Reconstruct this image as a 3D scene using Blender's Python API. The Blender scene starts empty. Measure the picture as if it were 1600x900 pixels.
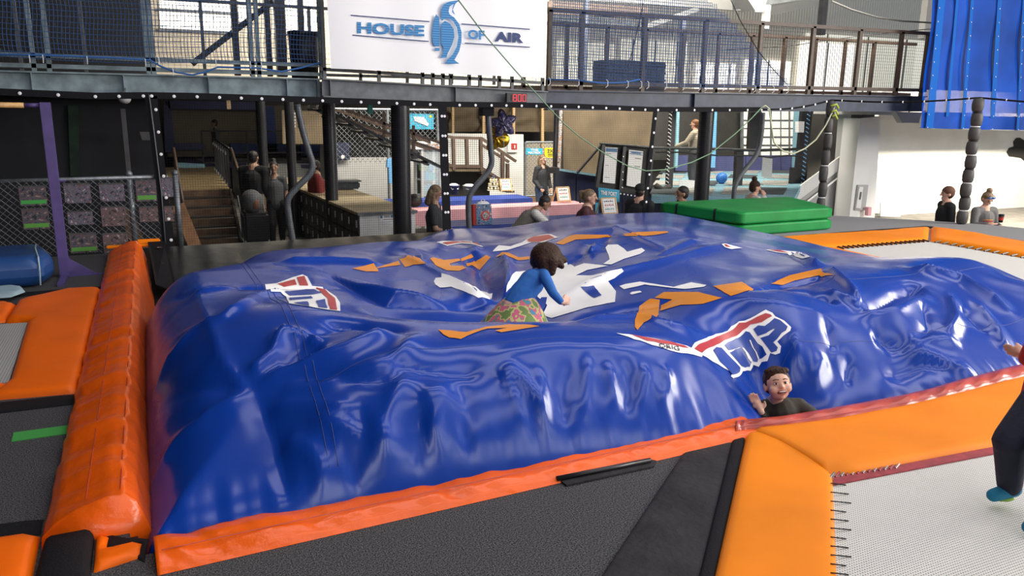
import bpy, bmesh, math, random
import numpy as np
from mathutils import Vector, Matrix, Euler
from mathutils.geometry import delaunay_2d_cdt
random.seed(7); RNG = np.random.RandomState(7)
PI = math.pi
SC = bpy.context.scene
COL = SC.collection

# ------------------------------------------------------------------ camera
FPX, PITCH, ROLL, YAW, CAMH = 1220.0, math.radians(12.98), math.radians(0.805), math.radians(24.84), 1.76
_F0 = Vector((math.sin(YAW), math.cos(YAW), 0)); _R0 = Vector((math.cos(YAW), -math.sin(YAW), 0)); _Z = Vector((0, 0, 1))
CF = _F0 * math.cos(PITCH) - _Z * math.sin(PITCH)
_U0 = _F0 * math.sin(PITCH) + _Z * math.cos(PITCH)
CR = _R0 * math.cos(ROLL) + _U0 * math.sin(ROLL)
CU = _U0 * math.cos(ROLL) - _R0 * math.sin(ROLL)
CAM = Vector((0, 0, CAMH))
cd = bpy.data.cameras.new('camera'); cam = bpy.data.objects.new('camera', cd); COL.objects.link(cam)
cd.sensor_width = 36; cd.lens = FPX / 1600 * 36; cd.clip_end = 200
M = Matrix((CR, CU, -CF)).transposed().to_4x4(); M.translation = CAM
cam.matrix_world = M
SC.camera = cam

# ------------------------------------------------------------------ light
SC.view_settings.view_transform = 'Standard'; SC.view_settings.look = 'None'
SC.view_settings.gamma = 1; SC.view_settings.use_curve_mapping = False
SC.view_settings.exposure = 0.6
try:
    SC.cycles.transparent_max_bounces = 16; SC.cycles.max_bounces = 6; SC.cycles.sample_clamp_indirect = 6
except Exception: pass
W = bpy.data.worlds.new('hall_light'); SC.world = W; W.use_nodes = True
bg = W.node_tree.nodes['Background']; bg.inputs[0].default_value = (0.80, 0.88, 1.0, 1); bg.inputs[1].default_value = 0.31

def area(name, loc, target, sx, sy, power, col=(1, 1, 1)):
    l = bpy.data.lights.new(name, 'AREA'); l.shape = 'RECTANGLE'; l.size = sx; l.size_y = sy; l.energy = power; l.color = col
    o = bpy.data.objects.new(name, l); COL.objects.link(o); o.location = loc
    o.rotation_euler = (Vector(target) - Vector(loc)).to_track_quat('-Z', 'Y').to_euler(); return o
# tall hangar windows on the right-hand side and behind the photographer, added fill strips overhead
for k in range(4):
    area('daylight_window_side', (19, -7.2 + 3.5 * k, 4.0), (3, 1.0 + 2.2 * k, 0.3), 2.6, 3.8, 440, (1.0, 0.95, 0.88))
for k in range(5):
    area('daylight_window_front', (-2.5 + 4.0 * k, -9, 4.6), (1.5 + 2.4 * k, 9, 1.0), 2.5, 3.0, 75, (0.98, 0.97, 1.0))
for k in range(4):
    area('overhead_fill', (7.2, -3.0 + 3.4 * k, 7.6), (7.2, -3.0 + 3.4 * k, 0), 14, 1.6, 165, (0.97, 0.95, 1.0))  # unseen strips added overhead for a soft sheen on the bag
area('background_fill', (10, 14.7, 5.0), (10.5, 23, 0), 14, 2.6, 1500, (1.0, 0.93, 0.80))  # unseen fill added to brighten the hall behind the net, turned from the bag
_l = bpy.data.lights.new('sun_patch_spot', 'SPOT'); _l.energy = 2100; _l.color = (1.0, 0.90, 0.70); _l.spot_size = math.radians(112); _l.spot_blend = 0.3; _l.shadow_soft_size = 0.1  # unseen spot added in place of sunlight on the white wall
_o = bpy.data.objects.new('sun_patch_spot', _l); COL.objects.link(_o); _o.location = (20.5, 12.1, 2.5)
_o.rotation_euler = (Vector((20.6, 15.2, -0.6)) - Vector(_o.location)).to_track_quat('-Z', 'Y').to_euler()

# ------------------------------------------------------------------ pixel -> place
def pray(px, py):
    return CF + CR * ((px - 800) / FPX) + CU * ((450 - py) / FPX)
def onZ(px, py, z=0.0):
    d = pray(px, py); return CAM + d * ((z - CAMH) / d.z)
def onY(px, py, Y):
    d = pray(px, py); return CAM + d * (Y / d.y)
def onX(px, py, X):
    d = pray(px, py); return CAM + d * (X / d.x)
def atD(px, py, D):                       # D = distance ahead of the camera along the floor
    d = pray(px, py); return CAM + d * (D / d.dot(_F0))

# ------------------------------------------------------------------ objects
ORG = {}
def link(o, parent=None):
    COL.objects.link(o)
    if parent is not None: o.parent = parent
    return o
def tag(o, label, cat, group=None, kind=None):
    if label: o['label'] = label
    if cat: o['category'] = cat
    if group: o['group'] = group
    if kind: o['kind'] = kind
    return o
def thing(name, label, cat, loc=(0, 0, 0), rotz=0, group=None):
    o = bpy.data.objects.new(name, None); o.empty_display_size = 0.1; COL.objects.link(o)
    o.location = loc; o.rotation_euler = (0, 0, rotz)
    ORG[o.name] = Vector(loc) if rotz == 0 else Vector((0, 0, 0))
    return tag(o, label, cat, group)
def struct(o): o['kind'] = 'structure'; return o

class MB:
    def __init__(s): s.v = []; s.f = []; s.uv = None
    def add(s, vs, fs):
        n = len(s.v); s.v += [tuple(v) for v in vs]; s.f += [tuple(i + n for i in f) for f in fs]; return s
    def box(s, c, size, rot=None):
        c = Vector(c); hx, hy, hz = [q / 2 for q in size]
        vs = [Vector((x, y, z)) for x in (-hx, hx) for y in (-hy, hy) for z in (-hz, hz)]
        if rot is not None:
            R = rot if isinstance(rot, Matrix) else Matrix.Rotation(rot, 3, 'Z')
            vs = [R @ v for v in vs]
        return s.add([c + v for v in vs], [(0, 1, 3, 2), (4, 6, 7, 5), (0, 4, 5, 1), (2, 3, 7, 6), (0, 2, 6, 4), (1, 5, 7, 3)])
    def bb(s, x0, x1, y0, y1, z0, z1): return s.box(((x0 + x1) / 2, (y0 + y1) / 2, (z0 + z1) / 2), (abs(x1 - x0), abs(y1 - y0), abs(z1 - z0)))
    def bar(s, a, b, w, h, up=(0, 0, 1)):       # rectangular bar from a to b
        a = Vector(a); b = Vector(b); d = (b - a); L = d.length; d.normalize(); up = Vector(up)
        if abs(d.dot(up)) > 0.97: up = Vector((0, 1, 0))
        sd = d.cross(up).normalized(); u = sd.cross(d).normalized()
        R = Matrix((d, sd, u)).transposed()
        return s.box((a + b) / 2, (L, w, h), R)
    def tube(s, pts, r, n=8, cap=True, closed=False):
        pts = [Vector(p) for p in pts]; m = len(pts); rr = r if hasattr(r, '__len__') else [r] * m
        vs = []; prev = None
        for i, p in enumerate(pts):
            t = (pts[min(i + 1, m - 1)] - pts[max(i - 1, 0)])
            if t.length < 1e-9: t = Vector((0, 0, 1))
            t.normalize()
            if prev is None:
                a = Vector((0, 0, 1)) if abs(t.z) < 0.9 else Vector((1, 0, 0)); u = t.cross(a).normalized()
            else:
                u = prev - t * prev.dot(t)
                u = u.normalized() if u.length > 1e-6 else t.orthogonal().normalized()
            prev = u; w = t.cross(u)
            for k in range(n):
                an = 2 * PI * k / n; vs.append(p + (u * math.cos(an) + w * math.sin(an)) * rr[i])
        fs = []
        for i in range(m - 1):
            for k in range(n):
                a = i * n + k; b = i * n + (k + 1) % n; fs.append((a, b, b + n, a + n))
        if cap: fs += [tuple(range(n - 1, -1, -1)), tuple(range((m - 1) * n, m * n))]
        return s.add(vs, fs)
    def lathe(s, prof, c=(0, 0, 0), n=16, R=None):     # prof [(r,z)]
        c = Vector(c); vs = []; m = len(prof)
        for r, z in prof:
            for k in range(n):
                v = Vector((r * math.cos(2 * PI * k / n), r * math.sin(2 * PI * k / n), z)); vs.append(c + (R @ v if R else v))
        fs = [(i * n + k, i * n + (k + 1) % n, (i + 1) * n + (k + 1) % n, (i + 1) * n + k) for i in range(m - 1) for k in range(n)]
        fs += [tuple(range(n - 1, -1, -1)), tuple(range((m - 1) * n, m * n))]
        return s.add(vs, fs)
    def ell(s, c, r, R=None, n=12, m=8):
        prof = [(max(1e-4, math.sin(PI * i / m)), -math.cos(PI * i / m)) for i in range(m + 1)]
        c = Vector(c); rx, ry, rz = (r, r, r) if not hasattr(r, '__len__') else r; vs = []
        for q, z in prof:
            for k in range(n):
                v = Vector((rx * q * math.cos(2 * PI * k / n), ry * q * math.sin(2 * PI * k / n), rz * z)); vs.append(c + (R @ v if R else v))
        fs = [(i * n + k, i * n + (k + 1) % n, (i + 1) * n + (k + 1) % n, (i + 1) * n + k) for i in range(m) for k in range(n)]
        fs += [tuple(range(n - 1, -1, -1)), tuple(range(m * n, (m + 1) * n))]
        return s.add(vs, fs)
    def cone(s, a, ra, b, rb, n=12):
        a = Vector(a); b = Vector(b); t = b - a
        if t.length < 1e-5: return s.ell(a, max(ra, rb))
        t.normalize(); pts = []; rr = []
        for q in (0.0, 0.5, 0.87): pts.append(a - t * ra * math.cos(math.asin(q)) ); rr.append(max(ra * q, 1e-4))
        pts.append(a); rr.append(ra); pts.append(b); rr.append(rb)
        for q in (0.87, 0.5, 0.0): pts.append(b + t * rb * math.cos(math.asin(q))); rr.append(max(rb * q, 1e-4))
        return s.tube(pts, rr, n)
    def poly(s, pts, d=None):             # flat polygon, extruded by vector d
        pts = [Vector(p) for p in pts]; n = len(pts)
        if d is None: return s.add(pts, [tuple(range(n))])
        d = Vector(d)
        fs = [tuple(range(n - 1, -1, -1)), tuple(range(n, 2 * n))] + [(i, (i + 1) % n, n + (i + 1) % n, n + i) for i in range(n)]
        return s.add(pts + [p + d for p in pts], fs)
    def wire(s, a, b, r, up=None):        # cheap three-sided wire
        a = Vector(a); b = Vector(b); t = (b - a).normalized(); u = t.orthogonal().normalized(); w = t.cross(u)
        o = [(u * math.cos(k * 2.0944) + w * math.sin(k * 2.0944)) * r for k in range(3)]
        return s.add([a + q for q in o] + [b + q for q in o], [(0, 1, 4, 3), (1, 2, 5, 4), (2, 0, 3, 5)])
    def build(s, name, mat, parent=None, smooth=False, bevel=0, local=False, fixn=True):
        me = bpy.data.meshes.new(name)
        off = Vector((0, 0, 0))
        if parent is not None and not local:
            q = parent
            while q is not None:
                off += ORG.get(q.name, Vector((0, 0, 0))); q = q.parent
        vs = s.v if off.length == 0 else [(v[0] - off.x, v[1] - off.y, v[2] - off.z) for v in s.v]
        me.from_pydata(vs, [], s.f)
        if fixn or bevel:
            bm = bmesh.new(); bm.from_mesh(me)
            if fixn: bmesh.ops.recalc_face_normals(bm, faces=bm.faces)
            if bevel: bmesh.ops.bevel(bm, geom=[e for e in bm.edges if len(e.link_faces) == 2 and e.calc_face_angle(0) > 0.6], offset=bevel, segments=2, affect='EDGES', clamp_overlap=True)
            bm.to_mesh(me); bm.free()
        if smooth:
            me.polygons.foreach_set('use_smooth', [True] * len(me.polygons))
        if mat is not None: me.materials.append(MATS[mat] if isinstance(mat, str) else mat)
        return link(bpy.data.objects.new(name, me), parent)
def smooth_angle(o, a=0.7):
    me = o.data; me.polygons.foreach_set('use_smooth', [True] * len(me.polygons))
    bm = bmesh.new(); bm.from_mesh(me)
    for e in bm.edges: e.smooth = not (len(e.link_faces) == 2 and e.calc_face_angle(0) > a)
    bm.to_mesh(me); bm.free(); return o
def copy_part(src, name, parent, loc):
    o = src.copy(); o.name = name; COL.objects.link(o); o.parent = parent; o.location = loc; return o

# ------------------------------------------------------------------ materials
MATS = {}
def mat(name, col, rough=0.6, metal=0.0, spec=0.5, bump=0.0, bscale=40.0, var=0.0, vscale=6.0, coat=0.0, alpha=1.0, emit=0.0, trans=0.0, col2=None, detail=3.0):
    m = bpy.data.materials.new(name); m.use_nodes = True; nt = m.node_tree; b = nt.nodes['Principled BSDF']
    c = (*col, 1)
    b.inputs['Base Color'].default_value = c; b.inputs['Roughness'].default_value = rough; b.inputs['Metallic'].default_value = metal
    b.inputs['Specular IOR Level'].default_value = spec; b.inputs['Coat Weight'].default_value = coat; b.inputs['Coat Roughness'].default_value = 0.12
    b.inputs['Alpha'].default_value = alpha
    if trans: b.inputs['Transmission Weight'].default_value = trans
    if emit: b.inputs['Emission Color'].default_value = c; b.inputs['Emission Strength'].default_value = emit
    if bump or var or col2:
        tc = nt.nodes.new('ShaderNodeTexCoord')
        if var or col2:
            n = nt.nodes.new('ShaderNodeTexNoise'); n.inputs['Scale'].default_value = vscale; n.inputs['Detail'].default_value = detail
            nt.links.new(tc.outputs['Object'], n.inputs['Vector'])
            r = nt.nodes.new('ShaderNodeValToRGB'); r.color_ramp.elements[0].position = 0.35; r.color_ramp.elements[1].position = 0.65
            a = col2 if col2 else tuple(x * (1 - var) for x in col); z = col if col2 else tuple(min(1, x * (1 + var)) for x in col)
            r.color_ramp.elements[0].color = (*a, 1); r.color_ramp.elements[1].color = (*z, 1)
            nt.links.new(n.outputs['Fac'], r.inputs['Fac']); nt.links.new(r.outputs['Color'], b.inputs['Base Color'])
        if bump:
            n2 = nt.nodes.new('ShaderNodeTexNoise'); n2.inputs['Scale'].default_value = bscale; n2.inputs['Detail'].default_value = 4
            nt.links.new(tc.outputs['Object'], n2.inputs['Vector'])
            bp = nt.nodes.new('ShaderNodeBump'); bp.inputs['Strength'].default_value = bump; bp.inputs['Distance'].default_value = 0.02
            nt.links.new(n2.outputs['Fac'], bp.inputs['Height']); nt.links.new(bp.outputs['Normal'], b.inputs['Normal'])
    MATS[name] = m; return m
def nodes(m):
    nt = m.node_tree; return nt, nt.nodes['Principled BSDF']
def N(nt, typ, **kw):
    n = nt.nodes.new(typ)
    for k, v in kw.items():
        if k in n.inputs: n.inputs[k].default_value = v
        else: setattr(n, k, v)
    return n

mat('carpet', (0.082, 0.082, 0.084), 0.95, bump=0.6, bscale=200, var=0.75, vscale=150, spec=0.15, detail=2)
mat('carpet_pale', (0.24, 0.24, 0.245), 0.95, bump=0.4, bscale=200, var=0.12, vscale=120, spec=0.2)
mat('rubber', (0.022, 0.021, 0.022), 0.75, bump=0.3, bscale=30, var=0.3, vscale=5, spec=0.3)
mat('black_webbing', (0.008, 0.008, 0.010), 0.8, bump=0.3, bscale=120, spec=0.2)
mat('orange_pad', (0.86, 0.235, 0.002), 0.5, bump=0.12, bscale=9, var=0.06, vscale=2, spec=0.22)
mat('orange_red_pad', (0.90, 0.145, 0.001), 0.45, bump=0.12, bscale=9, var=0.06, vscale=2, spec=0.25)
mat('banner_white', (0.97, 0.97, 0.97), 0.6)
mat('orange_gloss', (0.85, 0.115, 0.003), 0.24, bump=0.25, bscale=14, var=0.08, vscale=3, spec=0.42)
mat('red_strip', (0.46, 0.06, 0.035), 0.28, bump=0.2, bscale=14, var=0.15, vscale=5, spec=0.5)
mat('red_binding', (0.30, 0.03, 0.04), 0.6, var=0.2, vscale=20)
mat('green_vinyl', (0.010, 0.23, 0.05), 0.5, spec=0.25, bump=0.12, bscale=6, var=0.12, vscale=2.5)
mat('green_tape', (0.05, 0.34, 0.06), 0.6, bump=0.2, bscale=60)
mat('blue_mat', (0.012, 0.055, 0.19), 0.35, bump=0.12, bscale=7, var=0.15, vscale=2)
mat('pale_blue_mat', (0.30, 0.42, 0.47), 0.5, bump=0.15, bscale=9, var=0.12, vscale=6)
mat('purple_steel', (0.085, 0.06, 0.20), 0.45, var=0.12, vscale=8)
mat('wood_bar', (0.50, 0.30, 0.11), 0.5, var=0.2, vscale=14)
mat('galvanised', (0.22, 0.24, 0.26), 0.45, metal=0.6, var=0.2, vscale=18)
mat('steel_blue_grey', (0.19, 0.25, 0.27), 0.55, var=0.3, vscale=5, bump=0.1, bscale=20)
mat('steel_navy', (0.035, 0.045, 0.075), 0.5, var=0.25, vscale=4)
mat('steel_black', (0.012, 0.012, 0.014), 0.35, spec=0.5, var=0.2, vscale=4)
mat('steel_rust', (0.10, 0.07, 0.055), 0.6, var=0.35, vscale=12)
mat('steel_grey', (0.13, 0.14, 0.15), 0.5, var=0.2, vscale=7)
mat('rail_brown', (0.075, 0.048, 0.034), 0.5, var=0.2, vscale=8)
mat('foam_grey', (0.055, 0.054, 0.052), 0.6, var=0.15, vscale=10)
mat('pipe_grey', (0.10, 0.11, 0.12), 0.4, var=0.15, vscale=10)
mat('black_vinyl', (0.012, 0.013, 0.015), 0.35, bump=0.2, bscale=7, spec=0.5)
mat('net_black', (0.010, 0.011, 0.013), 0.8)
mat('net_blue', (0.05, 0.13, 0.33), 0.7)
mat('wire_dark', (0.030, 0.026, 0.022), 0.55)
mat('wire_steel', (0.20, 0.21, 0.22), 0.5, metal=0.4)
mat('white_plastic', (0.80, 0.80, 0.80), 0.5)
mat('white_paint', (0.72, 0.72, 0.70), 0.6, var=0.03, vscale=2)
mat('grey_paint', (0.40, 0.40, 0.39), 0.6, var=0.04, vscale=2)
mat('warm_paint', (0.50, 0.45, 0.36), 0.7, var=0.05, vscale=2)
mat('beige_wall', (0.16, 0.135, 0.095), 0.8, var=0.08, vscale=1.5)
mat('dark_wall', (0.010, 0.011, 0.014), 0.85, var=0.3, vscale=1.2)
mat('tarp_brown', (0.115, 0.085, 0.050), 0.8, bump=0.5, bscale=2.5, var=0.25, vscale=1.3)
mat('tarp_black', (0.035, 0.033, 0.030), 0.75, bump=0.4, bscale=2.2, var=0.2, vscale=1.5)
mat('concrete', (0.16, 0.15, 0.14), 0.85, var=0.2, vscale=3)
mat('wood_floor', (0.26, 0.19, 0.10), 0.5, var=0.15, vscale=9)
mat('wood_top', (0.33, 0.27, 0.17), 0.45, var=0.12, vscale=8)
mat('wood_red', (0.28, 0.14, 0.06), 0.55, var=0.2, vscale=7)
mat('plank', (0.12, 0.07, 0.04), 0.6, var=0.3, vscale=6)
mat('stair_dark', (0.030, 0.022, 0.018), 0.7, var=0.2, vscale=8)
mat('pad_purple', (0.065, 0.07, 0.17), 0.5, var=0.12, vscale=2)
mat('pad_blue', (0.03, 0.06, 0.22), 0.5, bump=0.1, bscale=6, var=0.12, vscale=2)
mat('pad_lightblue', (0.20, 0.38, 0.46), 0.5, var=0.08, vscale=3)
mat('pad_sky', (0.14, 0.36, 0.62), 0.5)
mat('navy_pad', (0.012, 0.018, 0.055), 0.45, var=0.2, vscale=2, bump=0.1, bscale=5)
mat('mat_dark', (0.05, 0.06, 0.065), 0.8, var=0.15, vscale=20)
mat('mat_grey', (0.30, 0.30, 0.28), 0.8, var=0.2, vscale=30)
mat('locker_black', (0.013, 0.013, 0.014), 0.45, var=0.25, vscale=6)
mat('cloth_blue', (0.022, 0.055, 0.30), 0.6, bump=0.25, bscale=4, var=0.12, vscale=2)
mat('cloth_pink', (0.72, 0.36, 0.40), 0.7, bump=0.2, bscale=4, var=0.06, vscale=3)
mat('paper', (0.80, 0.80, 0.79), 0.7)
mat('ink', (0.04, 0.04, 0.045), 0.7)
mat('ink_blue', (0.10, 0.20, 0.36), 0.7)
mat('ink_red', (0.55, 0.08, 0.06), 0.7)
mat('ink_green', (0.08, 0.35, 0.25), 0.7)
mat('sign_cyan', (0.03, 0.36, 0.56), 0.5)
mat('sign_yellow', (0.86, 0.70, 0.01), 0.5)
mat('pine', (0.62, 0.42, 0.20), 0.5, var=0.1, vscale=20)
mat('foil_gold', (0.80, 0.50, 0.03), 0.18, metal=0.8, bump=0.5, bscale=18)
mat('red_paint', (0.48, 0.04, 0.03), 0.45)
mat('led_red', (0.75, 0.03, 0.05), 0.5, emit=1.6)
mat('led_off', (0.05, 0.012, 0.014), 0.5)
mat('rope_green', (0.20, 0.33, 0.20), 0.7)
mat('rope_cream', (0.50, 0.52, 0.36), 0.7)
mat('rope_lime', (0.45, 0.55, 0.08), 0.7)
mat('rope_blue', (0.03, 0.12, 0.36), 0.7)
mat('cable_black', (0.012, 0.012, 0.012), 0.6)
mat('ball_blue', (0.03, 0.17, 0.55), 0.4)
mat('daylight', (1.0, 0.97, 0.90), 0.8, emit=0.95)
mat('daylight_soft', (0.80, 0.78, 0.68), 0.8, emit=0.42)
mat('acrylic', (0.72, 0.80, 0.82), 0.1, alpha=0.25)
mat('chrome', (0.55, 0.55, 0.56), 0.25, metal=0.9)
mat('stainless', (0.40, 0.41, 0.42), 0.35, metal=0.7)
mat('toy_green', (0.20, 0.55, 0.03), 0.4); mat('toy_blue', (0.02, 0.28, 0.55), 0.4); mat('toy_teal', (0.03, 0.40, 0.45), 0.4)
mat('cream_food', (0.70, 0.60, 0.38), 0.6)
mat('print_white', (0.92, 0.91, 0.88), 0.38, var=0.03, vscale=5)
mat('print_orange', (0.72, 0.24, 0.006), 0.35)
mat('print_red', (0.45, 0.025, 0.03), 0.35)
mat('print_blue', (0.003, 0.043, 0.31), 0.3)
# air-bag vinyl
m = mat('bag_vinyl', (0.003, 0.043, 0.32), 0.2, spec=0.4, coat=0.0)
nt, b = nodes(m); tc = N(nt, 'ShaderNodeTexCoord')
n1 = N(nt, 'ShaderNodeTexNoise', Scale=1.9, Detail=1.5); n2 = N(nt, 'ShaderNodeTexNoise', Scale=9.0, Detail=1.0)
n1.inputs['Distortion'].default_value = 0.8
mx = N(nt, 'ShaderNodeMath', operation='MULTIPLY'); mx.inputs[1].default_value = 0.02
ad = N(nt, 'ShaderNodeMath', operation='ADD'); bp = N(nt, 'ShaderNodeBump', Strength=0.16, Distance=0.06)
for a, q in ((tc.outputs['Object'], n1.inputs['Vector']), (tc.outputs['Object'], n2.inputs['Vector']), (n2.outputs['Fac'], mx.inputs[0]), (n1.outputs['Fac'], ad.inputs[0]), (mx.outputs[0], ad.inputs[1]), (ad.outputs[0], bp.inputs['Height']), (bp.outputs['Normal'], b.inputs['Normal'])): nt.links.new(a, q)
nt.links.new(bp.outputs['Normal'], b.inputs['Coat Normal'])
n3 = N(nt, 'ShaderNodeTexNoise', Scale=5.0, Detail=5.0); mr = N(nt, 'ShaderNodeMapRange'); mr.inputs[3].default_value = 0.16; mr.inputs[4].default_value = 0.26
nt.links.new(tc.outputs['Object'], n3.inputs['Vector']); nt.links.new(n3.outputs['Fac'], mr.inputs[0]); nt.links.new(mr.outputs[0], b.inputs['Roughness'])
# woven trampoline bed
def weave(name, light, dark, scale):
    m = mat(name, light, 0.75); nt, b = nodes(m); tc = N(nt, 'ShaderNodeTexCoord'); mp = N(nt, 'ShaderNodeMapping'); mp.inputs['Rotation'].default_value = (0, 0, 0.0)
    w = []
    nt.links.new(tc.outputs['Object'], mp.inputs['Vector'])
    for ax in ('X', 'Y'):
        q = N(nt, 'ShaderNodeTexWave', Scale=scale); q.bands_direction = ax; nt.links.new(mp.outputs[0], q.inputs['Vector']); w.append(q)
    mu = N(nt, 'ShaderNodeMath', operation='MULTIPLY'); nt.links.new(w[0].outputs['Fac'], mu.inputs[0]); nt.links.new(w[1].outputs['Fac'], mu.inputs[1])
    r = N(nt, 'ShaderNodeValToRGB'); r.color_ramp.elements[0].position = 0.45; r.color_ramp.elements[1].position = 0.8
    r.color_ramp.elements[0].color = (*light, 1); r.color_ramp.elements[1].color = (*dark, 1)
    nt.links.new(mu.outputs[0], r.inputs['Fac']); nt.links.new(r.outputs['Color'], b.inputs['Base Color'])
    bp = N(nt, 'ShaderNodeBump', Strength=0.5, Distance=0.004); bp.invert = True; nt.links.new(mu.outputs[0], bp.inputs['Height']); nt.links.new(bp.outputs['Normal'], b.inputs['Normal'])
weave('bed_white', (0.64, 0.63, 0.58), (0.10, 0.10, 0.10), 24)
weave('bed_grey', (0.42, 0.42, 0.40), (0.06, 0.06, 0.06), 18)
# colourful snapshot prints
def snapshot(name, c1, c2, seed):
    m = mat(name, (0.3, 0.3, 0.3), 0.5); nt, b = nodes(m); tc = N(nt, 'ShaderNodeTexCoord'); mp = N(nt, 'ShaderNodeMapping'); mp.inputs['Location'].default_value = (seed * 3.7, seed, seed * 1.3)
    v = N(nt, 'ShaderNodeTexNoise', Scale=26.0, Detail=5.0); nt.links.new(tc.outputs['Object'], mp.inputs['Vector']); nt.links.new(mp.outputs[0], v.inputs['Vector'])
    r = N(nt, 'ShaderNodeValToRGB'); e = r.color_ramp.elements
    e[0].position = 0.36; e[0].color = (0.012, 0.012, 0.016, 1); e[1].position = 0.66; e[1].color = (*c2, 1); q = e.new(0.5); q.color = (*c1, 1); q = e.new(0.58); q.color = (0.10, 0.03, 0.03, 1)
    nt.links.new(v.outputs['Fac'], r.inputs['Fac']); nt.links.new(r.outputs['Color'], b.inputs['Base Color'])
snapshot('snap_a', (0.09, 0.09, 0.11), (0.26, 0.24, 0.22), 1); snapshot('snap_b', (0.13, 0.13, 0.17), (0.36, 0.36, 0.42), 2); snapshot('snap_c', (0.13, 0.10, 0.10), (0.32, 0.27, 0.30), 5)
snapshot('foil_print', (0.16, 0.16, 0.42), (0.85, 0.85, 0.88), 3); nodes(MATS['foil_print'])[1].inputs['Metallic'].default_value = 0.05; nodes(MATS['foil_print'])[1].inputs['Roughness'].default_value = 0.25
snapshot('bag_print', (0.08, 0.25, 0.50), (0.60, 0.55, 0.55), 8)
snapshot('sticker_print', (0.5, 0.5, 0.5), (0.7, 0.3, 0.08), 4)
# floral skirt
m = mat('floral', (0.04, 0.25, 0.45), 0.7); nt, b = nodes(m); tc = N(nt, 'ShaderNodeTexCoord')
v = N(nt, 'ShaderNodeTexVoronoi', Scale=17.0); nt.links.new(tc.outputs['Object'], v.inputs['Vector'])
nz = N(nt, 'ShaderNodeTexNoise', Scale=15.0, Detail=2.5); nt.links.new(tc.outputs['Object'], nz.inputs['Vector'])
r = N(nt, 'ShaderNodeValToRGB'); r.color_ramp.interpolation = 'CONSTANT'; e = r.color_ramp.elements
e[0].position = 0; e[0].color = (0.035, 0.24, 0.46, 1); e[1].position = 0.50; e[1].color = (0.55, 0.52, 0.20, 1); q = e.new(0.57); q.color = (0.16, 0.24, 0.06, 1); q = e.new(0.44); q.color = (0.62, 0.12, 0.20, 1); q = e.new(0.40); q.color = (0.10, 0.28, 0.20, 1)
nt.links.new(nz.outputs['Fac'], r.inputs['Fac']); nt.links.new(r.outputs['Color'], b.inputs['Base Color'])
# striped blue ink of the banner
m = mat('logo_blue', (0.02, 0.16, 0.45), 0.5); nt, b = nodes(m); tc = N(nt, 'ShaderNodeTexCoord')
w = N(nt, 'ShaderNodeTexWave', Scale=9.0); w.bands_direction = 'Z'; nt.links.new(tc.outputs['Object'], w.inputs['Vector'])
r = N(nt, 'ShaderNodeValToRGB'); r.color_ramp.elements[0].color = (0.012, 0.13, 0.42, 1); r.color_ramp.elements[1].color = (0.06, 0.33, 0.62, 1)
nt.links.new(w.outputs['Fac'], r.inputs['Fac']); nt.links.new(r.outputs['Color'], b.inputs['Base Color'])
mat('logo_navy', (0.010, 0.035, 0.16), 0.5)
# corrugated sheet
m = mat('corrugated', (0.62, 0.60, 0.54), 0.6); nt, b = nodes(m); tc = N(nt, 'ShaderNodeTexCoord')
w = N(nt, 'ShaderNodeTexWave', Scale=2.2); nt.links.new(tc.outputs['Object'], w.inputs['Vector'])
bp = N(nt, 'ShaderNodeBump', Strength=1.0, Distance=0.03); nt.links.new(w.outputs['Fac'], bp.inputs['Height']); nt.links.new(bp.outputs['Normal'], b.inputs['Normal'])
# translucent blue sheet
mat('sheet_blue', (0.004, 0.065, 0.42), 0.16, spec=0.6, alpha=0.96, var=0.3, vscale=0.8)
mat('sheet_cyan', (0.008, 0.14, 0.58), 0.2, alpha=0.8)
# ------------------------------------------------------------------ surfaces laid out on the deck
def vnoise(P, scale, seed=0, octs=3):
    r = np.random.RandomState(seed); out = np.zeros(len(P)); a = 1.0
    for o in range(octs):
        for k in range(5):
            th = r.rand() * 2 * PI; ph = r.rand() * 2 * PI; f = scale * (0.7 + 0.6 * r.rand())
            out += a * np.sin(f * (P[:, 0] * math.cos(th) + P[:, 1] * math.sin(th)) + ph) / 5
        scale *= 2.1; a *= 0.5
    return out
def edge_dist(P, poly):
    d = np.full(len(P), 1e9)
    for i in range(len(poly)):
        a = poly[i]; b = poly[(i + 1) % len(poly)]; ab = b - a; t = np.clip(((P - a) @ ab) / max(ab @ ab, 1e-12), 0, 1)
        d = np.minimum(d, np.linalg.norm(P - (a + t[:, None] * ab), axis=1))
    return d
def inside(P, poly):
    r = np.zeros(len(P), bool); n = len(poly)
    for i in range(n):
        x0, y0 = poly[i]; x1, y1 = poly[(i + 1) % n]
        c = ((y0 > P[:, 1]) != (y1 > P[:, 1]))
        with np.errstate(divide='ignore', invalid='ignore'):
            r ^= c & (P[:, 0] < (x1 - x0) * (P[:, 1] - y0) / (y1 - y0 + 1e-15) + x0)
    return r
def resample(poly, step):
    out = []
    for i in range(len(poly)):
        a = poly[i]; b = poly[(i + 1) % len(poly)]; n = max(1, int(np.linalg.norm(b - a) / step))
        for k in range(n): out.append(a + (b - a) * k / n)
    return np.array(out)
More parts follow.
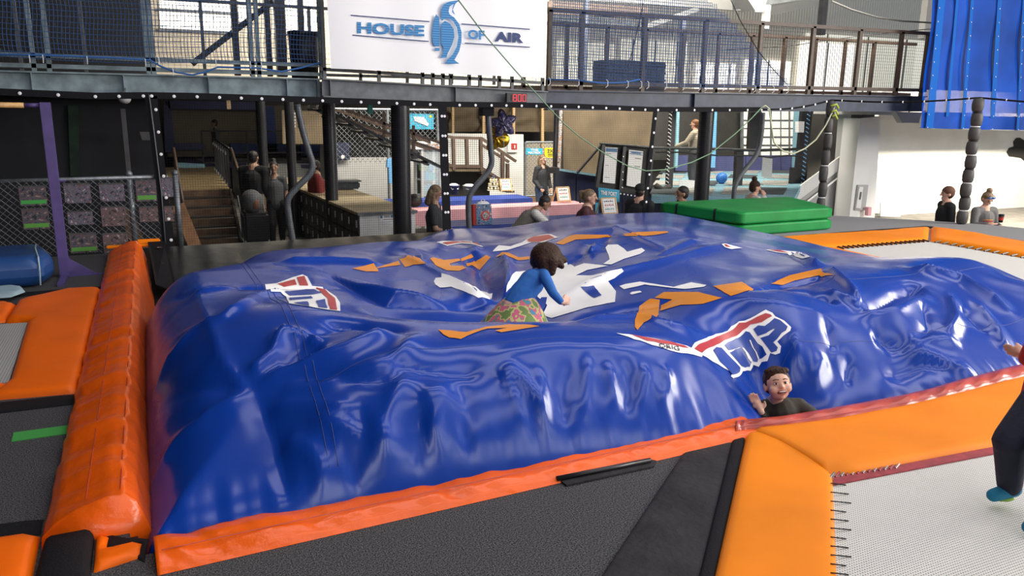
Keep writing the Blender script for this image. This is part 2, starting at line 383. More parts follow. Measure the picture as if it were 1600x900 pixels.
def tri_poly(poly, step, inset=()):
    poly = np.array(poly, float)
    A = np.sum(poly[:, 0] * np.roll(poly[:, 1], -1) - np.roll(poly[:, 0], -1) * poly[:, 1])
    if A < 0: poly = poly[::-1]
    B = resample(poly, step); n = len(B); pts = [tuple(p) for p in B]
    lo = poly.min(0); hi = poly.max(0)
    gx, gy = np.meshgrid(np.arange(lo[0], hi[0], step), np.arange(lo[1], hi[1], step)); G = np.stack([gx.ravel(), gy.ravel()], 1)
    tn = np.roll(B, -1, 0) - np.roll(B, 1, 0); nrm = np.stack([-tn[:, 1], tn[:, 0]], 1); nrm /= np.linalg.norm(nrm, axis=1)[:, None] + 1e-9
    extra = [B + nrm * q for q in inset]
    mg = (inset[-1] if inset else 0) + step * 0.4
    if len(G):
        k = inside(G, poly); G = G[k]; G = G[edge_dist(G, poly) > mg] if len(G) else G
    for E_, q in zip(extra, inset):
        k = inside(E_, poly); E_ = E_[k]; E_ = E_[edge_dist(E_, poly) > q * 0.9] if len(E_) else E_
        pts += [tuple(p) for p in E_]
    pts += [tuple(p) for p in G]
    ev = [(i, (i + 1) % n) for i in range(n)]
    v, e, f, *_ = delaunay_2d_cdt([Vector(p) for p in pts], ev, [], 1, 1e-6)
    return np.array([(p.x, p.y) for p in v]), [tuple(q) for q in f], poly
def pad(name, poly, mt, z0=0.0, th=0.05, edge=0.06, step=0.07, wr=0.006, wscale=5, seed=1, parent=None):
    poly = [(p[0], p[1]) for p in poly]
    V, F, P = tri_poly(poly, step, (edge * 0.12, edge * 0.45, edge))
    d = edge_dist(V, P); e = np.sqrt(np.clip(1 - (1 - np.clip(d / edge, 0, 1)) ** 2, 0, 1))
    z = z0 + e * (th + wr * vnoise(V, wscale, seed))
    b = MB(); b.add([(V[i, 0], V[i, 1], z[i]) for i in range(len(V))], F)
    return b.build(name, mt, parent, smooth=True)
def slab(name, poly, mt, z0, z1, parent=None):
    b = MB(); b.poly([(p[0], p[1], z0) for p in poly], (0, 0, z1 - z0)); return b.build(name, mt, parent)
def gpx(lst, z=0.0): return [onZ(x, y, z) for x, y in lst]

# ------------------------------------------------------------------ setting: floors and walls
PX0, PX1, PY0, PY1 = -0.15, 7.3, 3.15, 10.15
dk = slab('floor', [(-7, -6), (16, -6), (16, PY0), (-7, PY0)], 'carpet', -0.2, 0); struct(dk)
for nm, pl in (('floor', [(-7, PY0), (PX0 - 0.05, PY0), (PX0 - 0.05, 10.35), (-7, 10.35)]),
               ('floor', [(PX1, PY0), (16, PY0), (12.75, 7.5), (12.5, 8.2), (11.9, 9.0), (10.6, 10.2), (PX1, 10.35)])):
    struct(slab(nm, pl, 'carpet' if pl[0][0] < 0 else 'carpet_pale', -0.2, 0))
b = MB(); b.bb(-12, 40, -8, 40, -1.2, -1.0); gf = b.build('floor', 'concrete'); struct(gf)
for nm, x0, x1, y0, y1 in (('wall_pit_left', PX0 - 0.05, PX0 - 0.02, PY0, 10.3), ('wall_pit_right', PX1, PX1 + 0.04, PY0, 10.3), ('wall_pit_near', PX0, PX1, PY0 - 0.03, PY0)):
    b = MB(); b.bb(x0, x1, y0, y1, -1.0, -0.02); struct(b.build(nm, 'black_vinyl'))
b = MB(); b.bb(-7, 10.6, 10.25, 10.35, -1.0, -0.01); struct(b.build('wall_deck_back', 'black_vinyl'))

# ------------------------------------------------------------------ the air bag
CTRL = [  # (pixel x, pixel y, height)
 (420, 600, .42), (440, 475, .64), (300, 620, .36), (300, 520, .50), (330, 420, .42), (255, 457, .35), (207, 497, .25), (205, 600, .12), (250, 700, .12), (400, 397, .40),
 (420, 700, .22), (560, 600, .46), (560, 500, .60), (560, 690, .27), (640, 499, .60), (700, 620, .40), (700, 560, .52), (760, 504, .58), (860, 507, .57), (850, 620, .32), (850, 560, .48), (930, 516, .54),
 (1000, 620, .25), (1000, 560, .42), (1000, 529, .48), (1060, 542, .43), (1110, 573, .31), (1150, 612, .16), (1100, 620, .14),
 (900, 480, .35), (900, 440, .41), (950, 400, .45), (950, 354, .50), (1000, 356, .50), (1050, 356, .48), (870, 360, .40),
 (600, 440, .40), (520, 445, .44), (440, 430, .48), (600, 400, .41), (500, 388, .35), (600, 378, .36), (690, 375, .33), (740, 382, .22), (790, 375, .22), (830, 366, .30), (720, 440, .33), (770, 420, .26), (860, 400, .36), (700, 480, .37),
 (1150, 560, .22), (1200, 505, .42), (1180, 600, .02), (1215, 640, -.12), (1250, 640, -.10), (1235, 610, .0), (1100, 440, .49), (1030, 490, .42), (1060, 410, .50), (1130, 500, .44), (1310, 421, .50), (1380, 414, .48), (1450, 409, .50), (1520, 404, .50), (1600, 441, .40),
 (1300, 480, .44), (1400, 500, .34), (1400, 560, .12), (1300, 560, .18), (1300, 600, .02), (1550, 500, .24), (1480, 440, .44), (1550, 450, .36), (1250, 450, .46), (1250, 540, .30),
 (1100, 366, .46), (1200, 382, .40), (1265, 402, .40), (1180, 420, .44)]
CXY = [((lambda p: (p.x, p.y))(onZ(x, y, z)), z) for x, y, z in CTRL]
CXY += [((1.95, 4.9), .24), ((2.3, 4.75), .22), ((2.8, 5.0), .27), ((1.5, 4.8), .30), ((6.8, 4.2), .35), ((6.9, 5.5), .3), ((6.6, 6.5), .3), ((6.8, 8), .3), ((0.5, 8.3), -.05), ((0.25, 7.9), -.1), ((0.25, 9.0), -.6), ((0.8, 9.2), -.45), ((1.5, 9.6), -.35), ((1.3, 9.0), .0), ((2.4, 9.7), -.2), ((0.2, 7.3), .05), ((5.5, 9.5), .3), ((3.5, 9.6), .2), ((6.7, 9.4), .3), ((4.2, 9.4), .2)]
ZE = -0.12
def sst(a, b, x): t = np.clip((x - a) / (b - a), 0, 1); return t * t * (3 - 2 * t)
def ZEf(P): return ZE - 0.75 * sst(6.6, 8.6, P[:, 1]) * (1 - 0.7 * sst(1.5, 4, P[:, 0]))
def edgef(P, w=0.55):
    d = np.minimum(np.minimum(P[:, 0] - PX0, PX1 - P[:, 0]) / 0.45, np.minimum((P[:, 1] - PY0) / w, (PY1 - P[:, 1]) / 0.7)); d = np.clip(d, 0, 1)
    return np.sqrt(np.clip(1 - (1 - d) ** 2, 0, 1))
CP = np.array([c[0] for c in CXY]); CZ = np.array([c[1] for c in CXY])
ok = (CP[:, 0] > PX0 + 0.04) & (CP[:, 0] < PX1 - 0.05) & (CP[:, 1] > PY0 + 0.05) & (CP[:, 1] < PY1 - 0.05); CP = CP[ok]; CZ = CZ[ok]
HV = ZEf(CP) + (CZ - ZEf(CP)) / np.maximum(edgef(CP), 0.5)
def kern(r): return -np.sqrt(r * r + 0.02)
D0 = np.linalg.norm(CP[:, None] - CP[None], axis=2)
A_ = np.zeros((len(CP) + 1, len(CP) + 1)); A_[:-1, :-1] = kern(D0) + 0.04 * np.eye(len(CP)); A_[-1, :-1] = 1; A_[:-1, -1] = 1
WT = np.linalg.solve(A_, np.append(HV, 0))
def bag_base(P):
    out = np.empty(len(P))
    for i in range(0, len(P), 8000):
        q = P[i:i + 8000]; out[i:i + 8000] = kern(np.linalg.norm(q[:, None] - CP[None], axis=2)) @ WT[:-1] + WT[-1]
    ze = ZEf(P); return ze + edgef(P) * (out - ze)
STEP = 0.022
gxs = np.arange(PX0, PX1 + STEP, STEP); gys = np.arange(PY0, PY1 + STEP, STEP)
GX, GY = np.meshgrid(gxs, gys); GP = np.stack([GX.ravel(), GY.ravel()], 1)
GZ = bag_base(GP).reshape(GX.shape)
def bil(P):
    fx = np.clip((P[:, 0] - PX0) / STEP, 0, len(gxs) - 1.001); fy = np.clip((P[:, 1] - PY0) / STEP, 0, len(gys) - 1.001)
    i = fx.astype(int); j = fy.astype(int); a = fx - i; c = fy - j
    return (GZ[j, i] * (1 - a) * (1 - c) + GZ[j, i + 1] * a * (1 - c) + GZ[j + 1, i] * (1 - a) * c + GZ[j + 1, i + 1] * a * c)
TS = np.linspace(2.5, 14, 1400)
def bag_hit(px, py):
    d = pray(px, py); d = d / d.dot(_F0); P = np.stack([d.x * TS, d.y * TS], 1); z = CAMH + d.z * TS
    okk = (P[:, 0] > PX0) & (P[:, 0] < PX1) & (P[:, 1] > PY0) & (P[:, 1] < PY1)
    below = okk & (z <= bil(P)); k = np.argmax(below)
    if not below.any(): k = np.argmin(np.where(okk, z - bil(P), 9))
    return P[k]
# creases, traced as folds of the vinyl: (pixel polyline, height, width)
CREASE = [
 ([(395, 610), (450, 560), (500, 520), (560, 503)], -.02, .05), ([(398, 612), (500, 600), (620, 560), (660, 520)], .025, .05), ([(500, 540), (470, 560), (440, 580)], -.025, .04), ([(395, 615), (330, 650), (270, 700), (235, 760)], .02, .05), ([(390, 612), (320, 600), (250, 620), (210, 650)], -.018, .06), ([(300, 520), (260, 570), (230, 640)], .02, .06),
 ([(640, 580), (620, 620), (600, 680), (610, 740)], .025, .06), ([(720, 590), (735, 640), (720, 700)], -.02, .05), ([(840, 580), (850, 630), (845, 670)], .02, .035), ([(980, 565), (985, 610), (975, 640)], -.018, .03), ([(1040, 570), (1045, 610), (1030, 640)], .018, .035), ([(560, 640), (570, 700), (545, 750)], -.02, .05),
 ([(1360, 520), (1390, 540), (1440, 545)], -.03, .05), ([(1290, 500), (1300, 540), (1290, 580)], -.025, .04), ([(1440, 470), (1450, 510), (1430, 540)], -.025, .05),
 ([(395, 605), (470, 580), (560, 545), (620, 515)], .035, .07), ([(385, 595), (430, 560), (440, 525)], .03, .05), ([(430, 525), (470, 530), (505, 537)], .03, .04), ([(400, 612), (520, 590), (640, 585)], -.03, .06),
 ([(640, 520), (560, 505), (500, 503)], -.03, .05), ([(400, 615), (430, 690), (450, 780)], -.02, .05), ([(385, 620), (345, 560), (300, 440)], .012, .03),
 ([(600, 560), (650, 570), (700, 575), (760, 570)], -.03, .06), ([(780, 600), (800, 590), (815, 600), (860, 665)], .035, .04), ([(800, 612), (820, 680)], .02, .035), ([(650, 630), (690, 622), (680, 660), (675, 700)], .03, .05),
 ([(920, 560), (915, 620), (910, 655)], .02, .03), ([(950, 570), (962, 650)], .02, .03), ([(1010, 575), (1000, 640)], .02, .03), ([(760, 560), (880, 545), (1000, 550)], .015, .05), ([(890, 570), (880, 620), (885, 660)], -.015, .03),
 ([(480, 660), (560, 680), (630, 720)], .025, .05), ([(440, 690), (480, 710), (520, 760)], .02, .05), ([(420, 640), (480, 640), (560, 640)], .015, .04), ([(650, 640), (660, 690), (650, 730)], -.02, .04),
 ([(770, 480), (720, 450), (660, 420), (620, 400)], .04, .09), ([(775, 470), (755, 430), (740, 395)], -.05, .07), ([(790, 470), (795, 430), (785, 400)], .05, .06), ([(780, 475), (700, 475), (600, 470), (540, 440), (500, 418)], -.045, .08), ([(690, 470), (620, 462), (560, 445), (500, 420)], .035, .06),
 ([(430, 410), (520, 410), (600, 415)], .03, .07), ([(250, 470), (330, 450), (420, 450), (530, 450)], -.02, .05), ([(300, 462), (380, 448)], .02, .04), ([(340, 505), (400, 470), (450, 460)], .03, .05), ([(260, 540), (330, 505), (360, 500)], .01, .03),
 ([(640, 388), (660, 402), (665, 415)], .02, .07), ([(740, 384), (745, 400), (750, 420)], .02, .06),
 ([(830, 430), (900, 400), (930, 385), (960, 360)], -.03, .09), ([(870, 470), (960, 430), (1060, 405), (1150, 380)], .03, .08), ([(890, 500), (980, 480), (1060, 470)], -.03, .07), ([(900, 505), (1000, 500), (1100, 525)], .03, .06), ([(920, 395), (935, 380)], .05, .06), ([(1030, 400), (1090, 375)], .02, .05),
 ([(1200, 445), (1260, 455), (1310, 470)], -.05, .07), ([(1290, 425), (1320, 450), (1350, 482)], .05, .05), ([(1345, 485), (1400, 455), (1440, 445)], -.06, .06), ([(1290, 455), (1320, 470), (1350, 485)], .03, .04),
 ([(1340, 500), (1400, 490), (1450, 465)], .03, .05), ([(1485, 460), (1495, 500), (1480, 530)], .03, .04), ([(1410, 545), (1450, 535), (1500, 540)], .03, .05), ([(1410, 550), (1470, 565), (1530, 595)], .03, .045), ([(1240, 530), (1245, 560), (1225, 590)], .03, .04), ([(1310, 545), (1280, 580), (1270, 610)], .03, .04), ([(1330, 560), (1320, 600)], -.02, .03),
 ([(1420, 420), (1500, 440), (1580, 490)], .05, .06), ([(1520, 470), (1560, 520), (1575, 555)], .03, .04), ([(1500, 480), (1540, 520)], -.02, .04), ([(1380, 590), (1440, 570), (1500, 575)], -.03, .05), ([(1190, 540), (1170, 580)], -.03, .05), ([(1240, 400), (1280, 420)], .04, .06), ([(1150, 452), (1250, 440), (1290, 430)], -.03, .06),
 ([(950, 350), (1010, 380), (1040, 392)], .02, .06), ([(1140, 470), (1220, 480), (1300, 500)], .02, .06)]
DZ = np.zeros(GP.shape[0])
for pl, amp, wd in CREASE:
    q = []
    for (x0, y0), (x1, y1) in zip(pl[:-1], pl[1:]):
        for k in range(4): q.append(bag_hit(x0 + (x1 - x0) * k / 4, y0 + (y1 - y0) * k / 4))
    q.append(bag_hit(*pl[-1])); q = np.array(q)
    keep = [q[0]]
    for p in q[1:]:
        if np.linalg.norm(p - keep[-1]) < 1.2: keep.append(p)
    q = np.array(keep); L = len(q)
    if L < 2: continue
    lo = q.min(0) - 4 * wd; hi = q.max(0) + 4 * wd; sel = np.where(((GP > lo) & (GP < hi)).all(1))[0]; S = GP[sel]
    best = np.full(len(S), 9.0); tt = np.zeros(len(S))
    for i in range(L - 1):
        ab = q[i + 1] - q[i]; t = np.clip(((S - q[i]) @ ab) / max(ab @ ab, 1e-9), 0, 1); d = np.linalg.norm(S - (q[i] + t[:, None] * ab), axis=1); u = d < best
        best[u] = d[u]; tt[u] = (i + t[u]) / (L - 1)
    taper = np.clip(np.minimum(tt, 1 - tt) * 5 + 0.15, 0, 1)
    r = best / wd
    DZ[sel] += 1.8 * amp * taper * np.exp(-np.abs(r) ** 1.25)
ef = np.clip(edgef(GP), 0, 1)
pl = np.exp(-((GP[:, 1] - PY0 - 0.10) / 0.10) ** 2)                      # puckers along the near hem
DZ += pl * (0.004 * np.sin(GP[:, 0] * 31 + 2 * np.sin(GP[:, 0] * 3.1)) + 0.0025 * np.sin(GP[:, 0] * 67 + 1))
DZ += ef * (0.014 * vnoise(GP, 2.2, 4, 2) + 0.0012 * vnoise(GP, 11, 9, 1))
GZ = GZ + DZ.reshape(GX.shape)
BAG = thing('air_bag', 'huge glossy blue inflated air bag filling the padded pit', 'air bag', (3.4, 6.5, 0))
b = MB(); ny, nx = GX.shape
vs = np.stack([GX.ravel(), GY.ravel(), GZ.ravel()], 1)
idx = np.arange(nx * ny).reshape(ny, nx)
qf = np.stack([idx[:-1, :-1].ravel(), idx[:-1, 1:].ravel(), idx[1:, 1:].ravel(), idx[1:, :-1].ravel()], 1)
b.v = [tuple(v) for v in vs.tolist()]; b.f = [tuple(q) for q in qf.tolist()]
# hem: skirt going down into the pit
rim = list(idx[0, :]) + list(idx[1:, -1]) + list(idx[-1, -2::-1]) + list(idx[-2:0:-1, 0])
n0 = len(b.v); b.v += [(b.v[i][0], b.v[i][1], -0.9) for i in rim]
for k in range(len(rim)): k2 = (k + 1) % len(rim); b.f.append((rim[k2], rim[k], n0 + k, n0 + k2))
b.build('bag_shell', 'bag_vinyl', BAG, smooth=True, fixn=False)
def drape(name, pxpoly, mt, off=0.004, step=0.03, xy=False, label=None):
    if xy: P = np.array(pxpoly, float)
    else:
        Q = []
        n = len(pxpoly)
        for i in range(n):
            (x0, y0), (x1, y1) = pxpoly[i], pxpoly[(i + 1) % n]; m_ = max(1, int(math.hypot(x1 - x0, y1 - y0) / 9))
            for k in range(m_): Q.append(bag_hit(x0 + (x1 - x0) * k / m_, y0 + (y1 - y0) * k / m_))
        P = np.array(Q)
    try: V, F, _ = tri_poly(P, step)
    except Exception: return None
    if not len(F): return None
    h = 0.01; z = bil(V); sx = (bil(V + [h, 0]) - bil(V - [h, 0])) / (2 * h); sy = (bil(V + [0, h]) - bil(V - [0, h])) / (2 * h)
    nn = np.stack([-sx, -sy, np.ones(len(V))], 1); nn /= np.linalg.norm(nn, axis=1)[:, None]
    W3 = np.stack([V[:, 0], V[:, 1], z], 1) + nn * off
    q = MB(); q.add(W3.tolist(), [f for f in F]); o = q.build(name, mt, BAG, smooth=True, fixn=False)
    bm = bmesh.new(); bm.from_mesh(o.data)
    for f in bm.faces:
        if f.normal.z < 0: f.normal_flip()
    bm.to_mesh(o.data); bm.free()
    if label: o['label'] = label
    return o
def z4(x0, y0, s, pts): return [(x0 + x * s, y0 + y * s) for x, y in pts]
OR = [[(550, 420), (584, 412.5), (591, 422), (591, 425), (572, 425)], [(588, 419), (622.5, 408), (626, 414.5), (590, 419.5)], [(624, 405.5), (646, 400), (656, 404), (664.5, 413), (646, 414), (633, 418)],
 [(672, 404.5), (677, 402.5), (694, 407), (717.5, 404.5), (720, 407.5), (702.5, 412.5), (704, 416), (722.5, 416), (728, 419), (717.5, 424), (697.5, 423), (680, 415)], [(720, 404.5), (736, 397.5), (740, 402), (721, 409)],
 [(728, 412.5), (741, 408), (742.5, 410), (760, 399), (767, 402.5), (750, 422.5), (746, 420.5), (737.5, 415), (730, 417)], [(775, 402.5), (785, 394.5), (795, 395.5), (810, 402.5), (827.5, 401), (827.5, 405.5), (810, 407.5), (792.5, 400), (782.5, 400)],
 [(684.6, 516.4), (729, 520), (759, 512), (780, 509.6), (795, 508), (828, 508), (843, 511), (810, 516.4), (783, 521), (774, 517.6), (792, 513.5), (762, 514.4), (741, 521.5), (720, 531), (702, 529), (693, 524.5)],
 [(867, 381), (890, 369), (900, 367), (950, 367.5), (957.5, 369.5), (935, 373), (900, 375), (880, 383)], [(975, 366), (997, 363), (1025, 362), (1042, 362), (1045, 364), (1022, 368), (995, 369.5), (977, 369.5)],
 [(992, 500), (999, 480), (1016, 467.5), (1031, 469), (1029, 492.5), (1006, 505), (996, 517), (992, 512)], [(1022.7, 466.6), (1037.8, 457), (1090.7, 457), (1128.5, 466.6), (1098, 476), (1064, 477), (1032, 486.6), (1033, 478), (1051, 469)],
 [(1114, 447.7), (1158.8, 441), (1177, 452.6), (1141.7, 463.6)], [(1204, 444), (1234, 430.7), (1283, 420), (1285, 425), (1304, 430.7), (1280, 430.7), (1242, 439), (1223, 446)]]
for q in OR: drape('printed_letter', q, 'print_orange')
WH = [[(678, 440), (681, 435), (690, 434), (690, 427.5), (702.5, 431), (722.5, 440), (742.5, 448), (750, 455), (770, 459), (765, 469), (747.5, 466), (732.5, 460), (722.5, 455), (705, 449), (687.5, 450), (680, 445)],
 [(791, 458), (792, 448), (800, 430), (806, 425), (827, 423), (805, 442)],
 [(848, 430), (862, 415), (885, 407.5), (897.5, 417.5), (912.5, 412), (930, 414), (950, 416), (917.5, 422.5), (900, 431), (925, 431), (950, 425), (971, 420.5), (974.5, 425), (960, 436), (950, 440), (962.5, 456), (961, 472.5), (917.5, 481), (885, 491), (862, 498), (847.5, 492.5), (855, 477.5), (840, 465), (838, 450)],
 [(946, 387.5), (950, 383), (965, 382.5), (975, 389), (980, 394), (1002.5, 388), (1008, 392), (1000, 397.5), (975, 405), (955, 414), (942.5, 413), (952.5, 406), (951, 399)],
 [(968, 447.5), (977.5, 444.5), (1000, 441), (1052.5, 449), (1080, 442), (1104, 446), (1100, 449), (1070, 452.5), (1045, 450), (1007.5, 445.5), (975, 453)], [(984, 459.5), (987.5, 457), (1000, 455), (1003, 457.5), (987.5, 461)]]
for q in WH: drape('printed_emblem', q, 'print_white')
drape('printed_emblem', [(907.5, 450), (927.5, 447.5), (940.5, 462.5), (929, 467), (917.5, 459)], 'print_blue', 0.007)
drape('printed_emblem', [(838, 478), (846, 466), (855, 466), (852, 480), (845, 490)], 'print_blue', 0.007)
J = lambda pts: z4(1040, 470, .15, pts)
LOGO = [('print_white', .004, [J([(265, 495), (300, 445), (520, 350), (640, 325), (680, 270), (760, 225), (820, 220), (940, 155), (1040, 112), (1110, 130), (1140, 165), (1235, 215), (1305, 285), (1295, 330), (1160, 440), (1200, 500), (1190, 550), (1140, 585), (1085, 580), (1060, 630), (1000, 660), (970, 690), (910, 685), (900, 720), (840, 740), (800, 735), (780, 775), (700, 815), (675, 792), (690, 760), (600, 705), (370, 565)])]),
 ('print_red', .007, [J([(295, 505), (340, 465), (520, 385), (650, 335), (720, 290), (760, 250), (830, 240), (950, 175), (1040, 135), (1090, 145), (1105, 175), (1000, 245), (880, 275), (800, 325), (760, 360), (600, 425), (450, 500), (375, 555)])]),
 ('print_blue', .007, [J([(487, 520), (520, 487), (575, 495), (770, 705), (765, 745), (690, 778), (625, 700), (560, 640)]), J([(605, 470), (640, 440), (800, 360), (830, 330), (870, 335), (1050, 570), (1045, 600), (1000, 625), (970, 620), (955, 655), (915, 655), (895, 640), (870, 690), (820, 700), (780, 680), (660, 545), (780, 490), (765, 487), (650, 525)]),
   J([(912, 300), (960, 280), (1030, 275), (1130, 200), (1190, 205), (1265, 290), (1250, 320), (1115, 440), (1120, 460), (1165, 510), (1150, 550), (1100, 560), (985, 400), (1070, 385), (1138, 315), (1120, 308), (1040, 360), (960, 375)])]),
 ('print_white', .010, [J([(785, 500), (800, 500), (895, 640), (880, 655)]), J([(862, 435), (878, 432), (975, 615), (958, 622)])]),
 ('print_white', .004, [[(962.5, 521.5), (982.5, 523.5), (1012.5, 528.5), (1042.5, 533.5), (1072.5, 541), (1097.5, 555.5), (1096, 559), (1082.5, 556), (1045, 549), (1000, 534)]]),
 ('print_red', .007, [[(985, 524.5), (1010, 529), (1040, 534), (1068, 541), (1076, 545.5), (1045, 540), (1010, 534)]])]
L2 = lambda pts: z4(180, 400, .3, pts)
LOGO += [('print_white', .004, [L2([(780, 150), (840, 145), (920, 115), (975, 98), (1000, 110), (1025, 160), (1080, 165), (1150, 215), (1170, 245), (1172, 290), (1110, 283), (905, 250), (890, 215), (860, 190), (810, 190)])]),
 ('print_red', .007, [L2([(845, 150), (935, 125), (945, 155), (880, 165)]), L2([(945, 115), (985, 108), (1005, 160), (960, 158)]), L2([(1045, 170), (1080, 175), (1145, 225), (1155, 286), (1118, 282), (1105, 225)])]),
 ('print_blue', .007, [L2([(880, 190), (1020, 176), (1080, 195), (1030, 205), (910, 212)]), L2([(910, 235), (905, 222), (1020, 214), (1030, 225)]), L2([(930, 250), (1000, 240), (1010, 266)]), L2([(1045, 237), (1092, 228), (1105, 278), (1058, 272)])])]
L3 = lambda pts: z4(640, 260, .15, pts)
LOGO += [('print_white', .004, [L3([(865, 890), (930, 825), (1050, 835), (1170, 795), (1240, 750), (1340, 722), (1440, 706), (1480, 712), (1550, 745), (1500, 755), (1390, 795), (1270, 795), (1150, 835), (1020, 875)]), L3([(280, 795), (340, 780), (530, 780), (650, 785), (770, 845), (640, 810), (540, 805), (390, 832), (330, 808)])]),
 ('print_red', .007, [L3([(1225, 765), (1300, 735), (1450, 716), (1510, 750), (1350, 793), (1240, 790)]), L3([(340, 802), (400, 790), (540, 785), (640, 792), (735, 835), (650, 800), (540, 796), (390, 820)])])]
L4 = lambda pts: z4(1140, 360, .15, pts)
LOGO += [('print_white', .004, [L4([(370, 205), (430, 203), (600, 217), (700, 225), (800, 255), (840, 280), (760, 297), (690, 278), (600, 245), (480, 230)]), [(1127.5, 382), (1132.5, 381), (1160, 388), (1142.5, 390), (1132.5, 387)]]),
 ('print_red', .007, [L4([(410, 207), (520, 212), (615, 240), (500, 226)]), [(1131, 382.5), (1134, 382.5), (1142, 387), (1134, 386)]]), ('print_blue', .007, [L4([(640, 228), (700, 236), (720, 258), (670, 246)]), L4([(730, 245), (780, 262), (790, 280), (745, 265)])])]
for mt, off, ps in LOGO:
    for q in ps: drape('printed_logo', q, mt, off, step=0.025)
# small black capitals on the logo strip
def text_verts(body, bold=0.0, res=3):
    cu = bpy.data.curves.new('t', 'FONT'); cu.body = body; cu.size = 1; cu.offset = bold; cu.resolution_u = res; cu.fill_mode = 'FRONT'
    o = bpy.data.objects.new('t', cu); COL.objects.link(o); dg = bpy.context.evaluated_depsgraph_get(); me = bpy.data.meshes.new_from_object(o.evaluated_get(dg))
    v = np.array([(p.co.x, p.co.y) for p in me.vertices]); f = [tuple(p.vertices) for p in me.polygons]
    bpy.data.objects.remove(o); bpy.data.meshes.remove(me); bpy.data.curves.remove(cu)
    lo = v.min(0); hi = v.max(0); return (v - lo) / (hi - lo), f, (hi - lo)[0] / (hi - lo)[1]
v, f, _ = text_verts('ORIG', 0.01)
q = MB(); vs = []
for a, c in v:
    x = 1030 + 32 * a - 1 * c; y = 545.5 + 5.5 * a - 6.5 * c; p = bag_hit(x, y); vs.append((p[0], p[1], bil(p[None])[0] + 0.009))
q.add(vs, f).build('printed_lettering', 'ink', BAG, fixn=False)
# stitched seams
for sx in (0.62, 0.66):
    ys = np.arange(3.25, 8.2, 0.04); P = np.stack([sx + 0 * ys, ys], 1); z = bil(P)
    q = MB(); q.tube([(P[i, 0], P[i, 1], z[i] + 0.001) for i in range(len(ys))], 0.0022, 4); q.build('seam', 'pad_blue', BAG, smooth=True)
for yy in (3.62, 4.35):
    xs = np.arange(0.66, 6.6, 0.04); P = np.stack([xs, yy + 0.03 * np.sin(xs * 2)], 1); z = bil(P)
    q = MB(); q.tube([(P[i, 0], P[i, 1], z[i] + 0.0005) for i in range(len(xs))], 0.0018, 4); q.build('seam', 'pad_blue', BAG, smooth=True)
# ------------------------------------------------------------------ pads, strips and trampolines on the deck
def sweep(name, mt, A, B, prof, n=160, wr=0.006, wfreq=14, seed=0, parent=None, smooth=True, taper=None, ny=4):
    """profile (across, up) swept from A to B; across = to the left of A->B on the floor"""
    A = Vector(A); B = Vector(B); d = (B - A); L = d.length; d.normalize(); sd = Vector((-d.y, d.x, 0))
    P = [Vector((p[0], p[1])) for p in prof]; fine = []
    for i in range(len(P) - 1):
        for k in range(ny): fine.append(P[i].lerp(P[i + 1], k / ny))
    fine.append(P[-1]); m_ = len(fine)
    r = np.random.RandomState(seed); S = np.linspace(0, 1, n + 1)
    st = np.array([[s * L, q] for s in S for q in np.linspace(0, 0.5, m_)])
    w1 = vnoise(np.stack([st[:, 0] + 0.6 * st[:, 1], st[:, 1] * 0.35], 1), wfreq, seed, 3).reshape(n + 1, m_)
    vs = []
    for i, s in enumerate(S):
        k = taper(s) if taper else 1.0
        for j, p in enumerate(fine):
            e = 4 * (j / (m_ - 1)) * (1 - j / (m_ - 1))
            o = A + d * (s * L) + sd * (p.x + wr * 0.6 * w1[i, j] * e) + Vector((0, 0, p.y * k + wr * w1[i, j] * min(1, e * 1.5)))
            vs.append(o)
    fs = [(i * m_ + j, (i + 1) * m_ + j, (i + 1) * m_ + j + 1, i * m_ + j + 1) for i in range(n) for j in range(m_ - 1)]
    b = MB(); b.add(vs, fs); b.f.append(tuple(range(m_))); b.f.append(tuple((n * m_ + j) for j in range(m_ - 1, -1, -1)))
    return b.build(name, mt, parent, smooth=smooth)
# big glossy bolster along the left side of the pit
t = thing('edge_bolster', 'tall wrinkled glossy dark-orange bolster running along the left side of the pit', 'pad', (-0.3, 6.5, 0))
sweep('cover', 'orange_gloss', (-0.52, 3.35, 0), (-0.52, 10.05, 0), [(0, 0.0), (-.005, .05), (-.05, .10), (-.14, .145), (-.25, .185), (-.31, .185), (-.355, .14), (-.385, .05), (-.42, -.07), (-.45, -.2), (-.47, -.4)], n=420, wr=0.020, wfreq=19, seed=3, parent=t)
for k, u in enumerate((-0.17, -0.30)):
    q = MB(); q.tube([(-0.52 - u * 1.0, y, 0.165 if k == 0 else 0.185) for y in np.arange(3.4, 10, 0.2)], 0.0022, 4); q.build('stitching', 'red_strip', t)
q = MB(); q.box((-0.30, 10.09, 0.12), (0.46, 0.10, 0.03)); q.box((-0.08, 10.16, 0.15), (0.25, 0.03, 0.06)); q.build('end_flap', 'orange_pad', t, bevel=0.01)
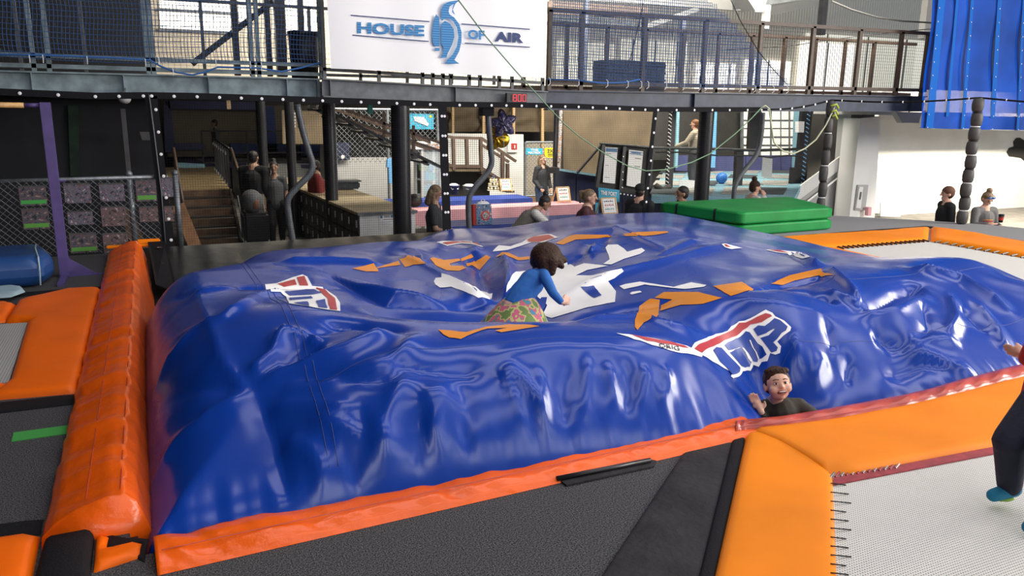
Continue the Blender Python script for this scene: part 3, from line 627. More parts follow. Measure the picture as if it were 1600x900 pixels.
# orange hem strip along the near side
t = thing('edge_strip', 'glossy wrinkled orange vinyl strip along the near side of the pit', 'pad', (1.4, 3.2, 0))
sweep('cover', 'orange_gloss', (-0.10, 2.99, 0.0), (2.98, 3.10, 0.0), [(-0.02, 0.002), (0.0, .025), (.06, .045), (.14, .055), (.20, .045), (.235, .0), (.25, -.1), (.255, -.25)], n=220, wr=0.012, wfreq=17, seed=8, parent=t)
q = MB(); q.tube([(-0.08 + 3.05 * s, 3.06 + 0.11 * s, 0.055) for s in np.linspace(0, 1, 60)], 0.0022, 4); q.build('stitching', 'red_strip', t)
t = thing('edge_strip', 'red-orange vinyl strip between the air bag and the right-hand orange pads', 'pad', (4.6, 3.25, 0))
ST = [(1150, 672, 657), (1165, 669, 655), (1220, 664, 650), (1276, 656, 641), (1345, 645, 629), (1415, 632, 616), (1460, 622, 605), (1500, 611, 593), (1540, 600, 583), (1582, 590, 572), (1640, 577, 559), (1720, 560, 541), (1800, 545, 525)]
vs = []; nst = 10 * (len(ST) - 1) + 1
for i in range(nst):
    k = min(i // 10, len(ST) - 2); f = (i - 10 * k) / 10; x, yb, yt = [ST[k][j] + (ST[k + 1][j] - ST[k][j]) * f for j in range(3)]
    w_ = .006 * math.sin(i * .9) + .005 * math.sin(i * .37 + 1)
    a, c = onZ(x, yb, .045), onZ(x, yt, .05 + w_)
    dn = (c - a).normalized()
    vs += [a + Vector((0, 0, -.04)), a, a.lerp(c, .35) + Vector((0, 0, .012 + w_)), a.lerp(c, .7) + Vector((0, 0, .012)), c, c + dn * .015 + Vector((0, 0, -.03)), c + dn * .03 + Vector((0, 0, -.12)), c + dn * .03 + Vector((0, 0, -.35))]
q = MB(); q.add(vs, [(i * 8 + j, (i + 1) * 8 + j, (i + 1) * 8 + j + 1, i * 8 + j + 1) for i in range(nst - 1) for j in range(7)]); q.build('cover', 'red_strip', t, smooth=True)
q = MB(); q.tube([onZ(x, yb - 3, .058) for x, yb, yt in ST], 0.0022, 4); q.build('stitching', 'red_binding', t)
# pads on the right, round the near trampoline
o = pad('frame_pad', gpx([(1168, 672), (1215, 690), (1262, 712), (1302, 748), (1308, 900), (1312, 1010), (1085, 1010), (1117, 900)]), 'orange_pad', 0, 0.03, 0.04, 0.06, 0.006, 5, 11)
tag(o, 'flat orange pad in the foreground between black strip and white trampoline bed', 'pad', 'orange frame pads')
o = pad('frame_pad', gpx([(1168, 672), (1300, 655), (1450, 626), (1640, 580), (1760, 650), (1600, 690), (1450, 717), (1330, 741), (1296, 738), (1215, 690)], 0.02), 'orange_pad', 0.008, 0.036, 0.04, 0.06, 0.007, 5, 17)
tag(o, 'long orange pad lying between the red strip and the white trampoline bed', 'pad', 'orange frame pads')
t = thing('trampoline', 'white woven trampoline bed with red binding in the right foreground', 'trampoline', tuple(onZ(1450, 820)))
NB = [(1296, 741), (1340, 737), (1600, 689), (1760, 660), (1900, 1010), (1306, 1010), (1302, 900)]
slab('bed', gpx(NB, 0.012), 'bed_white', -0.002, 0.012, t)
def strip_px(a, bpx, wpx, z, mt, nm, par, h=0.006):
    q = MB(); A = onZ(*a, z); B = onZ(*bpx, z); A2 = onZ(a[0], a[1] + wpx, z); B2 = onZ(bpx[0], bpx[1] + wpx, z)
    q.poly([A, B, B2, A2], (0, 0, h)); return q.build(nm, mt, par)
strip_px((1302, 748), (1620, 686), 11, 0.014, 'red_binding', 'binding', t)
spr = None
for k in range(14):                      # springs and tension hooks peeping out under the pad
    x = 1288 + k * 8.5; a = onZ(x, 742 - (k * 1.25) + 6, 0.02); c = onZ(x + 7, 742 - k * 1.25 - 2, 0.02)
    q = MB(); q.tube([a, c], 0.006, 6); q.build('spring', 'chrome' if k % 2 else 'red_binding', t)
for k in range(12):
    y = 755 + k * 14; a = onZ(1298, y, 0.03); c = onZ(1322 + 4 * (k % 3), y + 3, 0.014); q = MB(); q.wire(a, c, 0.003); q.build('lacing', 'black_webbing', t)
o = slab('gap_shade', gpx([(1262, 716), (1300, 736), (1345, 739), (1302, 752)], 0.004), 'black_webbing', 0.0, 0.006); tag(o, 'black patch painting the shaded gap under the lifted corner where the two orange pads meet', 'cover')  # black slab stands in for the shade inside the open gap
# black strips beside the foreground pad
o = pad('rubber_strip', gpx([(1075, 697), (1120, 680), (1150, 668), (1095, 900), (1070, 1010), (900, 1010), (940, 900)]), 'rubber', 0, 0.010, 0.02, 0.06, 0.002, 6, 3); tag(o, 'wide worn black rubber strip on the carpet near the bottom edge', 'strip')
o = pad('hook_strip', gpx([(1148, 672), (1168, 672), (1118, 900), (1090, 1010), (1062, 1010), (1092, 900)]), 'black_webbing', 0, 0.018, 0.015, 0.06, 0.002, 6, 4); tag(o, 'narrow black webbing strip edging the foreground orange pad', 'strip')
t = thing('rubber_bar', 'short black rubber ramp bar lying on the grey carpet by the orange strip', 'bar', tuple(onZ(945, 735)))
q = MB(); q.poly(gpx([(862, 742), (1000, 716), (1026, 722), (1022, 730), (885, 760)], 0.004), (0, 0, 0.008)); q.build('base_flap', 'rubber', t)
q = MB(); q.tube([onZ(870, 748, 0.022), onZ(1016, 719, 0.022)], 0.013, 8); q.build('bar', 'steel_black', t, smooth=True)
# left-hand trampoline with its pads
LB = [onZ(0, 628).x, onZ(0, 628).y]
t = thing('trampoline', 'grey woven trampoline bed at the left edge of the photo', 'trampoline', (-1.6, 6.4, 0))
slab('bed', [(-2.6, 5.55), (-0.93, 5.62), (-1.0, 7.18), (-2.6, 7.4)], 'bed_grey', 0.0, 0.012, t)
o = pad('frame_pad', [(-2.8, 7.25), (-1.55, 7.25), (-1.17, 7.28), (-1.17, 7.9), (-1.6, 8.05), (-2.8, 8.1)], 'orange_red_pad', 0, 0.05, 0.05, 0.07, 0.006, 4, 21); tag(o, 'orange pad at the left edge just below the pale blue mat', 'pad', 'orange frame pads')
o = pad('frame_pad', [(-1.16, 7.25), (-1.0, 7.2), (-0.92, 5.62), (-1.0, 5.32), (-0.52, 5.26), (-0.52, 8.28), (-0.8, 8.3), (-1.16, 8.0)], 'orange_red_pad', 0, 0.05, 0.05, 0.06, 0.008, 4, 22); tag(o, 'broad orange pad between the left trampoline bed and the glossy bolster', 'pad', 'orange frame pads')
o = pad('frame_pad', [(-2.8, 5.35), (-1.0, 5.3), (-0.93, 5.6), (-2.8, 5.6)], 'orange_red_pad', 0, 0.05, 0.05, 0.07, 0.006, 4, 23); tag(o, 'orange pad along the near side of the left trampoline bed', 'pad', 'orange frame pads')
o = pad('hook_strip', [(-2.8, 5.10), (-0.53, 5.06), (-0.53, 5.24), (-2.8, 5.32)], 'black_webbing', 0, 0.012, 0.02, 0.07, 0.002, 6, 6); tag(o, 'black strip between the left orange pad and the green tape', 'strip')
o = pad('hook_strip', [(-2.4, 8.12), (-0.53, 8.30), (-0.53, 8.44), (-2.4, 8.34)], 'black_webbing', 0, 0.012, 0.02, 0.07, 0.002, 6, 7); tag(o, 'black strip behind the left orange pad by the folded blue mat', 'strip')
o = slab('floor_tape', gpx([(18, 690), (21, 676), (109, 664), (107, 677)], 0.003), 'green_tape', 0, 0.004); tag(o, 'short bright green tape on the dark grey carpet at left', 'tape')
o = pad('hook_strip', gpx([(-90, 832), (68, 812), (64, 836), (-90, 862)]), 'black_webbing', 0, 0.012, 0.02, 0.05, 0.002, 6, 8); tag(o, 'black strip above the orange pad in the bottom left corner', 'strip')
o = pad('frame_pad', gpx([(-90, 864), (63, 839), (52, 900), (36, 1000), (-150, 1000)]), 'orange_red_pad', 0, 0.045, 0.04, 0.05, 0.006, 5, 25); tag(o, 'orange pad in the bottom left corner of the photo', 'pad', 'orange frame pads')
o = pad('corner_flap', gpx([(80, 806), (152, 790), (140, 905), (128, 1000), (36, 1000), (54, 900)], 0.02), 'black_webbing', 0.0, 0.05, 0.03, 0.05, 0.008, 7, 9); tag(o, 'scuffed black fabric flap covering the near end of the glossy bolster', 'flap')
o = pad('corner_patch', gpx([(150, 842), (172, 840), (165, 862), (221, 850), (219, 872), (146, 896)], 0.0), 'orange_red_pad', 0, 0.03, 0.02, 0.03, 0.006, 9, 26); tag(o, 'small torn orange patch at the near left corner of the pit', 'patch')
o = pad('gap_shade', gpx([(166, 836), (200, 842), (232, 842), (226, 880), (212, 872), (222, 850), (168, 862)], 0.0), 'black_webbing', 0, 0.008, 0.01, 0.03, 0.002, 9, 27); tag(o, 'black patch painting the shaded gap between torn orange patch and near orange strip', 'cover')  # shade of the gap put in as a flat black piece
# trampoline at the back right with its orange pads
t = thing('trampoline', 'white trampoline bed framed by orange pads at the back right', 'trampoline', (9.0, 6.8, 0))
slab('bed', [(8.1, 3.6), (9.86, 3.6), (9.86, 7.38), (8.1, 7.38)], 'bed_white', 0.0, 0.012, t)
for x in np.arange(8.2, 9.85, 0.09):
    q = MB(); q.tube([(x, 7.36, 0.02), (x, 7.46, 0.03)], 0.012, 5); q.build('spring', 'steel_black', t)
for y in np.arange(4.4, 7.3, 0.12):
    q = MB(); q.tube([(9.84, y, 0.02), (9.95, y, 0.03)], 0.012, 5); q.build('spring', 'steel_black', t)
for lab, pl, sd in (('orange pad along the back of the far right trampoline, below the green mats', [(7.72, 7.45), (9.92, 7.45), (11.05, 8.3), (7.72, 8.3)], 31), ('orange pad along the right side of the far right trampoline', [(9.95, 7.43), (9.95, 3.4), (11.05, 3.4), (11.05, 8.28)], 32), ('orange pad squeezed between the air bag and the far right trampoline', [(7.33, 3.4), (8.06, 3.4), (8.06, 7.43), (7.70, 7.43), (7.70, 8.3), (7.33, 9.3)], 33)):
    tag(pad('frame_pad', pl, 'orange_pad', 0, 0.06, 0.09, 0.08, 0.016, 4, sd), lab, 'pad', 'orange frame pads')
o = pad('hook_strip', [(7.75, 8.32), (11.05, 8.32), (11.2, 8.3), (11.2, 3.4), (11.07, 3.4), (11.08, 8.3), (11.25, 8.55), (7.75, 8.48)][:2] + [(11.1, 8.32), (11.1, 3.4), (11.28, 3.4), (11.28, 8.52), (7.75, 8.5)], 'black_webbing', 0, 0.012, 0.02, 0.08, 0.002, 5, 12); tag(o, 'dark border strip around the far right orange pads', 'strip')
# folded green crash mat
t = thing('crash_mat', 'folded green crash mat of two thick layers with black straps', 'mat', (8.4, 9.3, 0))
def cushion(name, mt, corners, z0, z1, par, r=0.03, seed=0):
    V, F, P = tri_poly(corners, 0.09, (r * .12, r * .45, r)); d = edge_dist(V, P); e = np.sqrt(np.clip(1 - (1 - np.clip(d / r, 0, 1)) ** 2, 0, 1))
    zt = z1 - r + r * e + 0.006 * vnoise(V, 4, seed) * e; q = MB(); n = len(V)
    q.add([(V[i, 0], V[i, 1], zt[i]) for i in range(n)], F); q.add([(V[i, 0], V[i, 1], z0 + r - r * e[i]) for i in range(n)], [tuple(reversed(f)) for f in F])
    B = resample(P, 0.09); m_ = len(B); q.add([(p[0], p[1], z1 - r) for p in B] + [(p[0], p[1], z0 + r) for p in B], [(i, (i + 1) % m_, m_ + (i + 1) % m_, m_ + i) for i in range(m_)])
    return q.build(name, mt, par, smooth=True)
GM = [(7.35, 9.98), (7.62, 8.78), (9.42, 8.80), (9.9, 10.05)]
GM = [(7.30, 10.2), (7.64, 8.72), (9.46, 8.78), (9.95, 10.2)]
cushion('mat_layer', 'green_vinyl', GM, 0.003, 0.165, t, 0.03, 1); cushion('mat_layer', 'green_vinyl', [(x - 0.01, y) for x, y in GM], 0.172, 0.35, t, 0.03, 2)
for s in (0.22, 0.70):
    c = Vector((7.30, 10.2, 0)).lerp(Vector((7.64, 8.72, 0)), s); dd = (Vector((7.64, 8.72, 0)) - Vector((7.30, 10.2, 0))).normalized()
    for z0, z1 in ((0.02, 0.155), (0.19, 0.355)):
        q = MB(); q.bar(c + Vector((-0.012, 0, z0)), c + Vector((-0.012, 0, z1)), 0.06, 0.012, up=dd); q.v = q.v; q.build('strap', 'black_webbing', t)
# folded blue mat and thin pale mat on the left
t = thing('folded_mat', 'thick folded blue vinyl mat on the deck beside the purple post', 'mat', (-1.8, 8.9, 0))
cushion('mat_body', 'blue_mat', [(-3.2, 8.48), (-1.02, 8.6), (-0.96, 8.95), (-1.1, 9.55), (-3.2, 9.5)], 0.003, 0.30, t, 0.11, 4)
q = MB(); q.tube([(-1.05, 8.58, 0.03), (-1.04, 8.57, 0.18), (-1.05, 8.66, 0.29), (-1.12, 9.1, 0.31), (-1.16, 9.5, 0.28)], 0.008, 6); q.build('piping', 'pale_blue_mat', t)
o = pad('thin_mat', [(-2.8, 7.95), (-1.22, 8.02), (-1.13, 8.2), (-1.2, 8.46), (-2.8, 8.4)], 'pale_blue_mat', 0.05, 0.035, 0.04, 0.07, 0.006, 5, 41); tag(o, 'thin pale grey-blue mat lying in front of the folded blue mat', 'mat')
# black vinyl sheet hanging into the back of the pit
xs = np.linspace(-0.15, 7.2, 150); rows = [(10.24, .06), (10.2, .055), (10.0, .02), (9.6, -.05), (9.1, -.13), (8.5, -.22), (7.8, -.32), (7.2, -.42)]
vs = []; fs = []
for i, x in enumerate(xs):
    for j, (y, z) in enumerate(rows):
        w_ = 0.03 * math.sin(x * 9 + j * 0.8) * (j / 7.) + 0.02 * math.sin(x * 23 + j)* (j / 7.); vs.append((x + 0.04 * j * math.sin(x * 3), y, z + w_))
m_ = len(rows)
for i in range(len(xs) - 1):
    for j in range(m_ - 1): fs.append((i * m_ + j, (i + 1) * m_ + j, (i + 1) * m_ + j + 1, i * m_ + j + 1))
q = MB(); q.add(vs, fs); sh = q.build('pit_liner', 'black_vinyl', None, smooth=True); tag(sh, 'loose black vinyl liner hanging into the back of the pit', 'liner')
# black flap with eyelets by the far end of the bolster
t = thing('eyelet_flap', 'black flap with metal eyelets at the far end of the orange bolster', 'flap', (-0.1, 9.6, 0))
q = MB(); q.poly([(-0.09, 10.12, 0.14), (0.10, 10.12, 0.14), (0.16, 8.6, -0.16), (-0.04, 8.6, -0.06)], (0, 0, 0.012)); q.build('flap', 'black_webbing', t)
for y, z in ((9.85, 0.11), (9.35, 0.015)):
    q = MB(); q.lathe([(.026, 0), (.03, .006), (.018, .006), (.018, 0)], (0.03, y, z + 0.008), 14); q.build('eyelet', 'chrome', t)
# purple bar frame
B0 = onZ(102, 432); px_, py_ = B0.x, B0.y
t = thing('bar_frame', 'purple steel post holding a wooden bar above the folded blue mat', 'bar frame', (px_, py_, 0))
ztop = onY(72, 160, py_).z
q = MB(); q.bb(px_ - .045, px_ + .045, py_ - .045, py_ + .045, 0.0, ztop); q.build('post', 'purple_steel', t, bevel=0.004)
q = MB(); q.bb(px_ - .06, px_ + .42, py_ - .02, py_ + .02, 0, 0.012); q.bb(px_ - .03, px_ + .03, py_ - .5, py_ + .3, 0, 0.03); q.build('foot', 'purple_steel', t)
q = MB(); q.poly([(px_ + .04, py_ - .006, .01), (px_ + .34, py_ - .006, .012), (px_ + .31, py_ - .006, .03), (px_ + .04, py_ - .006, .36)][:2] + [(px_ + .28, py_ - .006, .02), (px_ + .06, py_ - .006, .18), (px_ + .04, py_ - .006, .23)], (0, 0.012, 0)); q.build('brace', 'purple_steel', t)
q = MB(); q.tube([(px_ - .05, py_, ztop - .03), (px_ - .18, py_, ztop - .03)], 0.022, 8); q.build('bar_sleeve', 'purple_steel', t, smooth=True)
q = MB(); q.tube([(px_ - .18, py_, ztop - .03), (px_ - 2.6, py_, ztop - .02)], 0.026, 10); q.build('bar', 'wood_bar', t, smooth=True)
q = MB(); q.tube([(px_ + .04, py_, 0.98), (px_ + .1, py_, 0.98)], 0.012, 6); q.build('adjuster_pin', 'purple_steel', t)
# ------------------------------------------------------------------ helpers for the background
def text_on(name, body, o, u, w, mt, parent, bold=0.012, fit=True):
    v, f, asp = text_verts(body, bold); o = Vector(o); u = Vector(u); w = Vector(w); nrm = u.cross(w).normalized()
    q = MB(); q.add([o + u * a + w * c for a, c in v], f); return q.build(name, mt, parent, fixn=False)
def quad_px(pts, Y, back=0.02):
    return [onY(x, y, Y) for x, y in pts]
def panelY(name, mt, px, Y, th, parent=None):
    q = MB(); q.poly(quad_px(px, Y), (0, th, 0)); return q.build(name, mt, parent)
def dY(px, py, D): return atD(px, py, D).y
# ------------------------------------------------------------------ shell of the hall
def wall(name, mt, x0, x1, y0, y1, z0, z1):
    q = MB(); q.bb(x0, x1, y0, y1, z0, z1); return struct(q.build(name, mt))
mat('roof_metal', (0.42, 0.38, 0.37), 0.7, var=0.12, vscale=1)
wall('ceiling', 'roof_metal', -10, 24, -12, 30, 8.3, 8.5)
for k in range(9): q = MB(); q.bb(-10, 24, -11 + 4.2 * k, -10.6 + 4.2 * k, 7.75, 8.3); struct(q.build('trim_%d' % (k + 2), 'steel_grey'))
wall('wall_left', 'dark_wall', -10.2, -10, -12, 30, -1, 8.3)
wall('wall_back', 'tarp_black', -10, 36, 29.8, 30, -1, 8.3)
wall('wall_rear_low', 'grey_paint', -10, 24, -12.2, -12, -1, 2.6)
wall('wall_dark_bay', 'dark_wall', -9.9, 0.1, 13.2, 13.3, -1, 2.05)
# dim green strip on the dark bay wall
o = panelY('wall_streak', 'ink_green', [(106, 165), (122, 165), (124, 275), (110, 275)], 13.15, 0.02); nodes(MATS['ink_green'])
o.data.materials[0] = mat('green_dim', (0.006, 0.022, 0.010), 0.8, var=0.5, vscale=4); tag(o, 'dim green painted streak on the dark wall behind the chain-link fence', 'streak')

# ------------------------------------------------------------------ mezzanine
def ibeam(label, A, B, h, mt, stiff, group='mezzanine beams'):
    A = Vector(A); B = Vector(B); t = thing('steel_beam', label, 'beam', tuple(A), group=group)
    q = MB(); q.bar(A, B, 0.02, h); q.build('web', mt, t)
    for s in (-1, 1):
        q = MB(); e = Vector((0, 0, s * h / 2)); q.bar(A + e, B + e, 0.16, 0.022); q.build('flange', mt, t)
    for s in stiff:
        p = A.lerp(B, s); q = MB(); q.box(p + Vector((0, -0.045, 0)), (0.012, 0.07, h - 0.02)); q.build('stiffener', mt, t)
    return t
BL0, BL1 = onY(-120, 125.5, 12.3), onY(500, 138.5, 12.3)
BM0, BM1 = onY(503, 137, 12.0), onY(853, 155.5, 12.0)
BR0, BR1 = onY(853, 156.5, 12.2), onY(1443, 162.5, 12.2)
ibeam('weathered blue-grey steel beam at upper left below the netted railing', BL0, BL1, 0.27, 'steel_blue_grey', (0.24, 0.46, 0.68, 0.9, 0.99))
ibeam('dark steel beam directly below the white banner', BM0, BM1, 0.25, 'steel_grey', (0.03, 0.56))
ibeam('navy steel beam below the right-hand mezzanine railing', BR0, BR1, 0.31, 'steel_navy', (0.33, 0.95))
for k, s in ((0, .30), (0, .36)):
    pass
zf = BL1.z + 0.16
q = MB(); q.poly([(BL0.x, 12.35, zf - .1), (BR1.x, 12.35, BR1.z + .06), (BR1.x, 14.3, BR1.z + .06), (BL0.x, 14.3, zf - .1)], (0, 0, 0.05)); struct(q.build('floor', 'steel_rust'))
def slabz(x): f = (x - BL0.x) / (BR1.x - BL0.x); return (zf - .1) * (1 - f) + (BR1.z + .06) * f + .05
def mesh_infill(name, mt, A, B, z0, z1, sp, r, parent, off=(0, 0, 0)):
    A = Vector(A) + Vector(off); B = Vector(B) + Vector(off); L = (B - A).length; q = MB(); n = max(1, int(L / sp))
    for i in range(n + 1):
        p = A.lerp(B, i / n); q.wire(p + Vector((0, 0, z0)), p + Vector((0, 0, z1)), r)
    m_ = max(1, int((z1 - z0) / sp))
    for j in range(m_ + 1):
        z = z0 + (z1 - z0) * j / m_; q.wire(A + Vector((0, 0, z)), B + Vector((0, 0, z)), r)
    o = q.build(name, mt, parent, fixn=False); o['kind'] = 'stuff'; return o
def railing(label, A, B, posts, h, mt, sp=0.055, low=0.10, mid=None, wire='wire_dark', pw=0.05, wr=0.0022, toprail=True):
    A = Vector(A); B = Vector(B); t = thing('railing', label, 'railing', tuple(A), group='steel railings')
    up = lambda z: Vector((0, 0, z))
    for z, nm in ((h, 'top_rail'), (low, 'bottom_rail')) + (((mid, 'middle_rail'),) if mid else ()):
        q = MB(); q.bar(A + up(z), B + up(z), pw, pw); q.build(nm, mt, t)
    for s in posts:
        p = A.lerp(B, s); q = MB(); q.bar(p, p + up(h), pw, pw, up=(1, 0, 0)); q.build('post', mt, t)
    mesh_infill('mesh_infill', wire, A, B, low, h, sp, wr, t)
    return t
def ts(pxs, A, B, Y, py):
    return [(onY(x, py, Y).x - A.x) / (B.x - A.x) for x in pxs]
# left railing
A = Vector((BL0.x, 12.35, BL0.z + 0.15)); B = Vector((BL1.x, 12.35, BL1.z + 0.14))
railing('blue-grey steel railing with wire mesh at the upper left', A, B, ts([48, 72, 228, 236, 392, 402, 500], A, B, 12.35, 60), 1.35, 'steel_blue_grey', 0.075, 0.20, 0.07, pw=0.055)
# railing below the banner (posts only show in the gap)
A = Vector((BM0.x, 12.1, BM0.z + 0.13)); B = Vector((BM1.x, 12.1, BM1.z + 0.13))
railing('dark steel railing hidden behind the white banner', A, B, ts([507, 592, 660, 676, 692, 704, 733, 750, 780, 800, 848], A, B, 12.1, 115), 1.3, 'steel_grey', 0.07, 0.14)
# right railing
zr = onY(1100, 29.5, 12.2).z
A = Vector((BR0.x, 12.2, BR0.z + 0.16)); B = Vector((BR1.x, 12.2, BR1.z + 0.16)); hh = zr - (A.z + B.z) / 2
railing('brown steel railing with mesh panels on the right-hand mezzanine', A, B, ts([858, 908, 1005, 1100, 1186, 1267, 1340, 1405, 1446], A, B, 12.2, 90), hh, 'rail_brown', 0.06, 0.13, pw=0.07, wr=0.003)
A2 = A + Vector((0.3, 2.0, 0)); B2 = B + Vector((2.0, 2.0, 0))
railing('far brown mesh railing across the right-hand mezzanine walkway', A2, B2, [0.02 + 0.085 * k for k in range(12)], hh, 'rail_brown', 0.07, 0.1, pw=0.07, wr=0.003)
A3 = Vector((BL0.x, 14.2, zf)); B3 = Vector((BM1.x, 14.2, zf + 0.02))
railing('far dark railing across the left-hand mezzanine walkway', A3, B3, [0.1 * k for k in range(11)], 1.2, 'steel_grey', 0.09, 0.1, pw=0.05)
# nets hung in front of the railings
def net(name, label, P, nu, nv, r, mt, sag=0.05, seed=0, parent=None, keep=None):
    """P(u,v) -> point; nu/nv strand counts"""
    q = MB(); rr = np.random.RandomState(seed); ph = rr.rand(4) * 6
    def S(u, v):
        return P(u, v) + Vector((0.02 * math.sin(9 * v + ph[0]), sag * math.sin(PI * u * 3 + ph[1]) * (1 - v) - 0.02, 0.03 * math.sin(7 * u + ph[2]) * (1 - v)))
    for i in range(nu + 1):
        pts = [S(i / nu, j / 10) for j in range(11)]
        for j in range(10):
            if keep is None or keep(i / nu, (j + .5) / 10): q.wire(pts[j], pts[j + 1], r)
    for j in range(nv + 1):
        m_ = 40; pts = [S(i / m_, j / nv) for i in range(m_ + 1)]
        for i in range(m_):
            if keep is None or keep((i + .5) / m_, j / nv): q.wire(pts[i], pts[i + 1], r)
    o = q.build(name, mt, parent, fixn=False); o['kind'] = 'stuff'
    if label: o['label'] = label; o['category'] = 'net'
    return o
NL0, NL1 = onY(-110, 86, 12.2), onY(500, 104, 12.2)
net('safety_net', 'dark blue knotted safety net over the upper left railing', lambda u, v: NL0.lerp(NL1, u) + Vector((0, -0.1 + 0.1 * v, 1.3 * v)), 104, 19, 0.0046, 'net_blue', 0.06, 3)
NR0, NR1 = onY(856, 128, 12.1), onY(1240, 138, 12.1)
net('safety_net', 'bright blue safety net with a slanting edge over the right mezzanine railing', lambda u, v: NR0.lerp(NR1, u) + Vector((0, -0.1 + 0.05 * v, 1.6 * v)), 130, 32, 0.0055, 'net_blue', 0.05, 5, keep=lambda u, v: u < 0.98 - v * 0.42)
t = thing('net_rope', 'blue rope and white cable ties lacing the left net to its railing', 'rope', tuple(NL0))
pts = [onY(x, y, 12.05) for x, y in ((-100, 84), (60, 86), (170, 90), (235, 94), (250, 103), (275, 113), (300, 117), (320, 113), (340, 105), (400, 106), (440, 112), (470, 106), (500, 98))]
q = MB(); q.tube(pts, 0.014, 6); q.build('rope', 'rope_blue', t, smooth=True)
for x, y in ((46, 92), (67, 92), (136, 94), (227, 98), (248, 95), (270, 112), (337, 99), (391, 101), (408, 103)):
    p = onY(x, y, 12.03); q = MB(); q.tube([p + Vector((0, 0, .05)), p + Vector((0.004, -.01, 0)), p - Vector((0, 0, .05))], 0.006, 5); q.build('cable_tie', 'white_plastic', t)
t = thing('net_rope', 'blue rope and white hooks lacing the right net to its railing', 'rope', tuple(NR0))
pts = [onY(x, y, 12.0) for x, y in ((855, 124), (900, 125), (940, 130), (975, 129), (1000, 124))]
q = MB(); q.tube(pts, 0.016, 6); q.build('rope', 'rope_blue', t, smooth=True)
for x in (858, 903, 948, 980, 1001, 1012, 1040, 1068, 1093, 1103, 1130, 1156, 1179, 1187, 1208, 1230):
    p = onY(x, 124 + (x - 858) * 0.035 + 4, 12.0); q = MB(); q.tube([p + Vector((-.012, 0, .07)), p + Vector((0.012, -.01, .05)), p + Vector((.015, -.01, -.03)), p + Vector((-.02, 0, -.06))], 0.007, 5); q.build('hook', 'white_plastic', t)
pts = [onY(x, y, 12.0) for x, y in ((1142, 0), (1157, 33), (1185, 80), (1205, 105), (1230, 132))]
q = MB(); q.tube(pts, 0.008, 5); o = q.build('edge_cord', 'cable_black', t)
pts = [onY(x, y, 12.05) for x, y in ((1005, 5), (1000, 30), (988, 80), (980, 105))]
q = MB(); q.tube(pts, 0.008, 5); o = q.build('edge_cord', 'cable_black', t)

# banner HOUSE OF AIR
YB = 11.82
t = thing('banner', 'white hanging banner with blue penguin logo and the words HOUSE OF AIR', 'banner', tuple(onY(517, 107, YB)))
c = [onY(507, -60, YB), onY(517, 107, YB), onY(852, 122, YB), onY(856, -60, YB)]
n = 40; q = MB(); vs = []
for i in range(n + 1):
    u = i / n
    for j in range(9):
        v = j / 8; p = c[0].lerp(c[3], u).lerp(c[1].lerp(c[2], u), v); vs.append(p + Vector((0, -0.012 * math.sin(u * 19) - 0.014 * math.sin(u * 7 + 1), 0)))
q.add(vs, [(i * 9 + j, (i + 1) * 9 + j, (i + 1) * 9 + j + 1, i * 9 + j + 1) for i in range(n) for j in range(8)])
q.build('sheet', 'banner_white', t, smooth=True)
def on_banner(name, pts, mt):
    V, F, _ = tri_poly([(x, -y) for x, y in pts], 50); q = MB(); q.add([onY(x, -y, YB - 0.034) for x, y in V], F); return q.build(name, mt, t, fixn=False)
Pz = lambda pts: [(600 + x / 4, y / 4) for x, y in pts]
on_banner('penguin_logo', Pz([(357, 115), (357, 60), (375, 25), (410, 10), (470, 0), (445, 25), (430, 60), (445, 95), (425, 75), (428, 50), (435, 25), (410, 40), (403, 70), (410, 90), (440, 110), (470, 150), (485, 200), (484, 260), (470, 320), (440, 375), (470, 398), (380, 398), (400, 370), (430, 340), (455, 290), (465, 230), (455, 170), (430, 130), (400, 113), (375, 120), (360, 130)]), 'logo_blue')
on_banner('penguin_logo', Pz([(357, 150), (380, 130), (410, 145), (435, 180), (440, 230), (425, 280), (400, 330), (390, 360), (350, 363), (365, 340), (372, 300), (357, 270)]), 'logo_blue')
on_banner('penguin_logo', Pz([(302, 250), (300, 200), (310, 130), (325, 88), (345, 110), (350, 200), (348, 290), (318, 290), (305, 270)]), 'logo_blue')
on_banner('penguin_logo', Pz([(318, 300), (348, 300), (348, 318), (318, 318)]), 'logo_blue')
def btext(body, x0, y0, x1, y1, h, mt):
    o = onY(x0, y0 + h, YB - 0.034); text_on('lettering', body, o, onY(x1, y1 + h, YB - 0.034) - o, onY(x0, y0, YB - 0.034) - o, mt, t, 0.042)
btext('HOUSE', 558, 34, 663, 39, 18, 'logo_blue'); btext('OF', 731, 46, 757, 47.5, 15, 'logo_blue'); btext('AIR', 773, 49, 818, 52, 15.5, 'logo_navy')
for a, bb_, mt in (((548, 23), (671, 33), 'logo_navy'), ((551, 54), (670, 64), 'logo_navy'), ((721, 36.5), (828, 45), 'logo_navy'), ((726, 66.5), (828, 73), 'logo_navy')):
    on_banner('rule', [a, bb_, (bb_[0], bb_[1] + 1.6), (a[0], a[1] + 1.6)], mt)
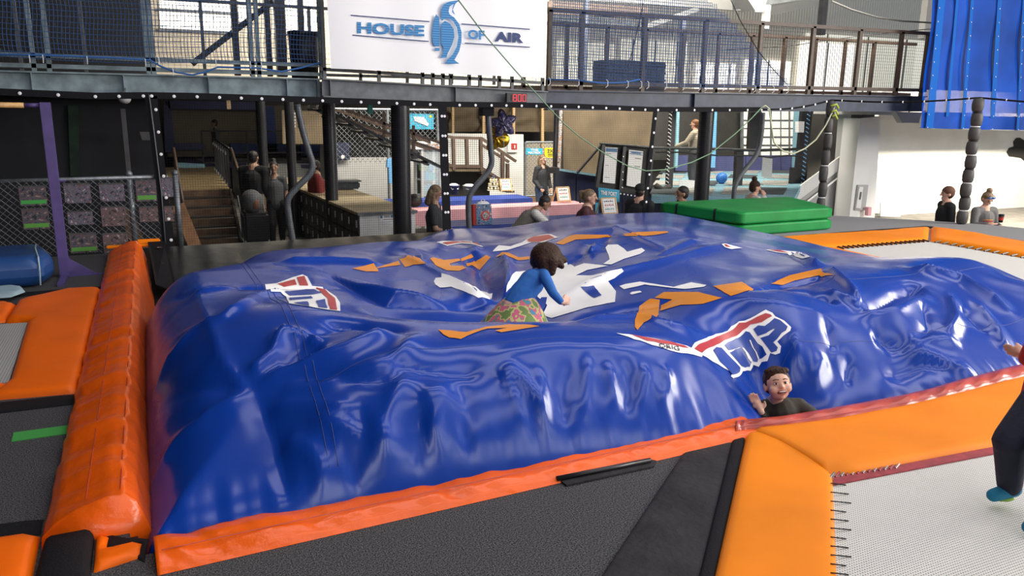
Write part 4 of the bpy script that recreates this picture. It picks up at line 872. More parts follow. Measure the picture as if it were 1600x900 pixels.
# LED clock on the beam
t = thing('led_clock', 'small black digital clock with red segments on the dark beam', 'clock', tuple(onY(808, 153, 11.85)))
a = onY(791, 160, 11.85); bq = onY(822.5, 146, 11.85)
q = MB(); q.bb(a.x, bq.x, 11.83, 11.9, a.z, bq.z); q.build('case', 'steel_black', t, bevel=0.004)
SEG = {'0': 'abcdef', '1': 'bc', '8': 'abcdefg'}
def seg7(ch, x, z, w, h, mt):
    S = {'a': (0, h, w, h), 'd': (0, 0, w, 0), 'g': (0, h / 2, w, h / 2), 'f': (0, h / 2, 0, h), 'b': (w, h / 2, w, h), 'e': (0, 0, 0, h / 2), 'c': (w, 0, w, h / 2)}
    for s in SEG[ch]:
        x0, z0, x1, z1 = S[s]; q = MB(); q.bar((x + x0, 11.826, z + z0), (x + x1, 11.826, z + z1), 0.004, 0.010, up=(0, 1, 0)); q.build('segment', mt, t)
W_ = bq.x - a.x
for k, (ch, mt) in enumerate((('1', 'led_off'), ('8', 'led_red'), ('0', 'led_red'), ('0', 'led_red'))):
    seg7(ch, a.x + W_ * (0.08 + 0.235 * k), a.z + 0.022, W_ * 0.15, (bq.z - a.z) - 0.044, mt)

# upper floor background: walls, windows and framing behind the railings
wall('wall_upper_left', 'dark_wall', -9.9, onY(240, 60, 19).x, 19, 19.1, 2.2, 8.3)
q = MB(); q.bb(onY(240, 60, 19).x, onY(856, 60, 19).x, 19.0, 19.1, 2.3, 8.3); struct(q.build('wall_upper_mid', 'warm_paint'))
for i, (x0, y0, x1, y1, mt) in enumerate(((250, -40, 360, 13, 'daylight'), (251, 24, 362, 44, 'daylight'), (374, -30, 388, 34, 'daylight'), (448, -30, 468, 50, 'daylight'), (474, -30, 492, 48, 'daylight'))):
    a = onY(x0, y1, 18.97); bq = onY(x1, y0, 18.97); w_ = thing('window_%d' % (i + 1), None, None, tuple(a)); struct(w_)
    q = MB(); q.bb(a.x, bq.x, 18.96, 18.98, a.z, bq.z); q.build('pane', mt, w_)
    q = MB(); q.bb(a.x - .05, bq.x + .05, 18.93, 18.96, a.z - .06, a.z); q.build('sill', 'steel_grey', w_)
for x, w_, nm in ((368, 9, 0), (390, 5, 0), (419, 8, 0), (438, 15, 0), (471, 9, 0)):
    a = onY(x, 60, 15); r = w_ / 2 / FPX * 14; q = MB(); q.bb(a.x - r, a.x + r, 15 - r, 15 + r, 2.25, 5.5); o = q.build('upper_post', 'steel_black', None)
    tag(o, 'dark steel post standing %s' % {368: 'right of the bright upper window', 390: 'second from the bright upper window', 419: 'third from the bright upper window', 438: 'widest behind the upper left net', 471: 'just left of the black tub upstairs'}[x], 'post', 'upper floor posts')
q = MB(); q.bar(onY(300, 100, 15.3), onY(440, -8, 15.3), 0.1, 0.16, up=(0, 1, 0)); o = q.build('stair_stringer', 'steel_black'); tag(o, 'dark slanting stair beam behind the upper left net', 'beam')
t = thing('storage_tub', 'big black tub standing upstairs beside the banner', 'tub', tuple(onY(475, 97, 13.4)))
a = onY(452, 97, 13.4); bq = onY(497, 52, 13.4); a.z = slabz(a.x); cx = (a.x + bq.x) / 2; R_ = (bq.x - a.x) / 2
q = MB(); q.lathe([(R_ * .85, a.z), (R_ * .95, (a.z + bq.z) / 2), (R_, bq.z), (R_ * .93, bq.z), (R_ * .8, a.z + .05)], (cx, 13.4, 0), 24); q.build('body', 'locker_black', t, smooth=True)
q = MB(); q.lathe([(R_ * 1.05, bq.z - .03), (R_ * 1.05, bq.z + .01), (R_ * .93, bq.z + .01), (R_ * .93, bq.z - .03)], (cx, 13.4, 0), 24); q.build('rim', 'steel_black', t)
# right-hand upper background
X_ = lambda px, Y, py=60: onY(px, py, Y).x
wall('wall_upper_right', 'corrugated', X_(850, 26), X_(1470, 26) + 6, 26, 26.1, 2.2, 8.3)
for i, (x0, y0, x1, y1, mt) in enumerate(((1085, 100, 1150, 143, 'daylight'), (1160, 96, 1236, 143, 'daylight'), (1243, 70, 1335, 150, 'daylight'), (1250, 64, 1445, 152, 'daylight_soft'), (868, 68, 960, 128, 'daylight_soft'), (968, 66, 1075, 130, 'daylight_soft'))):
    Yw = 25.9 if i != 2 else 25.86
    a = onY(x0, y1, Yw); bq = onY(x1, y0, Yw); w_ = thing('window_%d' % (i + 6), None, None, tuple(a)); struct(w_)
    q = MB(); q.bb(a.x, bq.x, Yw - .01, Yw + .01, a.z, bq.z); q.build('pane', mt, w_)
    for k in range(3):
        xx = a.x + (bq.x - a.x) * (k + .5) / 3; q = MB(); q.bb(xx - .03, xx + .03, Yw - .05, Yw - .02, a.z, bq.z); q.build('mullion', 'steel_grey', w_)
def ubeam(lab, a, bq, w_, h, mt, Y):
    q = MB(); q.bar(onY(a[0], a[1], Y), onY(bq[0], bq[1], Y), w_, h); o = q.build('roof_beam', mt); tag(o, lab, 'beam', 'roof framing'); return o
ubeam('pale green-grey roof purlin crossing above the blue net', (880, -12), (1160, 8), .15, .35, 'grey_paint', 20)
ubeam('brown roof truss member behind the right net, running level', (855, 12), (1010, 20), .15, .3, 'steel_rust', 19)
ubeam('thin slanting roof brace behind the right net', (1000, 44), (1090, 14), .1, .14, 'grey_paint', 20)
ubeam('dark roof brace under the purlin by the banner', (856, 24), (990, 40), .15, .22, 'steel_grey', 20.5)
ubeam('pale eaves beam above the corrugated upper wall', (1200, 18), (1460, -34), .2, .3, 'grey_paint', 22)
ubeam('dark girder along the roof at the top right', (1150, 6), (1330, -20), .3, .3, 'steel_grey', 18)
for x, w_, y0, y1, mt, lab in ((1282, 12, -30, 55, 'steel_black', 'dark upright column behind the right railing near the top edge'), (1195, 11, 8, 45, 'grey_paint', 'pale column stub under the roof purlin'), (1442, 15, -30, 60, 'grey_paint', 'pale wall column left of the blue sheet'), (912, 7, -10, 125, 'steel_navy', 'navy post behind the net right of the banner'), (1062, 8, 30, 128, 'steel_navy', 'navy post in the middle of the right net')):
    p0 = onY(x, y1, 17); p1 = onY(x, y0, 17); r = w_ / 2 / FPX * 17; q = MB(); q.bb(p0.x - r, p0.x + r, 17 - r, 17 + r, p0.z, p1.z); o = q.build('upper_column', mt); tag(o, lab, 'column', 'upper columns')
t = thing('air_duct', 'grey sheet-metal duct end under the roof above the railing', 'duct', tuple(onY(1180, 10, 17)))
q = MB(); q.poly(quad_px([(1163, -10), (1200, -10), (1195, 14), (1180, 16)], 17), (0, .5, 0)); q.build('duct_body', 'stainless', t); q = MB(); q.lathe([(.1, 0), (.12, .05), (.05, .1)], onY(1186, 19, 17), 12); q.build('nozzle', 'white_plastic', t)
t = thing('crate', 'dark blue slatted crate standing behind the right-hand net', 'crate', tuple(onY(992, 124, 13)))
a = onY(947, 125, 13); bq = onY(1040, 97, 13); a.z = slabz(a.x) + .01; q = MB(); q.bb(a.x, bq.x, 13.0, 13.5, a.z, bq.z); q.build('body', 'steel_navy', t)
for k in range(4): z = a.z + (bq.z - a.z) * (k + .5) / 4; q = MB(); q.bb(a.x, bq.x, 12.97, 13.0, z - .02, z + .02); q.build('slat', 'navy_pad', t)
for lab, pts in (('thick black cable sagging from the roof to the blue sheet', ((1300, 2), (1330, 15), (1370, 27), (1410, 33), (1460, 36))), ('thin dark cable slanting over the right railing', ((1130, 78), (1230, 72), (1330, 58), (1400, 50), (1460, 45)))):
    q = MB(); q.tube([onY(x, y, 14.5) for x, y in pts], 0.022 if 'thick' in lab else .012, 6); o = q.build('cable', 'cable_black', None, smooth=True); tag(o, lab, 'cable')
# blue translucent sheet at the upper right
YS = 11.6
t = thing('plastic_sheet', 'large translucent blue plastic sheet hanging at the upper right', 'sheet', tuple(onY(1437, 200, YS)))
TL, BLq, BRq, TR = onY(1465, -80, YS), onY(1437, 200, YS), onY(1760, 208, YS), onY(1760, -80, YS)
def spt(u, v): return TL.lerp(TR, u).lerp(BLq.lerp(BRq, u), v)
q = MB(); vs = []; n = 48
for i in range(n + 1):
    for j in range(13):
        u = i / n; v = j / 12; vs.append(spt(u, v) + Vector((0, .02 * math.sin(u * 40) + .025 * math.sin(v * 11 + u * 5), 0)))
q.add(vs, [(i * 13 + j, (i + 1) * 13 + j, (i + 1) * 13 + j + 1, i * 13 + j + 1) for i in range(n) for j in range(12)]); q.build('sheet', 'sheet_blue', t, smooth=True)
for k, (u, w_) in enumerate(((.03, .03), (.10, .012), (.17, .014), (.30, .02), (.42, .012), (.55, .012), (.7, .02), (.85, .02))):
    q = MB(); q.poly([spt(u - w_ / 2, 0), spt(u + w_ / 2, 0), spt(u + w_ / 2, .93 if k % 2 else 1), spt(u - w_ / 2, .93 if k % 2 else 1)], (0, .006, 0)); q.v = [(a_[0], a_[1] - .06, a_[2]) for a_ in q.v]; q.build('strip', 'sheet_cyan', t)
for u in (.02, .17, .3, .42, .55):
    for v in np.arange(.32, 1.0, .075):
        p = spt(u, v); q = MB(); q.lathe([(.012, 0), (.012, .006), (.004, .01)], (0, 0, 0), 8, None); q.v = [(p.x + a_[0], p.y - .07 - a_[2], p.z + a_[1]) for a_ in q.v]; q.build('rivet', 'white_plastic', t)
q = MB(); q.tube([spt(0, 1), spt(1, 1)], .012, 6); q.build('bottom_hem', 'grey_paint', t)

# ------------------------------------------------------------------ safety net at the back of the pit
YN = 10.38
topline = [(-60, 141), (60, 146), (150, 150), (232, 149), (300, 150), (400, 153), (520, 157), (690, 163), (800, 164), (900, 166), (1020, 171), (1190, 171)]
t = thing('net_border', 'black webbing along the top of the pit net with white grommets', 'net border', tuple(onY(520, 157, YN)))
q = MB(); tp = [onY(x, y, YN) for x, y in topline]
for i in range(len(tp) - 1): q.bar(tp[i], tp[i + 1], 0.012, 0.075)
q.build('webbing', 'black_webbing', t)
gm = MB(); gm.lathe([(.016, 0), (.019, .004), (.008, .007)], (0, 0, 0), 10, Matrix.Rotation(PI / 2, 3, 'X')); g0 = None
def grommet(parent, p):
    global g0
    off = Vector(parent.location)
    if g0 is None: g0 = gm.build('grommet', 'white_plastic', parent, local=True); g0.location = p - off; return g0
    return copy_part(g0, 'grommet', parent, p - off)
def lerpline(pts, x):
    for (x0, y0), (x1, y1) in zip(pts[:-1], pts[1:]):
        if x0 <= x <= x1: return y0 + (y1 - y0) * (x - x0) / (x1 - x0)
    return pts[-1][1]
for x in (31, 91, 149, 186, 224, 237, 272, 308, 343, 377, 409, 442, 474, 504, 534, 564, 592, 620, 647, 672, 718, 743, 768, 791, 815, 838, 861, 883, 904, 926, 947, 968, 988, 1008, 1028, 1057, 1085, 1113, 1140, 1168, 1190):
    grommet(t, onY(x, lerpline(topline, x) + (1 if x > 237 else 1), YN - 0.012))
def seam(label, a, bq, w_, n, dots):
    A = onY(*a, YN); B = onY(*bq, YN); t = thing('net_seam', label, 'net seam', tuple(B), group='upright net seams')
    q = MB(); q.bar(A, B, 0.012, w_, up=(1, 0, 0)); q.build('webbing', 'black_webbing', t)
    for k in range(n):
        p = A.lerp(B, (k + .6) / n) + Vector((0, -.012, 0))
        for dx in dots: grommet(t, p + Vector((dx, 0, 0)))
    return t
sm = seam('leftmost black net seam with white grommets beside the fence', (236, 150), (264, 388), 0.13, 7, (.035,))
q = MB(); q.tube([onY(233, 148, YN - .02), onY(241, 210, YN - .03), onY(252, 300, YN - .02), onY(259, 388, YN - .02)], .009, 6); q.build('lacing_rope', 'pipe_grey', sm, smooth=True)
seam('middle black net seam with paired white grommets', (691, 163), (699, 372), 0.12, 7, (-.018, .022))
seam('right black net seam in front of the man in a black cap', (1024, 172), (1005, 345), 0.07, 8, (.01,))
# the mesh of the net
q = MB(); xs0, xs1 = onY(240, 160, YN).x, onY(1290, 170, YN).x; n = int((xs1 - xs0) / 0.03)
for i in range(n + 1):
    x = xs0 + (xs1 - xs0) * i / n; q.wire((x, YN, 0.0), (x, YN, 1.80), 0.0012)
for j in range(60):
    z = 1.80 * j / 59; q.wire((xs0, YN, z), (xs1, YN, z), 0.0012)
o = q.build('pit_net', 'net_black', None, fixn=False); tag(o, 'fine black mesh net closing the back of the pit', 'net', kind='stuff')
q = MB(); q.tube([onY(x, y, YN - .05) for x, y in ((205, 398), (400, 386), (690, 372), (1000, 347))], 0.03, 6); q.tube([onY(x, y, YN - .1) for x, y in ((205, 402), (400, 390), (690, 376), (1000, 352))], 0.02, 6); o = q.build('net_foot_rope', 'foam_grey', None, smooth=True); o['kind'] = 'stuff'; tag(o, 'grey rope lacing along the foot of the back net', 'rope')
# bent grey pipes
for lab, pts, r in (('bent grey pipe in front of the black lockers', ((464, 163), (472, 200), (482, 235), (488, 255), (484, 272), (462, 295), (450, 312), (451, 335), (458, 380)), .042), ('bent grey pipe beside the foil balloons', ((762, 172), (764, 200), (767, 235), (768, 255), (760, 272), (742, 293), (733, 310), (732, 335), (734, 370)), .042), ('bent grey pipe in front of the light-blue trampoline court', ((1192, 176), (1190, 205), (1186, 230), (1178, 248), (1160, 270), (1150, 287), (1147, 300), (1146, 322)), .042)):
    P = [onY(x, y, YN + 0.12) for x, y in pts]; fine = []
    for i in range(len(P) - 1):
        p0, p1, p2, p3 = P[max(i - 1, 0)], P[i], P[i + 1], P[min(i + 2, len(P) - 1)]
        for k in range(5):
            s = k / 5; fine.append(0.5 * ((2 * p1) + (p2 - p0) * s + (2 * p0 - 5 * p1 + 4 * p2 - p3) * s * s + (3 * p1 - p0 - 3 * p2 + p3) * s ** 3))
    fine.append(P[-1]); q = MB(); q.tube(fine, r, 10); o = q.build('bent_pipe', 'pipe_grey', None, smooth=True); tag(o, lab, 'pipe', 'bent net pipes')
q = MB(); a = onY(752, 181, YN + .1); bq = onY(770, 163, YN + .1); q.bb(a.x, bq.x, YN + .05, YN + .2, a.z, bq.z); o = q.build('pipe_bracket', 'black_webbing', None, bevel=.005); tag(o, 'black padded bracket at the top of the pipe by the balloons', 'bracket')
# foam-padded posts
def foam_post(lab, base, ytop, segs, r):
    B = onZ(*base, 0.0); ztop = onY(base[0], ytop, B.y).z; t = thing('padded_post', lab, 'post', tuple(B), group='foam padded net posts')
    q = MB(); q.tube([B, (B.x, B.y, ztop)], r * .6, 10); q.build('pole', 'steel_black', t)
    h = ztop / segs
    for k in range(segs):
        z0 = k * h; q = MB(); q.lathe([(r * .78, z0 + .01), (r * .95, z0 + h * .15), (r * 1.04, z0 + h * .5), (r * .95, z0 + h * .85), (r * .78, z0 + h - .01)], (B.x + .012 * math.sin(k * 2.1), B.y, 0), 14); q.build('foam_sleeve', 'foam_grey', t, smooth=True)
        if k: q = MB(); q.lathe([(r * .84, z0 - .007), (r * .86, z0), (r * .84, z0 + .007)], (B.x, B.y, 0), 12); q.build('tie', 'white_plastic' if k % 2 else 'rubber', t)
    return B, ztop
P1, Z1 = foam_post('grey foam-padded post left of the white wall', (1281, 333), 156, 7, .075)
P2, Z2 = foam_post('grey foam-padded post in front of the bright white wall', (1502, 350), 152, 9, .085)
t = thing('tension_rope', 'black rope with white grommets running to the tops of the padded posts', 'rope', tuple(P1))
T1 = Vector((P1.x, P1.y, Z1)); T2 = Vector((P2.x, P2.y, Z2)); T0 = onY(1190, 171, YN); T3 = Vector((P2.x + 1.2, P2.y - 2.6, Z2 - .12))
q = MB()
for a, c in ((T0, T1), (T1, T2), (T2, T3)):
    q.tube([a.lerp(c, s) - Vector((0, 0, .05 * math.sin(PI * s))) for s in np.linspace(0, 1, 14)], .016, 6)
q.build('cord', 'black_webbing', t, smooth=True)
for a, c, n in ((T0, T1, 6), (T1, T2, 7), (T2, T3, 4)):
    for k in range(n):
        s = (k + .5) / n; grommet(t, a.lerp(c, s) - Vector((0, .02, .05 * math.sin(PI * s))))
# ropes
for lab, mt, pts, r in (('thin green rope sagging from the banner across the net', 'rope_green', ((716, 0), (760, 58), (805, 110), (852, 162), (880, 192), (905, 213), (940, 237), (980, 259), (1010, 267), (1040, 265), (1080, 254), (1110, 240), (1150, 208), (1175, 184), (1190, 168)), .009),
                        ('pale rope looped over the net top and swung to the padded post', 'rope_cream', ((1190, 168), (1196, 165), (1202, 170), (1205, 195), (1209, 222), (1214, 228), (1224, 236), (1240, 240), (1258, 232), (1275, 218), (1290, 196), (1302, 172), (1306, 162)), .013)):
    q = MB(); q.tube([onY(x, y, YN - .1) for x, y in pts], r, 6); o = q.build('rope', mt, None, smooth=True); tag(o, lab, 'rope')
t = thing('rope_knot', 'lime rope knot tied near the top of the left padded post', 'knot', tuple(T1))
for dx, dz in ((0, -.1), (.03, -.2), (.05, -.28)):
    q = MB(); q.tube([T1 + Vector((-.09 + dx, -.09, dz)), T1 + Vector((.0, -.12, dz + .03)), T1 + Vector((.09, -.09, dz - .04))], .018, 6); q.build('loop', 'rope_lime', t, smooth=True)
# chain-link fence with photo prints on the left
def chainlink(name, A, B, z0, z1, sp, r, mt, parent):
    A = Vector(A); B = Vector(B); L = (B - A).length; d = (B - A).normalized(); q = MB(); H = z1 - z0; n = int((L + H) / sp)
    for i in range(n + 1):
        for s in (1, -1):
            u0 = i * sp - (H if s == 1 else 0); p0 = [u0, z0]; p1 = [u0 + s * H, z1] if s == 1 else [u0 - H, z1]
            (ua, za), (ub, zb) = p0, p1
            if ua > ub: ua, za, ub, zb = ub, zb, ua, za
            if ub <= 0 or ua >= L: continue
            k = (zb - za) / (ub - ua)
            if ua < 0: za -= k * ua; ua = 0
            if ub > L: zb -= k * (ub - L); ub = L
            q.wire(A + d * ua + Vector((0, 0, za)), A + d * ub + Vector((0, 0, zb)), r)
    o = q.build(name, mt, parent, fixn=False); o['kind'] = 'stuff'; return o
YF = 10.42
zt = onY(140, 281, YF).z; zb = 0.0
t = thing('chain_link_fence', 'low galvanised chain-link fence hung with snapshots at the left', 'fence', (-1.0, YF, 0), group='chain-link fences')
x0, x1 = onY(-80, 285, YF).x, onY(262, 275, YF).x
q = MB(); q.tube([(x0, YF, zt), (x1, YF, zt + .02)], .024, 8); q.build('top_rail', 'galvanised', t, smooth=True)
for x in (84, 203, 275):
    p = onY(x, 290, YF); q = MB(); q.tube([(p.x, YF + .02, 0), (p.x, YF + .02, zt + .06)], .036, 10); q.build('post', 'galvanised', t, smooth=True); q = MB(); q.lathe([(.04, zt + .04), (.04, zt + .07), (.015, zt + .1)], (p.x, YF + .02, 0), 10); q.build('post_cap', 'galvanised', t, smooth=True)
chainlink('wire_mesh', (x0, YF - .03, 0), (x1, YF - .03, 0), 0.01, zt, 0.075, 0.0032, 'wire_steel', t)
snaps = ((32, 290, 71, 322, 'a', 'top left'), (37, 325, 75, 359, 'a', 'lower left'), (102, 286, 140, 318, 'b', 'top, just right of the purple post'), (107, 329, 144, 352, 'b', 'middle, just right of the purple post'), (111, 363, 150, 396, 'a', 'bottom, just right of the purple post'), (157, 286, 193, 315, 'b', 'top, left of the second fence post'), (160, 322, 196, 354, 'c', 'middle, left of the second fence post'), (163, 363, 199, 396, 'c', 'bottom, left of the second fence post'), (214, 281, 243, 315, 'a', 'top, right of the second fence post'), (219, 322, 246, 347, 'c', 'lower, right of the second fence post'), (254, 277, 269, 308, 'b', 'rightmost, behind the net seam'), (258, 322, 271, 346, 'c', 'lower rightmost, behind the net seam'))
for x0_, y0_, x1_, y1_, k, lab in snaps:
    a = onY(x0_, y1_, YF - .05); bq = onY(x1_, y0_, YF - .05); t2 = thing('snapshot_print', 'group snapshot hung on the chain-link fence, %s' % lab, 'photo', (a.x, YF - .05, a.z), group='snapshots on the fence')
    q = MB(); q.bb(a.x, bq.x, YF - .052, YF - .044, a.z, bq.z); q.build('print', 'snap_' + k, t2)
    if k == 'a': q = MB(); q.bb(a.x + .01, bq.x - .01, YF - .055, YF - .051, a.z + .02, a.z + (bq.z - a.z) * .28); q.build('green_floor', 'green_tape' if lab.startswith('top left') else 'toy_green', t2)
    q = MB(); q.bb(a.x, bq.x, YF - .056, YF - .05, bq.z - .012, bq.z + .004); q.build('sleeve_edge', 'foam_grey', t2)
MATS['toy_green'].node_tree.nodes['Principled BSDF'].inputs['Base Color'].default_value = (0.10, 0.30, 0.05, 1)
t = thing('dome_lamp', 'small pale dome camera under the beam at the left', 'camera', tuple(onY(195, 152, 11.6)))
p = onY(195, 155, 11.6); q = MB(); q.ell(p, (.075, .075, .06)); q.build('dome', 'grey_paint', t, smooth=True); q = MB(); q.lathe([(.08, p.z + .01), (.08, p.z + .04), (.03, p.z + .09)], (p.x, p.y, 0), 14); q.build('mount', 'steel_grey', t); q = MB(); q.tube([(p.x, p.y, p.z + .08), (p.x, 12.3, p.z + .14)], .02, 6); q.build('arm', 'steel_grey', t)
q = MB(); p = onY(192, 170, 12.5); q.bb(p.x - .03, p.x + .03, 12.47, 12.53, -1, p.z); o = q.build('thin_post', 'foam_grey'); tag(o, 'thin grey post below the dome camera', 'post')
q = MB(); q.poly(quad_px([(218, 206), (234, 206), (236, 219), (222, 219)], 12.6), (0, .02, 0)); o = q.build('wall_box', 'foam_grey'); tag(o, 'small grey box on the dark wall by the left net seam', 'box')
# ------------------------------------------------------------------ ground floor behind the net
def column(lab, px, py, Y, wpx, mt='steel_black', z1=2.3):
    p = onY(px, py, Y); dep = (p - CAM).dot(_F0); r = wpx / 2 / FPX * dep; t = thing('column', lab, 'column', (p.x, Y, -1), group='round steel columns')
    q = MB(); q.tube([(p.x, Y, -0.98), (p.x, Y, z1)], r, 18); q.build('shaft', mt, t, smooth=False); smooth_angle(t.children[0])
    q = MB(); q.bb(p.x - r * 1.5, p.x + r * 1.5, Y - r * 1.5, Y + r * 1.5, -1, -.97); q.build('base_plate', mt, t)
    q = MB(); q.bb(p.x - r * 1.4, p.x + r * 1.4, Y - r * 1.4, Y + r * 1.4, z1 - .03, z1 - .005); q.build('cap_plate', mt, t)
column('thickest black column behind the middle of the net', 627, 270, 12.25, 29, z1=2.0)
column('slimmer black column left of the thickest one', 517, 270, 14.6, 20, z1=2.05)
column('black column in front of the light-blue trampoline court', 1100, 245, 12.45, 23, z1=1.95)
column('thin dark column nearest the stairs at left', 411, 240, 17.0, 14, z1=2.2)
column('thin dark column between the stairs and the lockers', 455, 240, 17.0, 14, z1=2.2)
# stairs and landing on the left
s0 = onZ(286, 297, 0); s1 = onZ(361, 297, 0); YL = s0.y; XL0, XL1 = s0.x - .05, s1.x
o = slab('floor', [(XL0 - .2, YL), (XL1, YL), (XL1 + .3, YL + 6.6), (XL0 - .2, YL + 6.6)], 'wood_floor', -0.12, 0); struct(o)
t = thing('staircase', 'dark wooden steps leading up to the landing at left', 'stairs', ((XL0 + XL1) / 2, YL - 1, -1))
NS = 6
for k in range(NS):
    z = -(k + 0) / NS; q = MB(); q.bb(XL0, XL1, YL - .27 * (k + 1), YL - .27 * k + .02, z - 1 / NS, z - 1 / NS + .035); q.build('tread', 'stair_dark', t)
    q = MB(); q.bb(XL0, XL1, YL - .27 * k - .02, YL - .27 * k, z - 1 / NS + .03, z - .01); q.build('riser', 'plank', t)
for x in (XL0 - .04, XL1 + .02):
    q = MB(); q.bar((x, YL + .1, -.1), (x, YL - 1.7, -1.05), .05, .22); q.build('stringer', 'stair_dark', t)
def slat_rail(lab, P0, P1, h, n, mt, brk=True):
    P0 = Vector(P0); P1 = Vector(P1); t = thing('stair_railing', lab, 'railing', tuple(P0), group='stair railings')
    q = MB(); q.tube([P0 + Vector((0, 0, h)), P1 + Vector((0, 0, h))], .03, 8); q.build('handrail', mt, t, smooth=True)
    for k in range(n):
        p = P0.lerp(P1, (k + .5) / n); q = MB(); q.bar(p, p + Vector((0, 0, h)), .05, .09, up=(0, 1, 0)); q.build('baluster', 'steel_black', t)
        if brk:
            for zz in (.06, h - .12): q = MB(); q.box(p + Vector((-.035, 0, zz)), (.03, .05, .07)); q.build('bracket', 'stainless', t)
    return t
slat_rail('dark landing railing with steel brackets right of the stairs', (XL1 + .12, YL + 5.2, 0), (XL1 + .03, YL + .05, 0), .85, 7, 'steel_black')
slat_rail('sloping brown stair railing right of the steps', (XL1 + .08, YL, 0), (XL1 + .2, YL - 1.75, -1), .85, 8, 'rail_brown', False)
slat_rail('sloping brown stair railing left of the steps', (XL0 - .06, YL + .2, 0), (XL0 - .02, YL - 1.75, -1), .85, 7, 'rail_brown', False)
for k, (px_, py_, w_, rz) in enumerate(((222, 378, .16, 20), (305, 372, .17, 25))):
    p = onY(px_, py_, 11.4 + .4 * k); q = MB(); q.bar((p.x - .18, p.y + .3, .35), (p.x + .15, p.y - .1, -.75), w_, .03, up=(0, 1, .2)); o = q.build('plank', 'wood_red' if k else 'plank'); tag(o, ('brown plank leaning in front of the dark stairs', 'brown plank leaning at the foot of the fence beside the net seam')[1 - k], 'plank')
# far court on the left: blue pads, beige wall, striped beds
YC = 27.5
o = panelY('wall_court_left', 'beige_wall', [(262, 165), (560, 165), (560, 245), (262, 245)], YC, .1); struct(o)
t = thing('wall_padding', 'purple-blue wall padding framing the beige wall of the left court', 'padding', tuple(onY(300, 170, YC)))
for pts, mt in (([(256, 158), (266, 158), (275, 238), (258, 238)], 'pad_purple'), ([(256, 157), (410, 160), (410, 172), (265, 170)], 'pad_purple'), ([(411, 166), (428, 166), (434, 240), (415, 240)], 'pad_blue'), ([(272, 224), (320, 224), (322, 234), (276, 234)], 'pad_purple'), ([(360, 224), (460, 225), (460, 240), (360, 238)], 'pad_blue'), ([(470, 226), (530, 228), (530, 245), (470, 243)], 'pad_blue')):
    q = MB(); q.poly(quad_px(pts, YC - .25), (0, .2, 0)); q.build('pad', mt, t)
t = thing('trampoline_court', 'far left trampoline court with rows of pale beds and dark gaps', 'trampoline court', (3, 24, 0))
q = MB(); q.poly(gpx([(262, 236), (600, 240), (600, 258), (285, 256)], .0), (0, 0, -.1)); q.build('frame_pads', 'pad_purple', t)
for k, (y, h) in enumerate(((237.5, 3), (242.5, 3.5), (248, 3.5))):
    for a, c in ((290 + 8 * k, 318), (368, 408), (416, 452), (470, 520)):
        q = MB(); q.poly(gpx([(a, y), (c, y + .6), (c, y + h + .6), (a + 3, y + h)], .02), (0, 0, .02)); q.build('bed', 'mat_grey', t)
q = MB(); q.poly(quad_px([(277, 254), (320, 256), (320, 263), (275, 262)], onZ(300, 262, 0).y), (0, .05, 0)); q.build('step_pad', 'pad_lightblue', t)
q = MB(); q.poly(quad_px([(385, 254), (640, 258), (640, 320), (385, 320)], onZ(420, 258, 0).y), (0, .05, 0)); o = q.build('wall_court_front', 'grey_paint', None); struct(o)
YQ = onZ(420, 258, 0).y - .1
A = onY(318, 256, YQ); B = onY(640, 262, YQ); A.z = B.z = 0.02
railing('thin black railing in front of the far left court', A, B, [0, .2, .4, .6, .8, 1], .98, 'steel_black', .12, .08, .35, pw=.045)
# dangling thing under the beam, small sign box
q = MB(); p = onY(357, 163, 12.6); t = thing('hanging_box', 'small tan box hanging under the beam above the stairs', 'box', tuple(p)); q.bb(p.x - .03, p.x + .03, 12.57, 12.63, p.z - .07, p.z + .07); q.build('case', 'pine', t, bevel=.006); q = MB(); q.tube([p + Vector((0, 0, .07)), (p.x, p.y, slabz(p.x))], .008, 5); q.build('rod', 'steel_grey', t)
q = MB(); p = onY(578, 169, 12.6); t = thing('exit_sign', 'small green sign box under the beam above the black stair', 'sign', tuple(p)); q.bb(p.x - .04, p.x + .04, 12.57, 12.63, p.z - .09, p.z + .09); q.build('case', 'ink_green', t, bevel=.006); q = MB(); q.tube([p + Vector((0, 0, .09)), (p.x, p.y, slabz(p.x))], .008, 5); q.build('rod', 'steel_grey', t)
t = thing('hanging_banner', 'dark hanging cloth with faded white writing behind the thin columns', 'banner', tuple(onY(460, 200, 20)))
q = MB(); q.poly(quad_px([(440, 172), (505, 174), (505, 225), (442, 225)], 20), (0, .02, 0)); q.build('cloth', 'tarp_brown', t)
for x in (458, 466):
    for k in range(5): q = MB(); q.poly(quad_px([(x, 176 + 5 * k), (x + 4, 176 + 5 * k), (x + 3.5, 179.5 + 5 * k), (x + .5, 179 + 5 * k)], 19.98), (0, .005, 0)); q.build('writing', 'grey_paint', t)
# lockers with a wooden counter
c0 = onZ(562, 332, .05); c1 = onZ(648, 328, .05); c2 = onZ(540, 264, .05); c3 = onZ(428, 277, .05)
YA = (c0.y + c1.y) / 2; XA0, XA1 = c0.x, c1.x; YE = c3.y; XE = c3.x
dL = (Vector((XE, YE, 0)) - Vector((XA0, YA, 0)))
t = thing('locker_bank', 'long bank of black lockers with a white end panel', 'lockers', (XA0, YA, -1))
bk = Vector((XA1 - XA0 - .02, 0, 0))
q = MB(); q.poly([(XA0 + .03, YA + .05, -1), (XA1, YA + .05, -1), (XA1 + dL.x, YE, -1), (XE + .03, YE, -1)], (0, 0, 1.0)); q.build('carcass', 'locker_black', t)
q = MB(); q.bb(XA0, XA1, YA, YA + .05, -1, .0); q.build('end_panel', 'white_paint', t)
ncol = 16; dn = dL.normalized(); nx_ = Vector((-dn.y, dn.x, 0)); LW = dL.length / ncol
